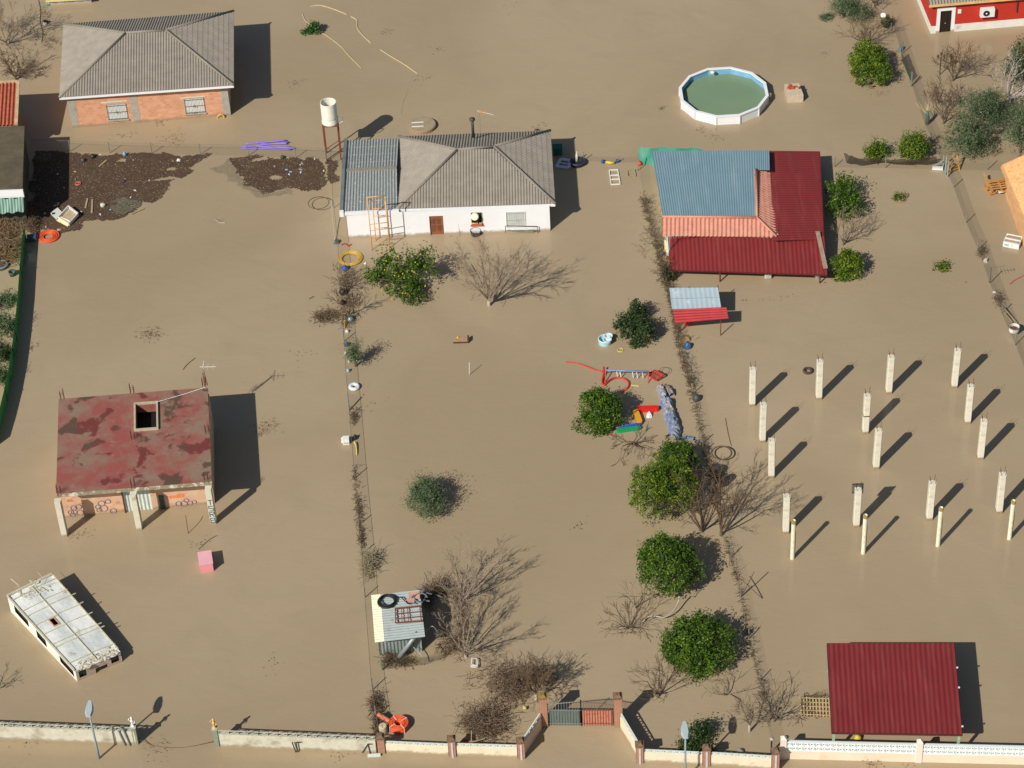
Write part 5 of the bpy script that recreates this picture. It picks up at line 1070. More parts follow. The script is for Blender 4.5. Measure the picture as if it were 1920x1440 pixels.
leafy('small_plant', 'faint small plant in open water right of the loose tree', 'plant', [(1673, 362, 1702, 379)], 260, 21, citrus_yellow, .07, trunk=.03)
leafy('small_plant', 'dark green leafy plant beside the pale floating hose at the top', 'plant', [(578, 42, 601, 64), (564, 52, 588, 66)], 800, 22, leaf_mat('bright_leaves', A(30, 62, 26), A(62, 108, 46), A(118, 158, 84)), .1, trunk=.03)
for i, (b, lb) in enumerate((((-14, 553, 27, 578), 'topmost small bush left of the green net fence'), ((-14, 592, 25, 632), 'second small bush left of the green net fence'), ((-16, 643, 20, 683), 'third small bush left of the green net fence'), ((-16, 690, 12, 722), 'lowest small bush left of the green net fence'))):
    leafy('edge_bush', lb, 'bush', [b], 1500, 30 + i, olive_leaf if i != 2 else dark_leaf, .09, asp=.35, shoots=.3)
leafy('leafy_shrub', 'small leafy tree overhanging the cream wall next to the second street lamp', 'tree', [(1292, 1350, 1340, 1392), (1268, 1382, 1330, 1415), (1290, 1395, 1345, 1425)], 2600, 34, dark_leaf, .08, shell=.2, shoots=.15)
leafy('small_shrub', 'small green shrub at the left wall of the blue roofed house', 'bush', [(1243, 502, 1262, 528)], 500, 35, dark_leaf, .07)
leafy('small_shrub', 'narrow olive shrub growing through the fence above the round white tyre', 'bush', [(652, 642, 678, 690)], 1100, 36, olive_leaf, .09, asp=.25, shoots=.5, shell=.1)

# ------------------------------------------------------------------ bare trees
twig_pale = M('pale_bark', A(150, 134, 114), .85, .25, 9)
bare_tree('bare_tree', 'large bare tree with white trunk in front of the white house', (917, 573), 3.8, 2.7, 1, stems=10, lev=3, amin=.008, spread=.42, r0=.08, mat=M('bark_pale_brown', A(150, 132, 112), .85, .25, 9), tmat=bark_white, trunk_h=.4, up=.03, L0=.58, nch=5, wob=.09)
bare_tree('bare_tree', 'wide bare tree with crooked limbs in front of the bright citrus tree', (1316, 998), 3.2, 2.0, 2, stems=7, lev=3, r0=.065, mat=twig_brown, trunk_h=.1, up=.04, L0=.58, nch=5, amin=.008, wob=.12, lean=(-.4, .6))
bare_tree('bare_tree', 'bare tree on the fence line leaning towards the concrete columns', (1352, 1004), 4.0, 1.5, 3, stems=6, lev=3, r0=.07, mat=twig_brown, trunk_h=.3, up=.04, L0=.58, nch=5, amin=.008, wob=.1, lean=(.7, .8))
bare_tree('bare_tree', 'upper grey bare tree right of the metal shed', (869, 1128), 2.5, 2.2, 4, stems=10, lev=3, r0=.06, mat=twig_pale, tmat=bark_white, trunk_h=.2, up=.05, L0=.55, nch=5, wob=.13, lean=(.3, .3), amin=.007)
bare_tree('bare_tree', 'lower grey bare tree right of the metal shed, beside the white stand', (873, 1232), 2.7, 2.3, 5, stems=10, lev=3, r0=.065, mat=twig_pale, tmat=bark_white, trunk_h=.2, up=.05, L0=.55, nch=5, wob=.13, lean=(.3, .3), amin=.007)
bare_tree('bare_tree', 'small bare tree between the gate and the large citrus tree', (1234, 1306), 1.9, 1.6, 6, stems=5, lev=3, r0=.06, mat=twig_brown, up=.03, L0=.42)
bare_tree('bare_tree', 'half drowned bare shrub left of the large citrus tree', (1180, 1178), .9, 1.5, 7, stems=14, lev=2, r0=.03, mat=twig_brown, trunk_h=.05, up=0, L0=.55)
bare_tree('bare_tree', 'low bare branches spreading right of the large citrus tree', (1366, 1302), .8, 1.6, 8, stems=5, lev=2, r0=.05, mat=twig_grey, trunk_h=.05, up=0, L0=.5)
bare_tree('bare_tree', 'drowned bare tree below the green board, with only its limbs above water', (1188, 833), .7, 1.9, 9, stems=5, lev=3, r0=.065, mat=twig_brown, trunk_h=.15, up=0, L0=.42, lean=(0, -.1))
bare_tree('bare_tree', 'bare tree with cut white stump near the cream wall at the bottom', (1405, 1372), 1.9, 1.1, 10, stems=5, lev=3, r0=.05, mat=twig_grey, tmat=bark_white, trunk_h=.5, up=.02, L0=.45)
bare_tree('bare_tree', 'spreading bare tree left of the bamboo lattice', (1452, 1352), 1.5, 1.7, 11, stems=7, lev=3, r0=.05, mat=twig_grey, up=.01, L0=.42)
bare_tree('bare_tree', 'thin bare sapling left of the round citrus tree', (1191, 1141), 1.9, .8, 12, stems=3, lev=2, r0=.035, mat=twig_grey, tmat=bark_white, up=.02, L0=.5)
bare_tree('bare_tree', 'brown bare tree below the red house, by the garden lamp', (1786, 152), 2.6, 1.5, 13, stems=6, lev=4, r0=.06, mat=twig_brown, up=.03, L0=.4)
bare_tree('bare_tree', 'silver bare tree at the right edge among the olive trees', (1893, 192), 3.4, 1.7, 14, stems=8, lev=3, r0=.08, mat=M('bark_silver', A(190, 178, 168), .8, .15, 6), up=.06, L0=.42)
bare_tree('bare_tree', 'brown bare tree left of the large olive tree', (1769, 232), 3.0, 1.4, 15, stems=6, lev=4, r0=.05, mat=twig_brown, up=.04, L0=.38)
bare_tree('bare_tree', 'bare bushy tree above the round citrus bush', (1622, 86), 2.0, 1.7, 16, stems=9, lev=3, r0=.045, mat=twig_brown, up=.03, L0=.42)
bare_tree('bare_tree', 'bare tree at the top edge beside the olive shrub', (1640, 12), 1.6, 1.4, 17, stems=7, lev=3, r0=.045, mat=twig_brown, up=.03, L0=.42)
bare_tree('bare_tree', 'bare bush in front of the loose tree at the red roof', (1580, 460), 1.6, 1.5, 18, stems=6, lev=3, r0=.05, mat=twig_grey, up=.01, L0=.42, lean=(.8, .6))
bare_tree('bare_tree', 'bare tree in the top left corner', (12, 85), 2.4, 2.4, 19, stems=8, lev=4, r0=.06, mat=twig_grey, up=.02, L0=.36, lean=(.4, .6))
bare_tree('bare_tree', 'dark bare bush above the red clay tile roof at the left edge', (30, 150), 1.6, 1.9, 20, stems=9, lev=4, r0=.045, mat=twig_brown, up=.01, L0=.36, lean=(.2, .5))
bare_tree('bare_tree', 'bare twigs poking in at the left edge below the bus', (-14, 1300), 1.4, .7, 21, stems=5, lev=2, r0=.03, mat=twig_grey, up=.02, L0=.5)
bare_tree('bare_tree', 'brown scrub tree with white trunk left of the gate', (1006, 1316), 2.0, 1.3, 22, stems=7, lev=4, r0=.07, mat=twig_brown, tmat=bark_white, trunk_h=.7, up=0, L0=.36)
bare_tree('bare_tree', 'bare shrub growing over the fence below the white house', (655, 592), 1.5, 1.2, 23, stems=8, lev=3, r0=.03, mat=twig_brown, up=.02, L0=.42)
bare_tree('bare_tree', 'bare dark shrub by the fence, under the blue barrel', (650, 545), 1.3, 1.0, 24, stems=7, lev=3, r0=.03, mat=twig_brown, up=.02, L0=.42)
bare_tree('bare_tree', 'bare vine bush on the fence left of the blue roofed house', (1240, 470), 1.6, 1.1, 25, stems=8, lev=3, r0=.035, mat=twig_grey, up=.02, L0=.42, lean=(-.3, .5))
bare_tree('bare_tree', 'bare shrub in front of the blue roofed house on the hedge fence', (1252, 528), 1.2, .8, 26, stems=6, lev=3, r0=.03, mat=twig_brown, up=.02, L0=.42, lean=(-.3, .5))
# curved white limb
line_thing('curved_limb', 'curved white fallen limb between the two lower citrus trees', 'branch', [(1207, 1166, .05), (1212, 1158, .2), (1226, 1155, .3), (1246, 1157, .3), (1262, 1146, .4), (1272, 1128, .6), (1274, 1118, .9)], .045, bark_white)
line_thing('forked_branch', 'forked dark branch standing at the fence right of the round citrus tree', 'branch', [(1391, 1116, .1), (1400, 1100, .5), (1414, 1072, 1.2)], .03, twig_brown)
line_thing('leaning_stick', 'long stick leaning across the fence right of the round citrus tree', 'branch', [(1383, 1080, 1.0), (1405, 1100, .6), (1429, 1122, .05)], .025, twig_brown)

# ------------------------------------------------------------------ brushwood: masses of tangled twigs
def brush(name, label, cat, boxes, n, seed, mat, L_=.35, r_=.012, hh=.8, kind=None):
    rg = random.Random(seed); mb = MB()
    for _ in range(n):
        x0, y0, x1, y1 = rg.choice(boxes); u, v = rg.gauss(.5, .22), rg.gauss(.5, .22); g = G(x0 + (x1 - x0) * u, y0 + (y1 - y0) * v); z = abs(rg.gauss(0, hh * .4)); g.z = z
        d = Vector((rg.gauss(0, 1), rg.gauss(0, 1), rg.gauss(.3, .6))).normalized() * L_ * (rg.uniform(.4, 1.3) if rg.random() > .12 else rg.uniform(1.4, 2.4)); b = Vector((rg.gauss(0, .1), rg.gauss(0, .1), rg.gauss(0, .05)))
        q = g + d; q.z = max(.01, q.z); mb.tube([g, g.lerp(q, .5) + b, q], [r_ * 1.3, r_, r_ * .5], 3, caps=False)
    return tag(mb.build(name, mat), label, cat, None, kind)
brush('brushwood', 'brown brushwood arching right of the metal shed', 'brushwood', [(795, 1092, 850, 1125), (790, 1100, 812, 1150), (850, 1105, 872, 1180), (858, 1150, 876, 1240), (820, 1195, 875, 1235)], 1150, 1, twig_brown, .4)
brush('brushwood', 'brown dead undergrowth in front of the metal shed', 'brushwood', [(715, 1225, 745, 1252), (735, 1235, 780, 1250)], 350, 2, twig_brown, .3, hh=.3)
brush('brushwood', 'large dark brown thicket left of the gate', 'brushwood', [(925, 1265, 1000, 1330), (925, 1275, 985, 1320), (890, 1310, 960, 1395), (872, 1335, 930, 1390), (885, 1350, 950, 1398), (940, 1245, 1040, 1300), (880, 1250, 1000, 1310), (860, 1345, 905, 1380), (1000, 1262, 1040, 1290)], 2500, 3, M('thicket', A(120, 100, 80), .9, .3, 8), .45, .012, 1.0)
brush('brushwood', 'dead scrub on the ground patch left of the green net fence', 'brushwood', [(-20, 400, 48, 440), (-20, 430, 44, 480), (-20, 460, 40, 500)], 3200, 4, M('scrub_tan', A(132, 108, 80), .9, .3, 8), .3, .014, .5)
brush('brushwood', 'dark scrub in the building shadow above the orange pipe coil', 'brushwood', [(45, 370, 75, 430), (48, 400, 72, 445)], 500, 5, twig_brown, .35, .012, .6)
brush('brushwood', 'dead vine tangle on the fence beside the black bag', 'brushwood', [(634, 510, 660, 560), (636, 540, 662, 600), (640, 590, 660, 620)], 300, 6, twig_brown, .3, .011, .8)
brush('fallen_net', 'thin cone of tangled net and twigs left of the fence', 'netting', [(585, 585, 620, 608), (600, 578, 640, 610)], 420, 7, M('net_brown', A(112, 94, 70), .85, .2, 8), .3, .01, .15)
brush('brushwood', 'vine roots on the fence right of the white box', 'brushwood', [(660, 770, 668, 800), (668, 930, 677, 985), (673, 985, 682, 1035)], 240, 8, twig_brown, .2, .011, .5)
brush('reeds', 'pale dry reeds at the fence below the vines', 'reeds', [(683, 1040, 708, 1062), (682, 1055, 700, 1085)], 420, 9, M('reed_dry', A(150, 138, 108), .85, .2, 6), .5, .011, .6)
brush('brushwood', 'dry twigs at the bottom left fence end above the orange pipe', 'brushwood', [(694, 1300, 716, 1345), (700, 1335, 716, 1390)], 420, 10, twig_brown, .3, .012, .6)
# dead ivy hedge along the central right fence
def hedge(label, run, n, seed, width=.17, hh=.8, mat=None):
    rg = random.Random(seed); C = curve_pts(run, 0, 10); mb = MB()
    for _ in range(n):
        g = rg.choice(C) + Vector((rg.gauss(0, width), rg.gauss(0, .15), abs(rg.gauss(0, hh * .5)))); d = Vector((rg.gauss(0, 1), rg.gauss(0, 1), rg.gauss(.1, .7))).normalized() * rg.uniform(.1, .4)
        q = g + d; q.z = max(.01, q.z); mb.tube([g, g.lerp(q, .5) + Vector((rg.gauss(0, .04), rg.gauss(0, .04), 0)), q], [.014, .012, .006], 3, caps=False)
    return tag(mb.build('hedge', mat or M('dead_ivy', A(98, 82, 62), .9, .3, 8)), label, 'hedge')
hedge('dead brown hedge on the fence beside the blue roofed house', [(1206, 380), (1218, 420), (1233, 470), (1242, 510), (1250, 540)], 900, 1, .11)
hedge('dead brown hedge on the fence beside the small canopy', [(1252, 545), (1262, 590), (1270, 640), (1283, 690), (1294, 725)], 800, 2, .08)
hedge('thin dead hedge on the fence below the bare trees', [(1360, 1010), (1370, 1050), (1385, 1100), (1395, 1150), (1404, 1200), (1420, 1260), (1432, 1310)], 300, 3, .04, .35)
hedge('thin dead vines on the fence by the concrete columns', [(1296, 735), (1304, 770), (1318, 830), (1330, 880), (1344, 950)], 300, 4, .08, .4)
hedge('thin brown vines on the left garden fence beside the olive bush', [(664, 880), (668, 930), (672, 980), (677, 1030)], 200, 5, .06, .3)

# ------------------------------------------------------------------ floating debris mats
def mat_area(name, label, outline, n, seed, zb=0, m2=None):
    rg = random.Random(seed); P = [G(*p) for p in outline]; xs = [p.x for p in P]; ys = [p.y for p in P]
    def inside(x, y):
        c = False; j = len(P) - 1
        for i in range(len(P)):
            if (P[i].y > y) != (P[j].y > y) and x < (P[j].x - P[i].x) * (y - P[i].y) / (P[j].y - P[i].y) + P[i].x: c = not c
            j = i
        return c
    from mathutils import noise as mn
    mb = MB(); st = .09                                   # ragged floating crust: small flat plates
    def ins(x, y):
        v = mn.noise_vector(Vector((x * .9, y * .9, seed))) * .45 + mn.noise_vector(Vector((x * 3, y * 3, seed))) * .16
        return inside(x + v.x, y + v.y) and mn.noise(Vector((x * .55, y * 1.1, seed + 9))) > -.5
    x = min(xs) - .4
    while x < max(xs) + .4:
        y = min(ys) - .4
        while y < max(ys) + .4:
            jx, jy = x + rg.uniform(-.05, .05), y + rg.uniform(-.05, .05)
            if ins(jx, jy):
                s = st * rg.uniform(.7, 1.0); a = rg.uniform(0, 3); z = rg.uniform(.006, .03); q = []
                for k in range(5): t_ = a + k * 1.2566; q.append((jx + s * math.cos(t_) * rg.uniform(.6, 1.3), jy + s * math.sin(t_) * rg.uniform(.6, 1.3), max(.004, z + rg.uniform(-.004, .006))))
                mb.add(q, [(0, 1, 2, 3, 4)])
            y += st
        x += st
    for _ in range(n):
        while True:
            x, y = rg.uniform(min(xs), max(xs)), rg.uniform(min(ys), max(ys))
            if ins(x, y): break
        p = Vector((x, y, rg.uniform(.02, .05))); a = rg.gauss(.35, .5); l = rg.uniform(.05, .3); mb.tube([p, p + Vector((l * math.cos(a), l * math.sin(a), rg.uniform(-.01, .03)))], rg.uniform(.005, .011), 3, caps=False)
    m = M('debris_crust', A(88, 68, 52), .95, .14, 1.5, stain=A(108, 94, 76), stain_at=(.58, .7), stain_scale=.4)
    mb.v = [(a, b, c + zb) for a, b, c in mb.v]
    return tag(mb.build(name, m2 or m), label, None, None, 'stuff')
mat_area('floating_debris', 'dark brown mat of floating debris beside the flat roofed shed', [(62, 288), (120, 285), (190, 292), (250, 288), (330, 292), (393, 291), (372, 303), (352, 318), (366, 322), (345, 333), (318, 345), (305, 360), (298, 372), (268, 382), (262, 392), (235, 404), (212, 414), (180, 410), (160, 418), (140, 432), (112, 440), (90, 436), (66, 432), (58, 380)], 700, 1)
mat_area('floating_silt', 'grey green scum floating between the two debris mats', [(395, 318), (432, 300), (444, 322), (462, 345), (500, 362), (540, 355), (545, 364), (490, 368), (448, 352), (425, 332)], 20, 5, m2=M('silt_crust', A(146, 132, 106), .8, .08, 2))
mat_area('floating_silt', 'grey matted scum at the right tip of the large debris mat', [(205, 385), (235, 372), (268, 378), (262, 392), (235, 402), (214, 402)], 160, 6, zb=.05, m2=M('scum_grey', A(112, 104, 86), .9, .2, 4))
mat_area('floating_debris', 'smaller dark debris mat at the corner of the white house fence', [(430, 294), (470, 293), (540, 297), (608, 300), (612, 330), (606, 355), (580, 362), (540, 352), (505, 362), (480, 356), (455, 338), (440, 318)], 350, 2)
mat_area('floating_debris', 'thin light scum of debris below the brick house', [(240, 288), (330, 291), (310, 300), (262, 297)], 60, 3)
mat_area('floating_debris', 'small debris patch at the foot of the tank', [(608, 300), (632, 300), (634, 330), (616, 345)], 60, 4)
tw = [((281, 627), 150, .38, 'leafy twig clump floating above the abandoned house'), ((412, 413), 8, .1, 'short driftwood below the debris mat'), ((500, 800), 90, .35, 'brown twigs near the shadow of the abandoned house'), ((725, 60), 25, .22, 'faint twigs right of the floating hose'), ((552, 158), 40, .35, 'grass tuft tips between the brick house and the tank'), ((1240, 203), 30, .14, 'small twig cluster left of the pool'), ((1315, 243), 26, .2, 'twigs floating just below the pool'), ((1338, 258), 26, .3, 'longer thin twigs below the pool'), ((1012, 237), 20, .2, 'twig behind the right corner of the white house'),
      ((1085, 985), 22, .2, 'tiny twig pair right of the garden middle'), ((1650, 175), 30, .3, 'twigs below the round citrus bush'), ((1545, 100), 18, .2, 'twigs left of the round citrus bush'), ((300, 232), 30, .25, 'grass tips at the foot of the brick house'), ((330, 262), 70, .5, 'scattered grass tips above the wire fence'), ((230, 255), 24, .3, 'sparse grass tips left of the yellow ring'), ((565, 670), 14, .4, 'loose twigs between the bus field fence and the antenna'), ((700, 760), 10, .5, 'thin twigs right of the round white tyre'), ((515, 1250), 16, .4, 'faint twigs in the bus field'), ((1640, 1430), 60, .3, 'dry twigs in the road below the patterned wall'), ((860, 1325), 24, .25, 'twigs left of the brown thicket'), ((790, 150), 20, .3, 'faint twigs above the well cover'), ((1480, 555), 10, .3, 'specks beside the drowned fence'), ((955, 15), 12, .5, 'faint specks at the top edge'), ((820, 92), 30, .3, 'twigs right of the end of the pale hose'), ((150, 1005), 40, .3, 'twigs at the foot of the left front column'), ((370, 1023), 24, .35, 'thin twigs above the pink box'), ((1705, 1440), 10, .2, 'dry stalks at the bottom edge'), ((300, 1400), 40, .4, 'twigs caught in the gap of the wall'), ((640, 1412), 30, .3, 'twigs before the grey block wall'), ((60, 1385), 50, .35, 'dry weed at the foot of the mossy wall')]
for i, ((x, y), n, s, lb) in enumerate(tw): drift('twig_clump', lb, 'twigs', [(x - 6, y + 2), (x, y), (x + 6, y - 2)], n, s, scum, .07, 50 + i, .01, .04 if n < 60 else .12)
line_thing('floating_stick', 'thin dark stick floating left of the antenna shadow', 'stick', [(343, 693), (352, 682), (366, 671)], .018, scum)
line_thing('floating_stick', 'curved white stick in the upper bus field', 'stick', [(402, 410), (412, 417), (423, 418)], .03, bark_white)
line_thing('floating_stick', 'small dark stick left of the fallen net', 'stick', [(580, 560), (588, 556)], .03, scum)
line_thing('thin_stalk', 'dark stalk standing before the right front column of the abandoned house', 'stick', [(353, 1000, 0), (350, 980, .7), (348, 966, 1.05)], .022, twig_brown)
line_thing('thin_stalk', 'second thin stick by the pink box', 'stick', [(372, 1030, .02), (392, 1012, .05), (406, 1004, .05)], .014, twig_brown)
line_thing('sunken_chain', 'dark sagging line across the gap in the bottom wall', 'chain', [(258, 1384, .3), (285, 1397, .02), (320, 1402, .02), (355, 1400, .02), (408, 1388, .25)], .018, scum)
line_thing('floating_stick', 'long thin stick right of the black basin near the columns', 'stick', [(1360, 784), (1365, 812), (1371, 836)], .016, scum)

# ------------------------------------------------------------------ loose objects
def pieces(label, cat, name, segs, r, mat, z=.03, n=6):
    mb = MB()
    for px in segs: mb.tube(curve_pts(px, z), r, n)
    return tag(mb.build(name, mat, smooth=True), label, cat)
pieces('pale hose floating in a long curve at the top, partly under water', 'hose', 'floating_hose', [[(582, 12), (600, 10), (625, 17), (650, 27)], [(658, 31), (669, 38), (670, 52), (680, 66), (696, 81)], [(713, 93), (735, 107), (760, 122), (783, 138)]], .032, pale_rope)
pieces('shorter pale hose passing the dark green plant', 'hose', 'floating_hose', [[(567, 26), (572, 38), (580, 45)], [(604, 62), (620, 72), (640, 88), (655, 105), (677, 127)]], .026, pale_rope)
line_thing('floating_hose', 'faint submerged hose above the round well cover', 'hose', [(765, 170), (756, 190), (752, 215)], .02, M('rope_faint', A(176, 158, 114), .8), .004)
pur = M('purple_plastic', A(140, 120, 205), .5, .1, 4)
for a, b in (((455, 276), (541, 266)), ((452, 279), (544, 275)), ((460, 270), (536, 263)), ((470, 278), (545, 280)), ((480, 274), (552, 278)), ((490, 270), (538, 269))):
    line_thing('purple_pipe', 'purple plastic pipe in the bundle lying on the fence', 'pipe', [(*a, .06), (*b, .12)], .06, pur, group='purple pipes')
# round well cover
t = thing('well_cover', 'round brick rimmed well cover with two pale bars behind the white house', 'well', tuple(G(793, 238)))
c = G(792, 238); mb = MB(); mb.lathe(c, [(.95, -.3), (.97, .0), (.97, .22), (.88, .25), (0, .25)], 32); mb.build('rim', brick_mat('well_brick', A(190, 140, 108), A(168, 124, 96), A(160, 140, 115), .2, .1, .01), t)
mb = MB(); mb.lathe(c, [(0, .262), (.9, .262), (.93, .253)], 32); mb.build('slab', M('well_slab', A(158, 142, 114), .85, .12, 3), t)
for dy in (.18, -.32):
    mb = MB(); mb.bar(c + Vector((-.75, dy, .29)), c + Vector((.1, dy, .29)), .07, .04); mb.build('bar', white_plastic, t)
def coil(label, x, y, R_, turns, r_, mat, name='pipe_coil', z=.08, sq=1.0, ties=False, layers=1, seed=1, cat='pipe coil', spread=.1):
    rg = random.Random(seed); c = G(x, y); t = thing(name, label, cat, tuple(c)); mb = MB(); n = 26; pts = []
    for l in range(layers):
        for k in range(turns):
            rr = R_ - spread * R_ * k / max(1, turns - 1) if turns > 1 else R_; ox, oy = rg.gauss(0, r_ * .3), rg.gauss(0, r_ * .3)
            mb.tube([c + Vector((ox + rr * math.cos(a), oy + rr * sq * math.sin(a), z + l * r_ * 1.9)) for a in np.linspace(0, 6.2832, 29)[:-1]], r_, 6, closed=True)
    mb.build('coil', mat, t, smooth=True)
    if ties:
        for a in (.6, 2.1, 3.7, 5.3):
            mb = MB(); d = Vector((math.cos(a), math.sin(a) * sq, 0)); zz = z + (layers - 1) * r_ * 1.9 + r_; mb.tube([c + d * (R_ * (1 - spread) - r_) + Vector((0, 0, zz)), c + d * (R_ + r_) + Vector((0, 0, zz)), c + d * (R_ + r_ + .01) + Vector((0, 0, .02))], .016, 4); mb.build('tie', white_plastic, t)
    return t
coil('orange corrugated pipe coil floating at the end of the green net fence', 91, 445, .68, 4, .055, orange_hose, spread=.5, layers=1)
coil('orange pipe coil tied with white bands by the first brick pillar', 748, 1364, .5, 4, .05, orange_hose, ties=True, layers=4, spread=.5)
coil('yellow hose coil floating by the white house fence', 657, 486, .78, 4, .035, yellow_hose, name='hose_coil', spread=.28, layers=1, cat='hose')
coil('thin dark wire ring hanging on the fence left of the white house', 598, 387, .72, 2, .014, twig_brown, name='wire_ring', spread=.05, cat='wire ring', z=.3)
coil('dark wire ring at the fence corner near the concrete columns', 1353, 856, .62, 3, .018, twig_brown, name='wire_ring', spread=.1, cat='wire ring', z=.3)
t = thing('orange_pipe', 'short open orange pipe leaning beside the tied orange coil', 'pipe', tuple(G(722, 1347))); a, b = G(708, 1339, .5), G(733, 1354, .25); mb = MB(); mb.tube([a, b], .14, 14, caps=False); mb.build('tube', M('orange_clay', A(206, 120, 82), .6, .1, 3), t, smooth=True)
mb = MB(); d = (b - a).normalized(); mb.tube([b - d * .12, b], .155, 14, caps=False); mb.tube([b - d * .2, b - d * .18], .13, 14); mb.build('collar', M('orange_clay_dark', A(150, 80, 55), .7), t)
t = thing('cream_drum', 'cream cylinder standing below the orange pipe', 'drum', tuple(G(719, 1376))); mb = MB(); c = G(719, 1378); mb.lathe(c + Vector((0, .15, 0)), [(.2, -.1), (.22, 0), (.22, .55), (.18, .6), (0, .6)], 16); mb.build('body', M('cream_drum', A(205, 190, 155), .8, .1, 4), t, smooth=False)
mb = MB(); mb.lathe(c + Vector((0, .15, .3)), [(.225, 0), (.235, .02), (.225, .04)], 16); mb.build('hoop', grey_conc, t)
# pink box
t = thing('pink_box', 'pink painted box standing in the water right below the abandoned house', 'box', tuple(G(389, 1074))); a = G(377, 1075); b = G(401, 1071); e = (b - a).normalized(); nrm = Vector((-e.y, e.x, 0)); hz = .62; mb = MB(); dp = 1.05
mb.hexa([a - Vector((0, 0, .4)), b - Vector((0, 0, .4)), b + nrm * dp - Vector((0, 0, .4)), a + nrm * dp - Vector((0, 0, .4)), a + Vector((0, 0, hz)), b + Vector((0, 0, hz)), b + nrm * dp + Vector((0, 0, hz)), a + nrm * dp + Vector((0, 0, hz))]); mb.build('body', M('pink_paint', A(236, 152, 160), .6, .05, 2), t)
mb = MB(); u = Vector((0, 0, hz)); mb.hexa([p + u for p in (a - e * .03 - nrm * .03, b + e * .03 - nrm * .03, b + e * .03 + nrm * (dp + .03), a - e * .03 + nrm * (dp + .03))] + [p + u + Vector((0, 0, .05)) for p in (a - e * .03 - nrm * .03, b + e * .03 - nrm * .03, b + e * .03 + nrm * (dp + .03), a - e * .03 + nrm * (dp + .03))]); mb.build('lid', M('pink_lid', A(244, 176, 182), .6, .05, 2), t)
# block topped with bricks by the pool
t = thing('concrete_tank', 'pale concrete block with broken red bricks on top, right of the pool', 'concrete block', tuple(G(1490, 192))); a, b = G(1477, 193), G(1506, 191); e = (b - a).normalized(); nrm = Vector((-e.y, e.x, 0)); mb = MB(); hz = .6; dp = 1.5
q = [a, b, b + nrm * dp - e * .1, a + nrm * dp - e * .05]; mb.hexa([p - Vector((0, 0, .4)) for p in q] + [p + Vector((0, 0, hz)) for p in q]); mb.build('block', M('block_stained', A(200, 182, 156), .85, .12, 4, stain=A(176, 120, 92), stain_at=(.6, .8), stain_scale=3), t)
rg = random.Random(7)
for i in range(9):
    p = a.lerp(b, rg.uniform(.1, .85)) + nrm * rg.uniform(.75, 1.4) + Vector((0, 0, hz + .04 + rg.uniform(0, .08))); r_ = rg.uniform(0, 3); d = Vector((math.cos(r_), math.sin(r_), rg.uniform(-.1, .2))) * .12; mb = MB(); mb.bar(p - d, p + d, .12, .07)
    tag(mb.build('broken_brick', M('brick_piece', A(190, 92, 60), .8, .15, 5)), 'broken red brick on the pale concrete block by the pool', 'brick', 'broken bricks on the block')
# simple small containers
def bottle(label, x, y, r_, h_, col, nm='bottle', cat='bottle', tilt=0.0, group=None, prof=None):
    c = G(x, y); mb = MB(); Mx = Matrix.Rotation(tilt, 3, 'Y') if tilt else None
    mb.lathe(c + Vector((0, 0, r_ * .4 if tilt else 0)), prof or [(0, -.02), (r_, 0), (r_, h_ * .65), (r_ * .4, h_ * .82), (r_ * .4, h_), (0, h_)], 10, Mx)
    return tag(mb.build(nm, M('c_%d_%d_%d' % col, A(*col), .45, .08, 6), smooth=True), label, cat, group)
ball = lambda r_: [(0, -r_ * .3), (r_ * .8, 0), (r_, r_ * .6), (r_ * .7, r_ * 1.3), (0, r_ * 1.6)]
bottle('light blue canister at the top of the debris mat', 234, 292, .12, .35, (120, 175, 205))
bottle('black round bowl on the debris mat, upper one', 174, 296, .22, .2, (50, 56, 50), 'bowl', 'bowl', prof=ball(.2)); bottle('dark round bowl on the debris mat, lower left one', 156, 303, .2, .2, (70, 76, 66), 'bowl', 'bowl', prof=ball(.18))
bottle('blue ball on the lower debris mat', 232, 341, .1, .1, (60, 60, 95), 'ball', 'ball', prof=ball(.1)); bottle('small green lid on the debris mat', 142, 337, .07, .05, (60, 150, 90), 'lid', 'lid', prof=ball(.07))
bottle('white plastic jug on the lower edge of the debris mat', 190, 387, .17, .3, (205, 205, 180), 'jug', 'jug', tilt=1.3)
bottle('dark green ball on the smaller debris mat', 530, 297, .16, .16, (48, 70, 56), 'ball', 'ball', prof=ball(.16))
rg = random.Random(11)
def crumple(label, x, y, s, col, nm='plastic_bag', cat='bag', n=14, hz=.15, seed=1, sy=1.0):
    rq = random.Random(seed * 31 + int(x)); c = G(x, y); mb = MB(); m = 12; V = []
    for j in range(5):
        f = j / 4
        for k in range(m): a = 6.283 * k / m; rr = s * (1 - f ** 2 * .85) * rq.uniform(.75, 1.2); V.append(c + Vector((rr * math.cos(a), rr * sy * math.sin(a), hz * f * rq.uniform(.8, 1.2) + (-.02 if j == 0 else 0))))
    mb.add(V, [(j * m + k, j * m + (k + 1) % m, (j + 1) * m + (k + 1) % m, (j + 1) * m + k) for j in range(4) for k in range(m)] + [tuple(4 * m + k for k in range(m))])
    return tag(mb.build(nm, M('c_%d_%d_%d' % col, A(*col), .45, .12, 5)), label, cat)
crumple('white bag at the upper right of the large debris mat', 335, 301, .16, (226, 228, 220), seed=1); crumple('small white sheet fragment in the large debris mat', 253, 357, .16, (214, 214, 204), 'plastic_sheet', 'sheet', hz=.05, seed=2, sy=.5)
crumple('orange scrap in the upper debris mat', 141, 322, .09, (225, 160, 110), 'plastic_scrap', 'scrap', hz=.06, seed=3)
coil('pink tangled hose on the debris mat', 146, 346, .2, 2, .03, M('pink_hose', A(205, 110, 96), .6, .1, 4), name='hose_tangle', spread=.4, cat='hose')
crumple('pink plastic scrap right above the orange coil', 111, 431, .16, (196, 150, 142), 'plastic_scrap', 'scrap', hz=.08, seed=4)
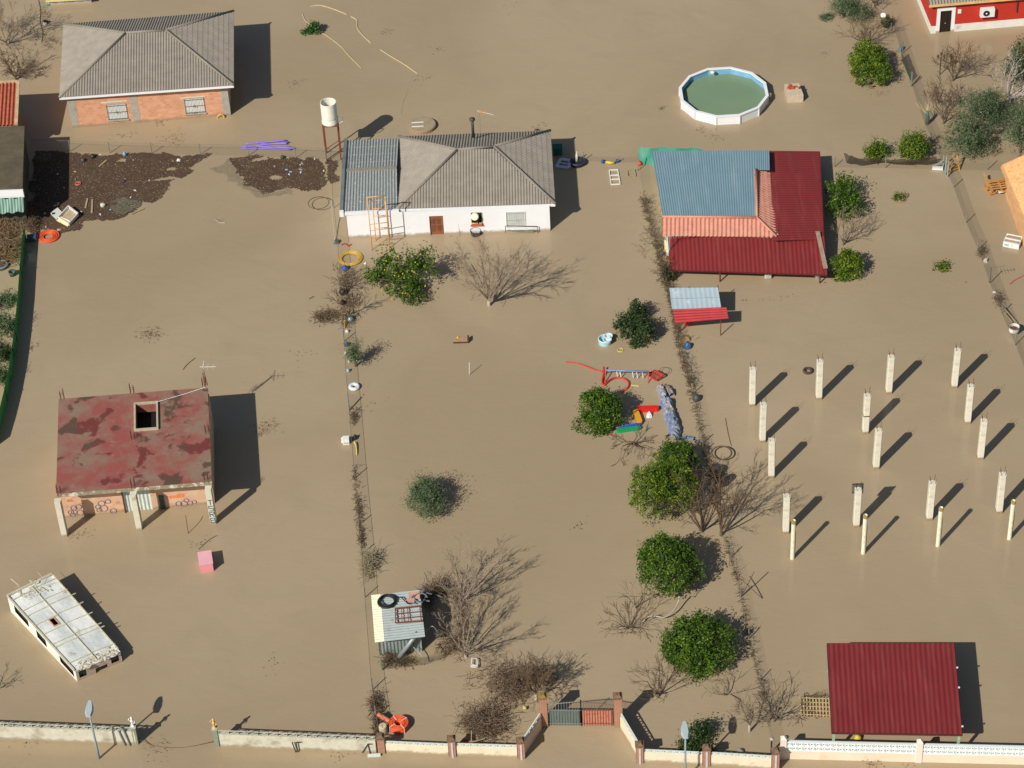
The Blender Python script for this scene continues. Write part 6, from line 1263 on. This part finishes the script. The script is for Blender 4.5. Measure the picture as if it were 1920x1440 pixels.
bits = [(84, 400), (109, 381), (86, 425), (133, 396), (188, 402), (108, 326), (188, 290), (250, 300), (537, 318), (542, 327), (563, 309), (566, 306), (562, 317), (565, 318), (564, 323), (590, 298), (607, 320), (515, 312), (545, 322), (152, 397), (245, 370), (280, 338), (120, 352), (207, 393)]
cc = [(220, 220, 214), (210, 214, 210), (200, 176, 150), (150, 180, 200), (225, 225, 225)]
for i, (x, y) in enumerate(bits):
    c = G(x, y, .05); mb = MB(); a = rg.uniform(0, 3); d = Vector((math.cos(a), math.sin(a), 0)) * rg.uniform(.04, .1); mb.bar(c - d, c + d, .08, .05)
    on = 'smaller' if x > 420 else 'large'
    tag(mb.build('plastic_scrap', M('c_%d_%d_%d' % cc[i % 5], A(*cc[i % 5]), .5, .08, 6)), 'tiny pale plastic scrap scattered on the %s debris mat' % on, 'scrap', 'plastic scraps on the %s debris mat' % on)
for a, b, lb in (((173, 374), (172, 399), 'pale plank on the debris mat, right one'), ((164, 372), (160, 390), 'brown plank on the debris mat, left one'), ((200, 300), (186, 312), 'short weathered plank in the upper debris mat'), ((269, 391), (246, 401), 'thin lath at the ragged edge of the debris mat')):
    mb = MB(); mb.bar(G(*a, .06), G(*b, .06), .12, .04); tag(mb.build('plank', wood), lb, 'plank')
# broken white appliance
t = thing('broken_fridge', 'open white appliance shell lying on the lower debris mat', 'appliance', tuple(G(122, 408)))
wp = M('appliance_white', A(214, 214, 206), .5, .06, 4); a = [G(94, 399, .12), G(108, 389, .14), G(117, 398, .14), G(106, 411, .12)]
mb = MB(); mb.hexa([p - Vector((0, 0, .08)) for p in a] + a); mb.build('door', wp, t); mb = MB(); p = G(100, 400, .15); mb.box(p.x - .1, p.x + .1, p.y - .09, p.y + .09, .125, .16); mb.build('hatch', dark_metal, t)
a = [G(110, 411, .05), G(129, 390, .2), G(147, 404, .22), G(130, 423, .06)]; mb = MB()
for i in range(4): p, q = a[i], a[(i + 1) % 4]; mb.bar(p + Vector((0, 0, .1)), q + Vector((0, 0, .1)), .06, .24)
mb.build('shell', wp, t); mb = MB(); mb.add([p + Vector((0, 0, .02)) for p in a], [(0, 1, 2, 3)]); mb.build('inner_wall', M('shell_tan', A(176, 158, 130), .7, .15, 4), t)
mb = MB(); b = [G(106, 413, .1), G(114, 406, .25), G(131, 413, .25), G(127, 424, .08)]; mb.hexa([p - Vector((0, 0, .05)) for p in b] + b); mb.build('insulation', M('foam_yellow', A(236, 214, 160), .8, .1, 3), t)
mb = MB(); a, b = G(51, 447, .2), G(68, 444, .25); mb.bar(a, b, .5, .25); tag(mb.build('blue_crate', M('crate_blue', A(58, 80, 110), .6, .1, 4)), 'dark blue crate left of the floating orange coil', 'crate')
# items behind the net fence at the left edge
t = thing('water_bowl', 'old ring shaped trough by the scrub at the left edge', 'trough', tuple(G(5, 500))); c = G(2, 500); mb = MB(); mb.lathe(c, [(.45, -.05), (.5, .0), (.5, .18), (.38, .2), (.36, .05), (0, .05)], 20); mb.build('bowl', M('trough_dark', A(84, 84, 76), .7, .2, 5), t)
mb = MB(); mb.lathe(c + Vector((0, 0, .19)), [(.5, 0), (.42, .04), (.38, .01)], 20); mb.build('rim', galv, t)
bottle('dark green bucket by the net fence', 24, 516, .26, .3, (58, 80, 70), 'bucket', 'bucket', prof=[(0, .05), (.2, .0), (.26, .32), (.22, .32), (.18, .08), (0, .08)])
crumple('silver plastic by the net fence left of its upper end', 28, 494, .14, (170, 180, 184), 'plastic_scrap', 'scrap', hz=.08, seed=5)
# along the left garden fence
bottle('black bag wedged in the fence below the yellow hose', 643, 551, .25, .3, (48, 50, 52), 'black_bag', 'bag', prof=ball(.27)); bottle('black bag wedged in the fence, lower one', 643, 570, .2, .3, (40, 38, 38), 'black_bag', 'bag', prof=ball(.2))
bottle('blue bucket lid by the yellow hose coil', 647, 506, .2, .1, (30, 88, 190), 'blue_basin', 'basin', prof=ball(.22)); crumple('dark box at the fence above the yellow hose', 632, 455, .2, (74, 76, 72), 'dark_box', 'box', hz=.3, seed=6)
line_thing('red_strap', 'red strap floating beside the dark box', 'strap', [(640, 459), (648, 457), (653, 461), (659, 458)], .04, M('strap_red', A(180, 60, 60), .6)); crumple('white bottle right of the yellow hose coil', 685, 494, .1, (226, 222, 210), 'white_bottle', 'bottle', hz=.12, seed=7)
bottle('pale blue float ball at the fence', 657, 601, .22, .3, (176, 206, 204), 'float_ball', 'ball', prof=ball(.22)); line_thing('yellow_stick', 'yellow stick upright at the fence by the pale blue float', 'stick', [(646, 615, .05), (647, 600, .3), (646, 595, .5)], .035, yellow_hose)
bottle('small white tub at the fence below the float ball', 651, 623, .12, .15, (216, 218, 208), 'tub', 'tub', prof=ball(.13)); bottle('dark blue jug at the fence above the olive shrub', 650, 648, .14, .3, (70, 92, 106), 'jug', 'jug'); bottle('white bottle by the olive shrub, left one', 648, 664, .08, .25, (225, 228, 226)); bottle('white bottle by the olive shrub, right one', 668, 677, .1, .25, (205, 220, 222)); bottle('white bottle below the olive shrub', 655, 679, .08, .2, (214, 222, 224)); bottle('pale blue bottle below the olive shrub', 653, 697, .11, .25, (150, 186, 206))
mb = MB(); c = G(664, 725, .12); torus(mb, c, .24, .12, 24, 10); tag(mb.build('painted_ring', M('tyre_white', A(226, 230, 232), .5, .05, 3), smooth=True), 'round white painted tyre floating by the left garden fence', 'tyre')
t = thing('white_box', 'white plastic box caught on the left garden fence', 'box', tuple(G(650, 828))); mb = MB(); c = G(649, 834); mb.box(c.x - .18, c.x + .2, c.y, c.y + .35, 0, .42); mb.box(c.x - .28, c.x - .182, c.y + .05, c.y + .3, .1, .36); mb.build('case', white_plastic, t); mb = MB(); mb.box(c.x - .14, c.x + .16, c.y - .02, c.y - .003, .12, .17); mb.build('slot', grey_conc, t)
crumple('black crate right of the white box on the fence', 666, 822, .16, (40, 48, 48), 'black_crate', 'crate', hz=.3, seed=8); line_thing('yellow_hose', 'short curved yellow hose below the white box', 'hose', [(664, 828, .2), (668, 838, .12), (669, 853, .05)], .045, M('hose_lemon', A(222, 196, 96), .5))
line_thing('grey_post', 'grey green leaning post with stays on the left garden fence', 'post', [(655, 770, 0), (651, 741, 1.0)], .05, M('post_sage', A(120, 140, 130), .6))
line_thing('thin_pole', 'white leaning pipe along the fence corner by the white house', 'pole', [(622, 375, .9), (624, 410, .5), (628, 450, .1)], .03, bark_white)
line_thing('thin_pole', 'thin white pole standing alone in the garden water', 'pole', [(880, 703, 0), (880, 680, .95)], .022, white_plastic)
# raft with a toy
t = thing('wooden_raft', 'small floating wooden bench end with a dark side', 'raft', tuple(G(864, 641))); a, b = G(851, 643, .05), G(878, 642, .05); e = (b - a).normalized(); nrm = Vector((-e.y, e.x, 0)); mb = MB()
mb.hexa([p for p in (a, b, b + nrm * .42, a + nrm * .42)] + [p + Vector((0, 0, .12)) for p in (a, b, b + nrm * .42, a + nrm * .42)]); mb.build('deck', M('raft_tan', A(170, 140, 112), .8, .15, 5), t); mb = MB(); mb.bar(a - e * .05 + Vector((0, -.05, .06)), b + Vector((0, -.05, .06)), .06, .06); mb.bar(b + Vector((0, 0, .15)), b + nrm * .42 + Vector((0, 0, .15)), .1, .22); mb.build('edge', M('raft_dark', A(90, 58, 44), .8), t)
crumple('yellow toy lying on the small raft', 859, 637, .12, (224, 170, 60), 'yellow_toy', 'toy', hz=.3, seed=9)
# basins
t = thing('plastic_basins', 'pale blue round basin floating left of the dark green tree', 'basin', tuple(G(1133, 642))); bb = M('basin_pale', A(206, 226, 226), .4, .06, 3)
for x, y, r_, h_, m_ in ((1134, 643, .42, .34, 'side'),):
    c = G(x, y); mb = MB(); mb.lathe(c, [(0, .03), (r_ * .9, .03), (r_ * .92, 0), (r_, h_), (r_ * .88, h_), (r_ * .82, .08), (0, .08)], 24); mb.build('basin', M('basin_blue', A(176, 216, 226), .4, .05, 2), t)
    mb = MB(); torus(mb, c + Vector((0, 0, h_ + .01)), r_ * .93, .035, 24, 6); mb.build('rim', bb, t)
for x, y, lb in ((1141, 634, 'white small basin resting at the top of the pale blue basin'), (1139, 641, 'grey bowl inside the pale blue basin')):
    c = G(x, y, .2); mb = MB(); mb.lathe(c, [(0, .02), (.22, .02), (.27, .22), (.22, .22), (.18, .06), (0, .06)], 18); tag(mb.build('small_basin', bb), lb, 'basin')
coil('yellow half ring floating under the dark green tree', 1163, 657, .18, 1, .03, M('ring_yellow', A(205, 190, 90), .5), name='yellow_ring', cat='ring', z=.02, spread=.6)
# swing set
t = thing('swing_set', 'drowned swing set with blue beam, white ropes and red legs', 'swing set', tuple(G(1176, 700))); a, b = G(1136, 694, .55), G(1216, 697, .55); mb = MB(); mb.tube([a, b], .06, 8); mb.build('beam', M('beam_blue', A(120, 140, 180), .5, .15, 4), t, smooth=True)
for p, q in ((a, G(1134, 722)), (b, G(1215, 722)), (a, G(1130, 700)), (b, G(1222, 702))):
    mb = MB(); mb.tube([p, q - Vector((0, 0, .2))], .035, 6); mb.build('leg', M('leg_red', A(190, 72, 56), .5), t)
for f in (.25, .33, .62, .72, .85):
    p = a.lerp(b, f); mb = MB(); mb.tube([p, p + Vector((.06, -.05, -.5))], .03, 5); mb.build('rope', white_plastic, t)
t = thing('red_net_frame', 'red folding net frame at the right end of the blue swing beam', 'net frame', tuple(G(1230, 702))); q = [G(1214, 702, .25), G(1228, 694, .3), G(1245, 703, .3), G(1230, 713, .2)]; mb = MB()
for i in range(4): mb.bar(q[i], q[(i + 1) % 4], .07, .07)
mb.bar(q[0].lerp(q[1], .5), q[3].lerp(q[2], .5), .04); mb.bar(q[1].lerp(q[2], .5), q[0].lerp(q[3], .5), .04); mb.build('frame', red_plastic, t); mb = MB(); mb.add([p - Vector((0, 0, .03)) for p in q], [(0, 1, 2, 3)]); mb.build('netting', net_mat('net_red', A(150, 100, 84), .5), t)
coil('thin dark loop beside the red net frame', 1246, 699, .3, 1, .014, twig_brown, name='wire_ring', cat='wire ring', z=.2, spread=0)
line_thing('red_hose', 'red hose curving in from the left to the swing set', 'hose', [(1061, 679), (1080, 681), (1100, 687), (1115, 693), (1130, 697)], .045, red_plastic)
line_thing('red_hose', 'thick red hose bent into loops under the swing set', 'hose', [(1132, 688, .3), (1132, 700, .2), (1129, 715, .1), (1133, 722, .05), (1142, 713, .1), (1155, 708, .1), (1170, 710, .1), (1179, 718, .08), (1176, 728, .05), (1165, 735, .03)], .06, red_plastic)
line_thing('yellow_stick', 'short yellow stick floating under the swing set', 'stick', [(1183, 722), (1199, 724)], .03, M('stick_yellow', A(222, 196, 90), .5))
# coloured boards
def board(label, a, b, w_, h_, col, z=.08):
    A_, B_ = G(*a, z), G(*b, z); e = (B_ - A_).normalized(); n_ = Vector((-e.y, e.x, 0)) * w_ / 2; P_ = []
    for p, s in ((A_, -1), (B_, 1)):
        for k in ((-1, 0), (-.8, .08), (.8, .08), (1, 0)): pass
    pts = [A_ - n_ + e * .1, A_ - n_ * .6, A_ + n_ * .6, A_ + n_ + e * .1, B_ + n_ - e * .1, B_ + n_ * .6, B_ - n_ * .6, B_ - n_ - e * .1]; mb = MB(); mb.prism([(p.x, p.y) for p in pts], z - h_ / 2, z + h_ / 2)
    return tag(mb.build('foam_board', M('c_%d_%d_%d' % col, A(*col), .45, .05, 4)), label, 'board')
board('red long board of the folded coloured play panel', (1194, 767), (1235, 766), .3, .3, (214, 44, 34), .15); board('yellow board joining the red and blue boards', (1191, 770), (1200, 794), .34, .26, (226, 158, 40), .15)
board('blue narrow board above the green board', (1162, 803), (1202, 795), .16, .2, (44, 96, 190), .12); board('green board at the bottom of the coloured play panel', (1156, 808), (1201, 802), .26, .2, (36, 150, 96), .1)
crumple('white ball beside the red board', 1217, 780, .2, (222, 226, 226), 'white_ball', 'ball', hz=.3, seed=10); bottle('white bottle floating under the citrus tree left of the boards', 1122, 817, .08, .3, (236, 236, 232), tilt=.2)
# crumpled tarpaulin row
def tarp(label, px, wd, hz, seed, col, col2):
    rq = random.Random(seed); C = curve_pts(px, 0, 7); mb = MB(); m = 9; V = []
    for i, p in enumerate(C):
        d = (C[min(i + 1, len(C) - 1)] - C[max(i - 1, 0)]).normalized(); n_ = Vector((-d.y, d.x, 0))
        for k in range(m): a = math.pi * k / (m - 1); V.append(p + n_ * math.cos(a) * wd * rq.uniform(.8, 1.15) + Vector((0, 0, math.sin(a) * hz * rq.uniform(.65, 1.2) - .02)))
    mb.add(V, [(i * m + k, i * m + k + 1, (i + 1) * m + k + 1, (i + 1) * m + k) for i in range(len(C) - 1) for k in range(m - 1)]); 
    return tag(mb.build('crumpled_tarpaulin', M('tarp%d' % seed, col, .5, .15, 4, stain=col2, stain_at=(.42, .66), stain_scale=1.3)), label, 'tarpaulin')
tarp('upper grey blue crumpled tarpaulin pile right of the swing set', [(1238, 728), (1243, 742), (1248, 758), (1256, 768)], .26, .45, 1, A(134, 142, 164), A(168, 156, 146)); tarp('long blue crumpled tarpaulin pile running down to the citrus tree', [(1250, 755), (1254, 775), (1262, 795), (1266, 815), (1258, 826)], .38, .5, 2, A(104, 122, 158), A(158, 156, 150))
tarp('brown end of the tarpaulin pile near the top', [(1246, 728), (1254, 732), (1260, 744)], .22, .35, 3, A(150, 128, 108), A(110, 120, 150)); tarp('blue tarpaulin tail beside the upper citrus tree', [(1278, 822), (1290, 822), (1301, 824)], .14, .2, 4, A(84, 104, 140), A(130, 136, 148))
# fence side basins and barrels
bottle('dark round basin on the fence line left of the columns', 1306, 750, .28, .2, (70, 82, 84), 'black_basin', 'basin', prof=ball(.26))
for x, y, r_, lb in ((1341, 892, .3, 'large black barrel behind the bare tree'), (1358, 908, .24, 'small dark barrel below the large black barrel'), (1298, 900, .2, 'black pot behind the bare branches on the citrus tree')):
    c = G(x, y); mb = MB(); mb.lathe(c, [(0, 0), (r_, .02), (r_ * 1.05, .35), (r_, .7), (r_ * .9, .72), (r_ * .85, .6), (0, .55)], 18); tag(mb.build('black_barrel', M('barrel_black', A(44, 50, 54), .5, .1, 4)), lb, 'barrel')
mb = MB(); c = G(1515, 695, .07); torus(mb, c, .24, .09, 24, 8); tag(mb.build('rubber_ring', M('tyre_dark', A(78, 62, 54), .8, .15, 6), smooth=True), 'dark tyre floating at the upper left of the concrete columns', 'tyre')
# hedge litter by the canopy
bottle('blue barrel half hidden at the hedge below the canopy', 1289, 652, .2, .3, (70, 110, 160), 'blue_barrel', 'barrel', prof=ball(.26)); bottle('blue barrel behind the upper hedge', 1243, 478, .12, .3, (90, 110, 140), 'blue_can', 'can'); crumple('red cloth hanging under the front edge of the canopy', 1289, 609, .2, (196, 60, 62), 'red_cloth', 'cloth', hz=.5, seed=12); crumple('yellow dry leaves at the hedge below the canopy', 1288, 636, .25, (150, 128, 70), 'dry_fronds', 'leaves', hz=.2, seed=13); crumple('brown sack at the left wall of the porch', 1247, 487, .25, (176, 140, 112), 'sack', 'sack', hz=.4, seed=14); crumple('yellow sack under the left end of the porch', 1252, 508, .16, (196, 160, 70), 'yellow_sack', 'sack', hz=.25, seed=15); crumple('yellow leaves at the fence by the first column', 1297, 724, .18, (180, 150, 62), 'dry_fronds', 'leaves', hz=.2, seed=16)
# right of the white house
t = thing('blue_mat', 'grey blue plastic chair back floating in the shadow of the white house', 'chair', tuple(G(1056, 307))); q = [G(1043, 312, .08), G(1052, 298, .14), G(1069, 301, .14), G(1067, 314, .08)]; mb = MB()
for i in range(4): mb.bar(q[i], q[(i + 1) % 4], .2, .1)
mb.build('back', M('chair_blue', A(196, 208, 226), .5, .08, 3), t); mb = MB(); mb.bar(q[0].lerp(q[1], .5), q[3].lerp(q[2], .5), .08, .06); mb.build('slat', M('chair_blue', A(196, 208, 226)), t)
t = thing('black_basket', 'black basket with a pale bottle in it, right of the white house', 'basket', tuple(G(1083, 309))); c = G(1083, 309); mb = MB(); mb.lathe(c, [(0, .02), (.42, .0), (.52, .32), (.46, .32), (.38, .06), (0, .06)], 20); mb.build('basket', M('basket_black', A(38, 42, 56), .5, .2, 8), t); mb = MB(); torus(mb, c + Vector((0, 0, .32)), .5, .035, 22, 5); mb.build('rim', M('basket_rim', A(60, 58, 80), .5), t)
bottle('pale bottle standing in the black basket', 1082, 303, .1, .85, (214, 206, 190)); 
mb = MB(); c = G(1046, 292); mb.box(c.x - .3, c.x + .3, c.y, c.y + .5, -.2, .55); mb.box(c.x - .34, c.x + .34, c.y - .04, c.y + .54, .552, .62); tag(mb.build('green_bin', M('bin_green', A(36, 88, 66), .5)), 'dark green bin in the shadow behind the white house', 'bin')
bottle('blue ball at the left end of the yellow toy on the short fence', 1131, 305, .14, .1, (38, 66, 140), 'blue_ball', 'ball', prof=ball(.15)); bottle('blue ball at the right end of the yellow toy on the short fence', 1158, 304, .14, .1, (38, 66, 140), 'blue_ball', 'ball', prof=ball(.15)); mb = MB(); mb.tube([G(1136, 304, .1), G(1143, 305, .14), G(1152, 305, .1)], .1, 8); tag(mb.build('yellow_toy', M('toy_yellow', A(222, 190, 60), .5), smooth=True), 'yellow toy between two blue balls on the short fence', 'toy')
bottle('red orange ball by the green tarpaulin', 1199, 309, .2, .2, (206, 84, 52), 'red_ball', 'ball', prof=ball(.2))
def frame_thing(label, q, r_, mids, mat, nm='window_frame', cat='frame', z=.06):
    P_ = [G(*p, z) for p in q]; mb = MB()
    for i in range(4): mb.bar(P_[i], P_[(i + 1) % 4], r_, r_)
    for f in mids: mb.bar(P_[0].lerp(P_[3], f), P_[1].lerp(P_[2], f), r_, r_)
    return tag(mb.build(nm, mat), label, cat)
frame_thing('white floating frame with three bays right of the white house', [(1146, 346), (1163, 345), (1158, 318), (1142, 319)], .06, (.35, .63), white_plastic); frame_thing('single white floating frame beside the fence by the blue roof', [(1178, 331), (1192, 330), (1190, 318), (1176, 319)], .045, (), wood)
frame_thing('small white metal stand by the lower grey bare tree', [(883, 1250), (895, 1251), (894, 1235), (885, 1234)], .05, (.2,), white_plastic, 'metal_stand', 'stand', .2)
# gate frame on the right
t = thing('gate_frame', 'grey metal gate frame at the fence corner by the large olive tree', 'gate', tuple(G(1772, 318))); mb = MB(); gm = M('gate_pale', A(150, 165, 168), .5)
for x, y, h_ in ((1772, 328, 1.5), (1776, 332, 1.3), (1768, 314, 1.0)): g = G(x, y); mb.bar(g, g + Vector((0, 0, h_)), .07)
mb.bar(G(1748, 313, .1), G(1770, 300, .8), .05); mb.build('frame', gm, t); mb = MB(); mb.bar(G(1748, 315, .1), G(1768, 316, .1), .3, .12); mb.build('sill', white_plastic, t)
t = thing('yellow_ladder', 'short ochre ladder leaning right of the grey gate frame', 'ladder', tuple(G(1790, 320))); om = M('ladder_ochre', A(190, 140, 66), .7, .1, 5); mb = MB(); a, b, c, d = G(1782, 328, 0), G(1799, 320, 0), G(1781, 303, .5), G(1794, 290, .95)
mb.bar(a, c, .07); mb.bar(b, d, .08); mb.build('rail', om, t); mb = MB()
for f in (.2, .5, .85): mb.bar(a.lerp(c, f), b.lerp(d, f), .05)
mb.build('rung', om, t)
# pallets
t = thing('wooden_pallets', 'heap of ochre wooden pallet boards by the orange tile roof', 'pallets', tuple(G(1868, 350))); rq = random.Random(3); pm = M('pallet_ochre', A(184, 138, 82), .8, .2, 6)
for j, (z, ang) in enumerate(((.15, .25), (.5, -.35), (.8, .1))):
    c = G(1868 + 3 * j, 352 - 4 * j, z); e = Vector((math.cos(ang), math.sin(ang), 0)); n_ = Vector((-e.y, e.x, 0)); mb = MB()
    for k in range(5): q = c + n_ * (-.5 + k * .25); mb.bar(q - e * .75, q + e * .75, .12, .03)
    for k in (-.65, 0, .65): q = c + e * k - Vector((0, 0, .075)); mb.bar(q - n_ * .55, q + n_ * .55, .1, .1)
    mb.build('pallet', pm, t)
mb = MB(); mb.bar(G(1845, 325, .6), G(1858, 362, .1), .12, .1); mb.bar(G(1852, 342, .9), G(1895, 333, .9), .12, .1); mb.build('beam', pm, t)
mb = MB(); mb.bar(G(1872, 360, .3), G(1895, 356, .3), .2, .06); tag(mb.build('white_board', white_plastic), 'white board at the foot of the pallet heap', 'board')
# washing machine
t = thing('washing_machine', 'white washing machine lying tilted in the water at the right edge', 'washing machine', tuple(G(1900, 470))); fr = Matrix.Translation(G(1880, 462)) @ Matrix.Rotation(math.radians(-25), 4, 'Z') @ Matrix.Rotation(math.radians(-4), 4, 'X'); am = M('machine_white', A(220, 224, 222), .4, .05, 3, stain=A(186, 166, 140), stain_at=(.6, .7), stain_scale=3)
mb = MB(fr); mb.box(0, 1.05, 0, .95, -.3, .38); mb.build('body', am, t); mb = MB(fr); mb.box(.06, 1.0, .1, .88, .382, .4); mb.build('top_panel', M('panel_tan', A(172, 150, 124), .6, .25, 3), t); mb = MB(fr); mb.box(0, 1.05, .35, .47, .401, .45); mb.box(0, 1.05, .9, .96, .385, .44); mb.build('rail', white_plastic, t); mb = MB(fr); mb.box(.1, .38, -.02, -.003, .12, .24); mb.build('control_panel', M('panel_teal', A(150, 176, 170), .5), t)
# along the right fence
t = thing('white_tub', 'white round tub with brown inside standing on the right fence', 'tub', tuple(G(1901, 622))); c = G(1901, 620, .25); mb = MB(); mb.lathe(c, [(0, 0), (.3, 0), (.35, .35), (.3, .35), (.27, .08), (0, .08)], 20); mb.build('tub', white_plastic, t); mb = MB(); mb.lathe(c, [(0, .15), (.275, .15)], 18); mb.build('content', M('tub_brown', A(112, 66, 44), .8), t); mb = MB(); torus(mb, c + Vector((0, 0, .34)), .34, .03, 20, 5); mb.build('rim', M('tub_rim', A(110, 90, 74), .7), t)
for a, b, lb in (((1880, 575), (1907, 606), 'pale plank leaning on the right fence above the white tub'), ((1882, 585), (1898, 604), 'second shorter pale plank above the white tub')): mb = MB(); mb.bar(G(*a, .35), G(*b, .12), .08, .05); tag(mb.build('plank', wood), lb, 'plank')
antenna('flat television antenna on a post of the right fence', G(1856, 531), 1.25, (.9, .1, 0), M('antenna_dark', A(110, 104, 96), .5), 5, mast=.03)
crumple('white rag on the right fence above the antenna post', 1848, 491, .15, (214, 210, 200), 'rag', 'rag', hz=.3, seed=17); crumple('small white lid at the right fence below the antenna post', 1865, 548, .12, (220, 222, 218), 'lid', 'lid', hz=.08, seed=18); brush('brushwood', 'dark twigs caught on the right fence at the plank', 'brushwood', [(1834, 462, 1848, 486), (1862, 550, 1882, 580)], 160, 12, twig_brown, .25, .012, .4)
line_thing('red_cable', 'red cable floating at the right edge above the white tub', 'cable', [(1893, 533), (1905, 524), (1925, 514)], .03, M('cable_red', A(196, 84, 66), .6))
# upper right
t = thing('satellite_dish', 'small white dish on the fence at the upper right', 'dish', tuple(G(1656, 30))); mb = MB(); mb.lathe(G(1656, 29, .3), [(0, -.05), (.12, -.02), (.2, .05), (.19, .06), (0, .0)], 16, Matrix.Rotation(.6, 3, 'X')); mb.build('dish', white_plastic, t, smooth=True); mb = MB(); g = G(1656, 33); mb.tube([g, g + Vector((0, 0, .4))], .025, 5); mb.build('stem', galv, t)
t = thing('garden_lamp', 'dark three armed garden lamp below the red house', 'lamp', tuple(G(1763, 140))); g = G(1762, 140); mb = MB(); mb.tube([g - Vector((0, 0, .3)), g + Vector((0, 0, 1.6))], .04, 7); mb.build('post', M('lamp_dark', A(80, 62, 50), .6), t)
for dx in (-.22, 0, .22): mb = MB(); p = g + Vector((dx, 0, 1.45 + (.2 if dx == 0 else 0))); mb.tube([g + Vector((0, 0, 1.4)), p], .02, 4); mb.lathe(p, [(.03, 0), (.08, .03), (.09, .16), (.04, .24), (0, .27)], 8); mb.build('lantern', M('lamp_dark', A(80, 62, 50)), t)
t = thing('wrapped_post', 'post wrapped in green cloth with bare pale stems by the right fence', 'post', tuple(G(1738, 233))); g = G(1738, 233); mb = MB(); mb.tube([g - Vector((0, 0, .3)), g + Vector((.02, 0, .5)), g + Vector((-.05, 0, 1.1))], [.12, .14, .1], 8); mb.build('wrapping', M('wrap_green', A(70, 108, 94), .7, .15, 5), t, smooth=True)
mb = MB(); rq = random.Random(8)
for i in range(12): d = Vector((rq.gauss(-.2, .35), rq.gauss(0, .3), rq.uniform(.5, 1.2))); mb.tube([g + Vector((0, 0, .8)), g + Vector((0, 0, .8)) + d * .6, g + Vector((0, 0, .8)) + d], [.02, .015, .008], 4)
mb.build('stems', M('stem_pale', A(204, 184, 140), .8), t)
line_thing('green_post', 'teal painted fence post next to the leaning netting', 'post', [(1709, 162, 0), (1709, 134, 1.1)], .05, post_green)
crumple('blue grey cloth on the fence above the leaning netting', 1688, 95, .2, (106, 122, 122), 'cloth', 'cloth', hz=.5, seed=19)
t = thing('floating_can', 'white and black can by the top left corner', 'can', tuple(G(85, 45))); mb = MB(); c = G(85, 46); mb.lathe(c, [(0, 0), (.14, 0), (.14, .18), (0, .2)], 12); mb.build('white_part', white_plastic, t); mb = MB(); mb.lathe(c + Vector((.02, .12, .1)), [(0, 0), (.17, .02), (.17, .16), (0, .2)], 12); mb.build('black_part', black_mat, t)
crumple('green and white plastic heap at the top left corner', 90, 8, .3, (120, 140, 110), 'plastic_heap', 'plastic', hz=.3, seed=20)
line_thing('thin_path_line', 'thin dark vine line along the top left field edge', 'vine', [(72, 0), (76, 20), (75, 40), (80, 60), (78, 80)], .025, scum)
brush('brushwood', 'thin bare twigs right of the top left corner tree', 'brushwood', [(70, 10, 95, 60), (72, 60, 110, 100)], 120, 13, twig_brown, .35, .011, .5)
# bamboo lattice
t = thing('bamboo_lattice', 'pale bamboo lattice panel floating left of the red carport', 'lattice', tuple(G(1528, 1325))); bm = M('bamboo', A(196, 172, 124), .7, .12, 5); A0, B0_, D0 = G(1502, 1340, .1), G(1556, 1342, .1), G(1500, 1309, .16); eu_, ev_ = B0_ - A0, D0 - A0; mb = MB()
for i in range(10): p = A0 + eu_ * (i / 9); mb.bar(p - ev_ * .08, p + ev_ * 1.08 + Vector((0, 0, .02 * math.sin(i))), .045, .03)
for i in range(5): p = A0 + ev_ * (i / 4) + Vector((0, 0, .035)); mb.bar(p - eu_ * .04, p + eu_ * 1.02, .045, .03)
mb.build('slats', bm, t); brush('brushwood', 'dark twigs around the bamboo lattice', 'brushwood', [(1498, 1302, 1556, 1312), (1500, 1336, 1556, 1346)], 130, 14, twig_brown, .16, .012, .15)
mb = MB(); mb.bar(G(1482, 1340, .06), G(1501, 1339, .06), .06, .03); tag(mb.build('plank', M('plank_pink', A(206, 180, 160), .7)), 'short pinkish plank left of the bamboo lattice', 'plank')
bottle('yellow ball behind the patterned wall under the carport edge', 1608, 1387, .2, .2, (196, 180, 60), 'yellow_ball', 'ball', prof=ball(.22)); crumple('grey stone behind the last cream wall', 1388, 1411, .22, (150, 146, 136), 'stone', 'stone', hz=.25, seed=21)
t = thing('red_wheelbarrow', 'red tray with pale branches behind the cream wall under the thicket', 'tray', tuple(G(872, 1396))); q = [G(858, 1398, .1), G(898, 1402, .1), G(893, 1390, .3), G(868, 1384, .35)]; mb = MB(); mb.hexa([p - Vector((0, 0, .1)) for p in q] + q); mb.build('tray', M('tray_red', A(170, 68, 46), .6, .15, 3), t)
mb = MB(); mb.tube([G(866, 1402, .35), G(882, 1392, .5), G(905, 1386, .4)], .04, 5); mb.tube([G(884, 1398, .35), G(884, 1370, .7)], .03, 5); mb.build('branches', wood, t)
mb = MB(); mb.bar(G(981, 1324, .3), G(984, 1330, .2), .12, .05); tag(mb.build('yellow_scrap', M('scrap_yellow', A(220, 200, 110), .6)), 'small yellow scrap at the edge of the thicket by the left gate pillar', 'scrap')
t = thing('meter_cabinet', 'small round meter on a dark post at the left end of the patterned wall', 'meter', tuple(G(1446, 1408))); g = G(1446, 1412); mb = MB(); mb.bar(g, g + Vector((0, 0, 1.1)), .08); mb.build('post', dark_metal, t); mb = MB(); mb.lathe(g + Vector((0, -.05, 1.15)), [(0, -.1), (.1, -.06), (.12, 0), (.1, .06), (0, .1)], 12); mb.build('dial', grey_conc, t, smooth=True)
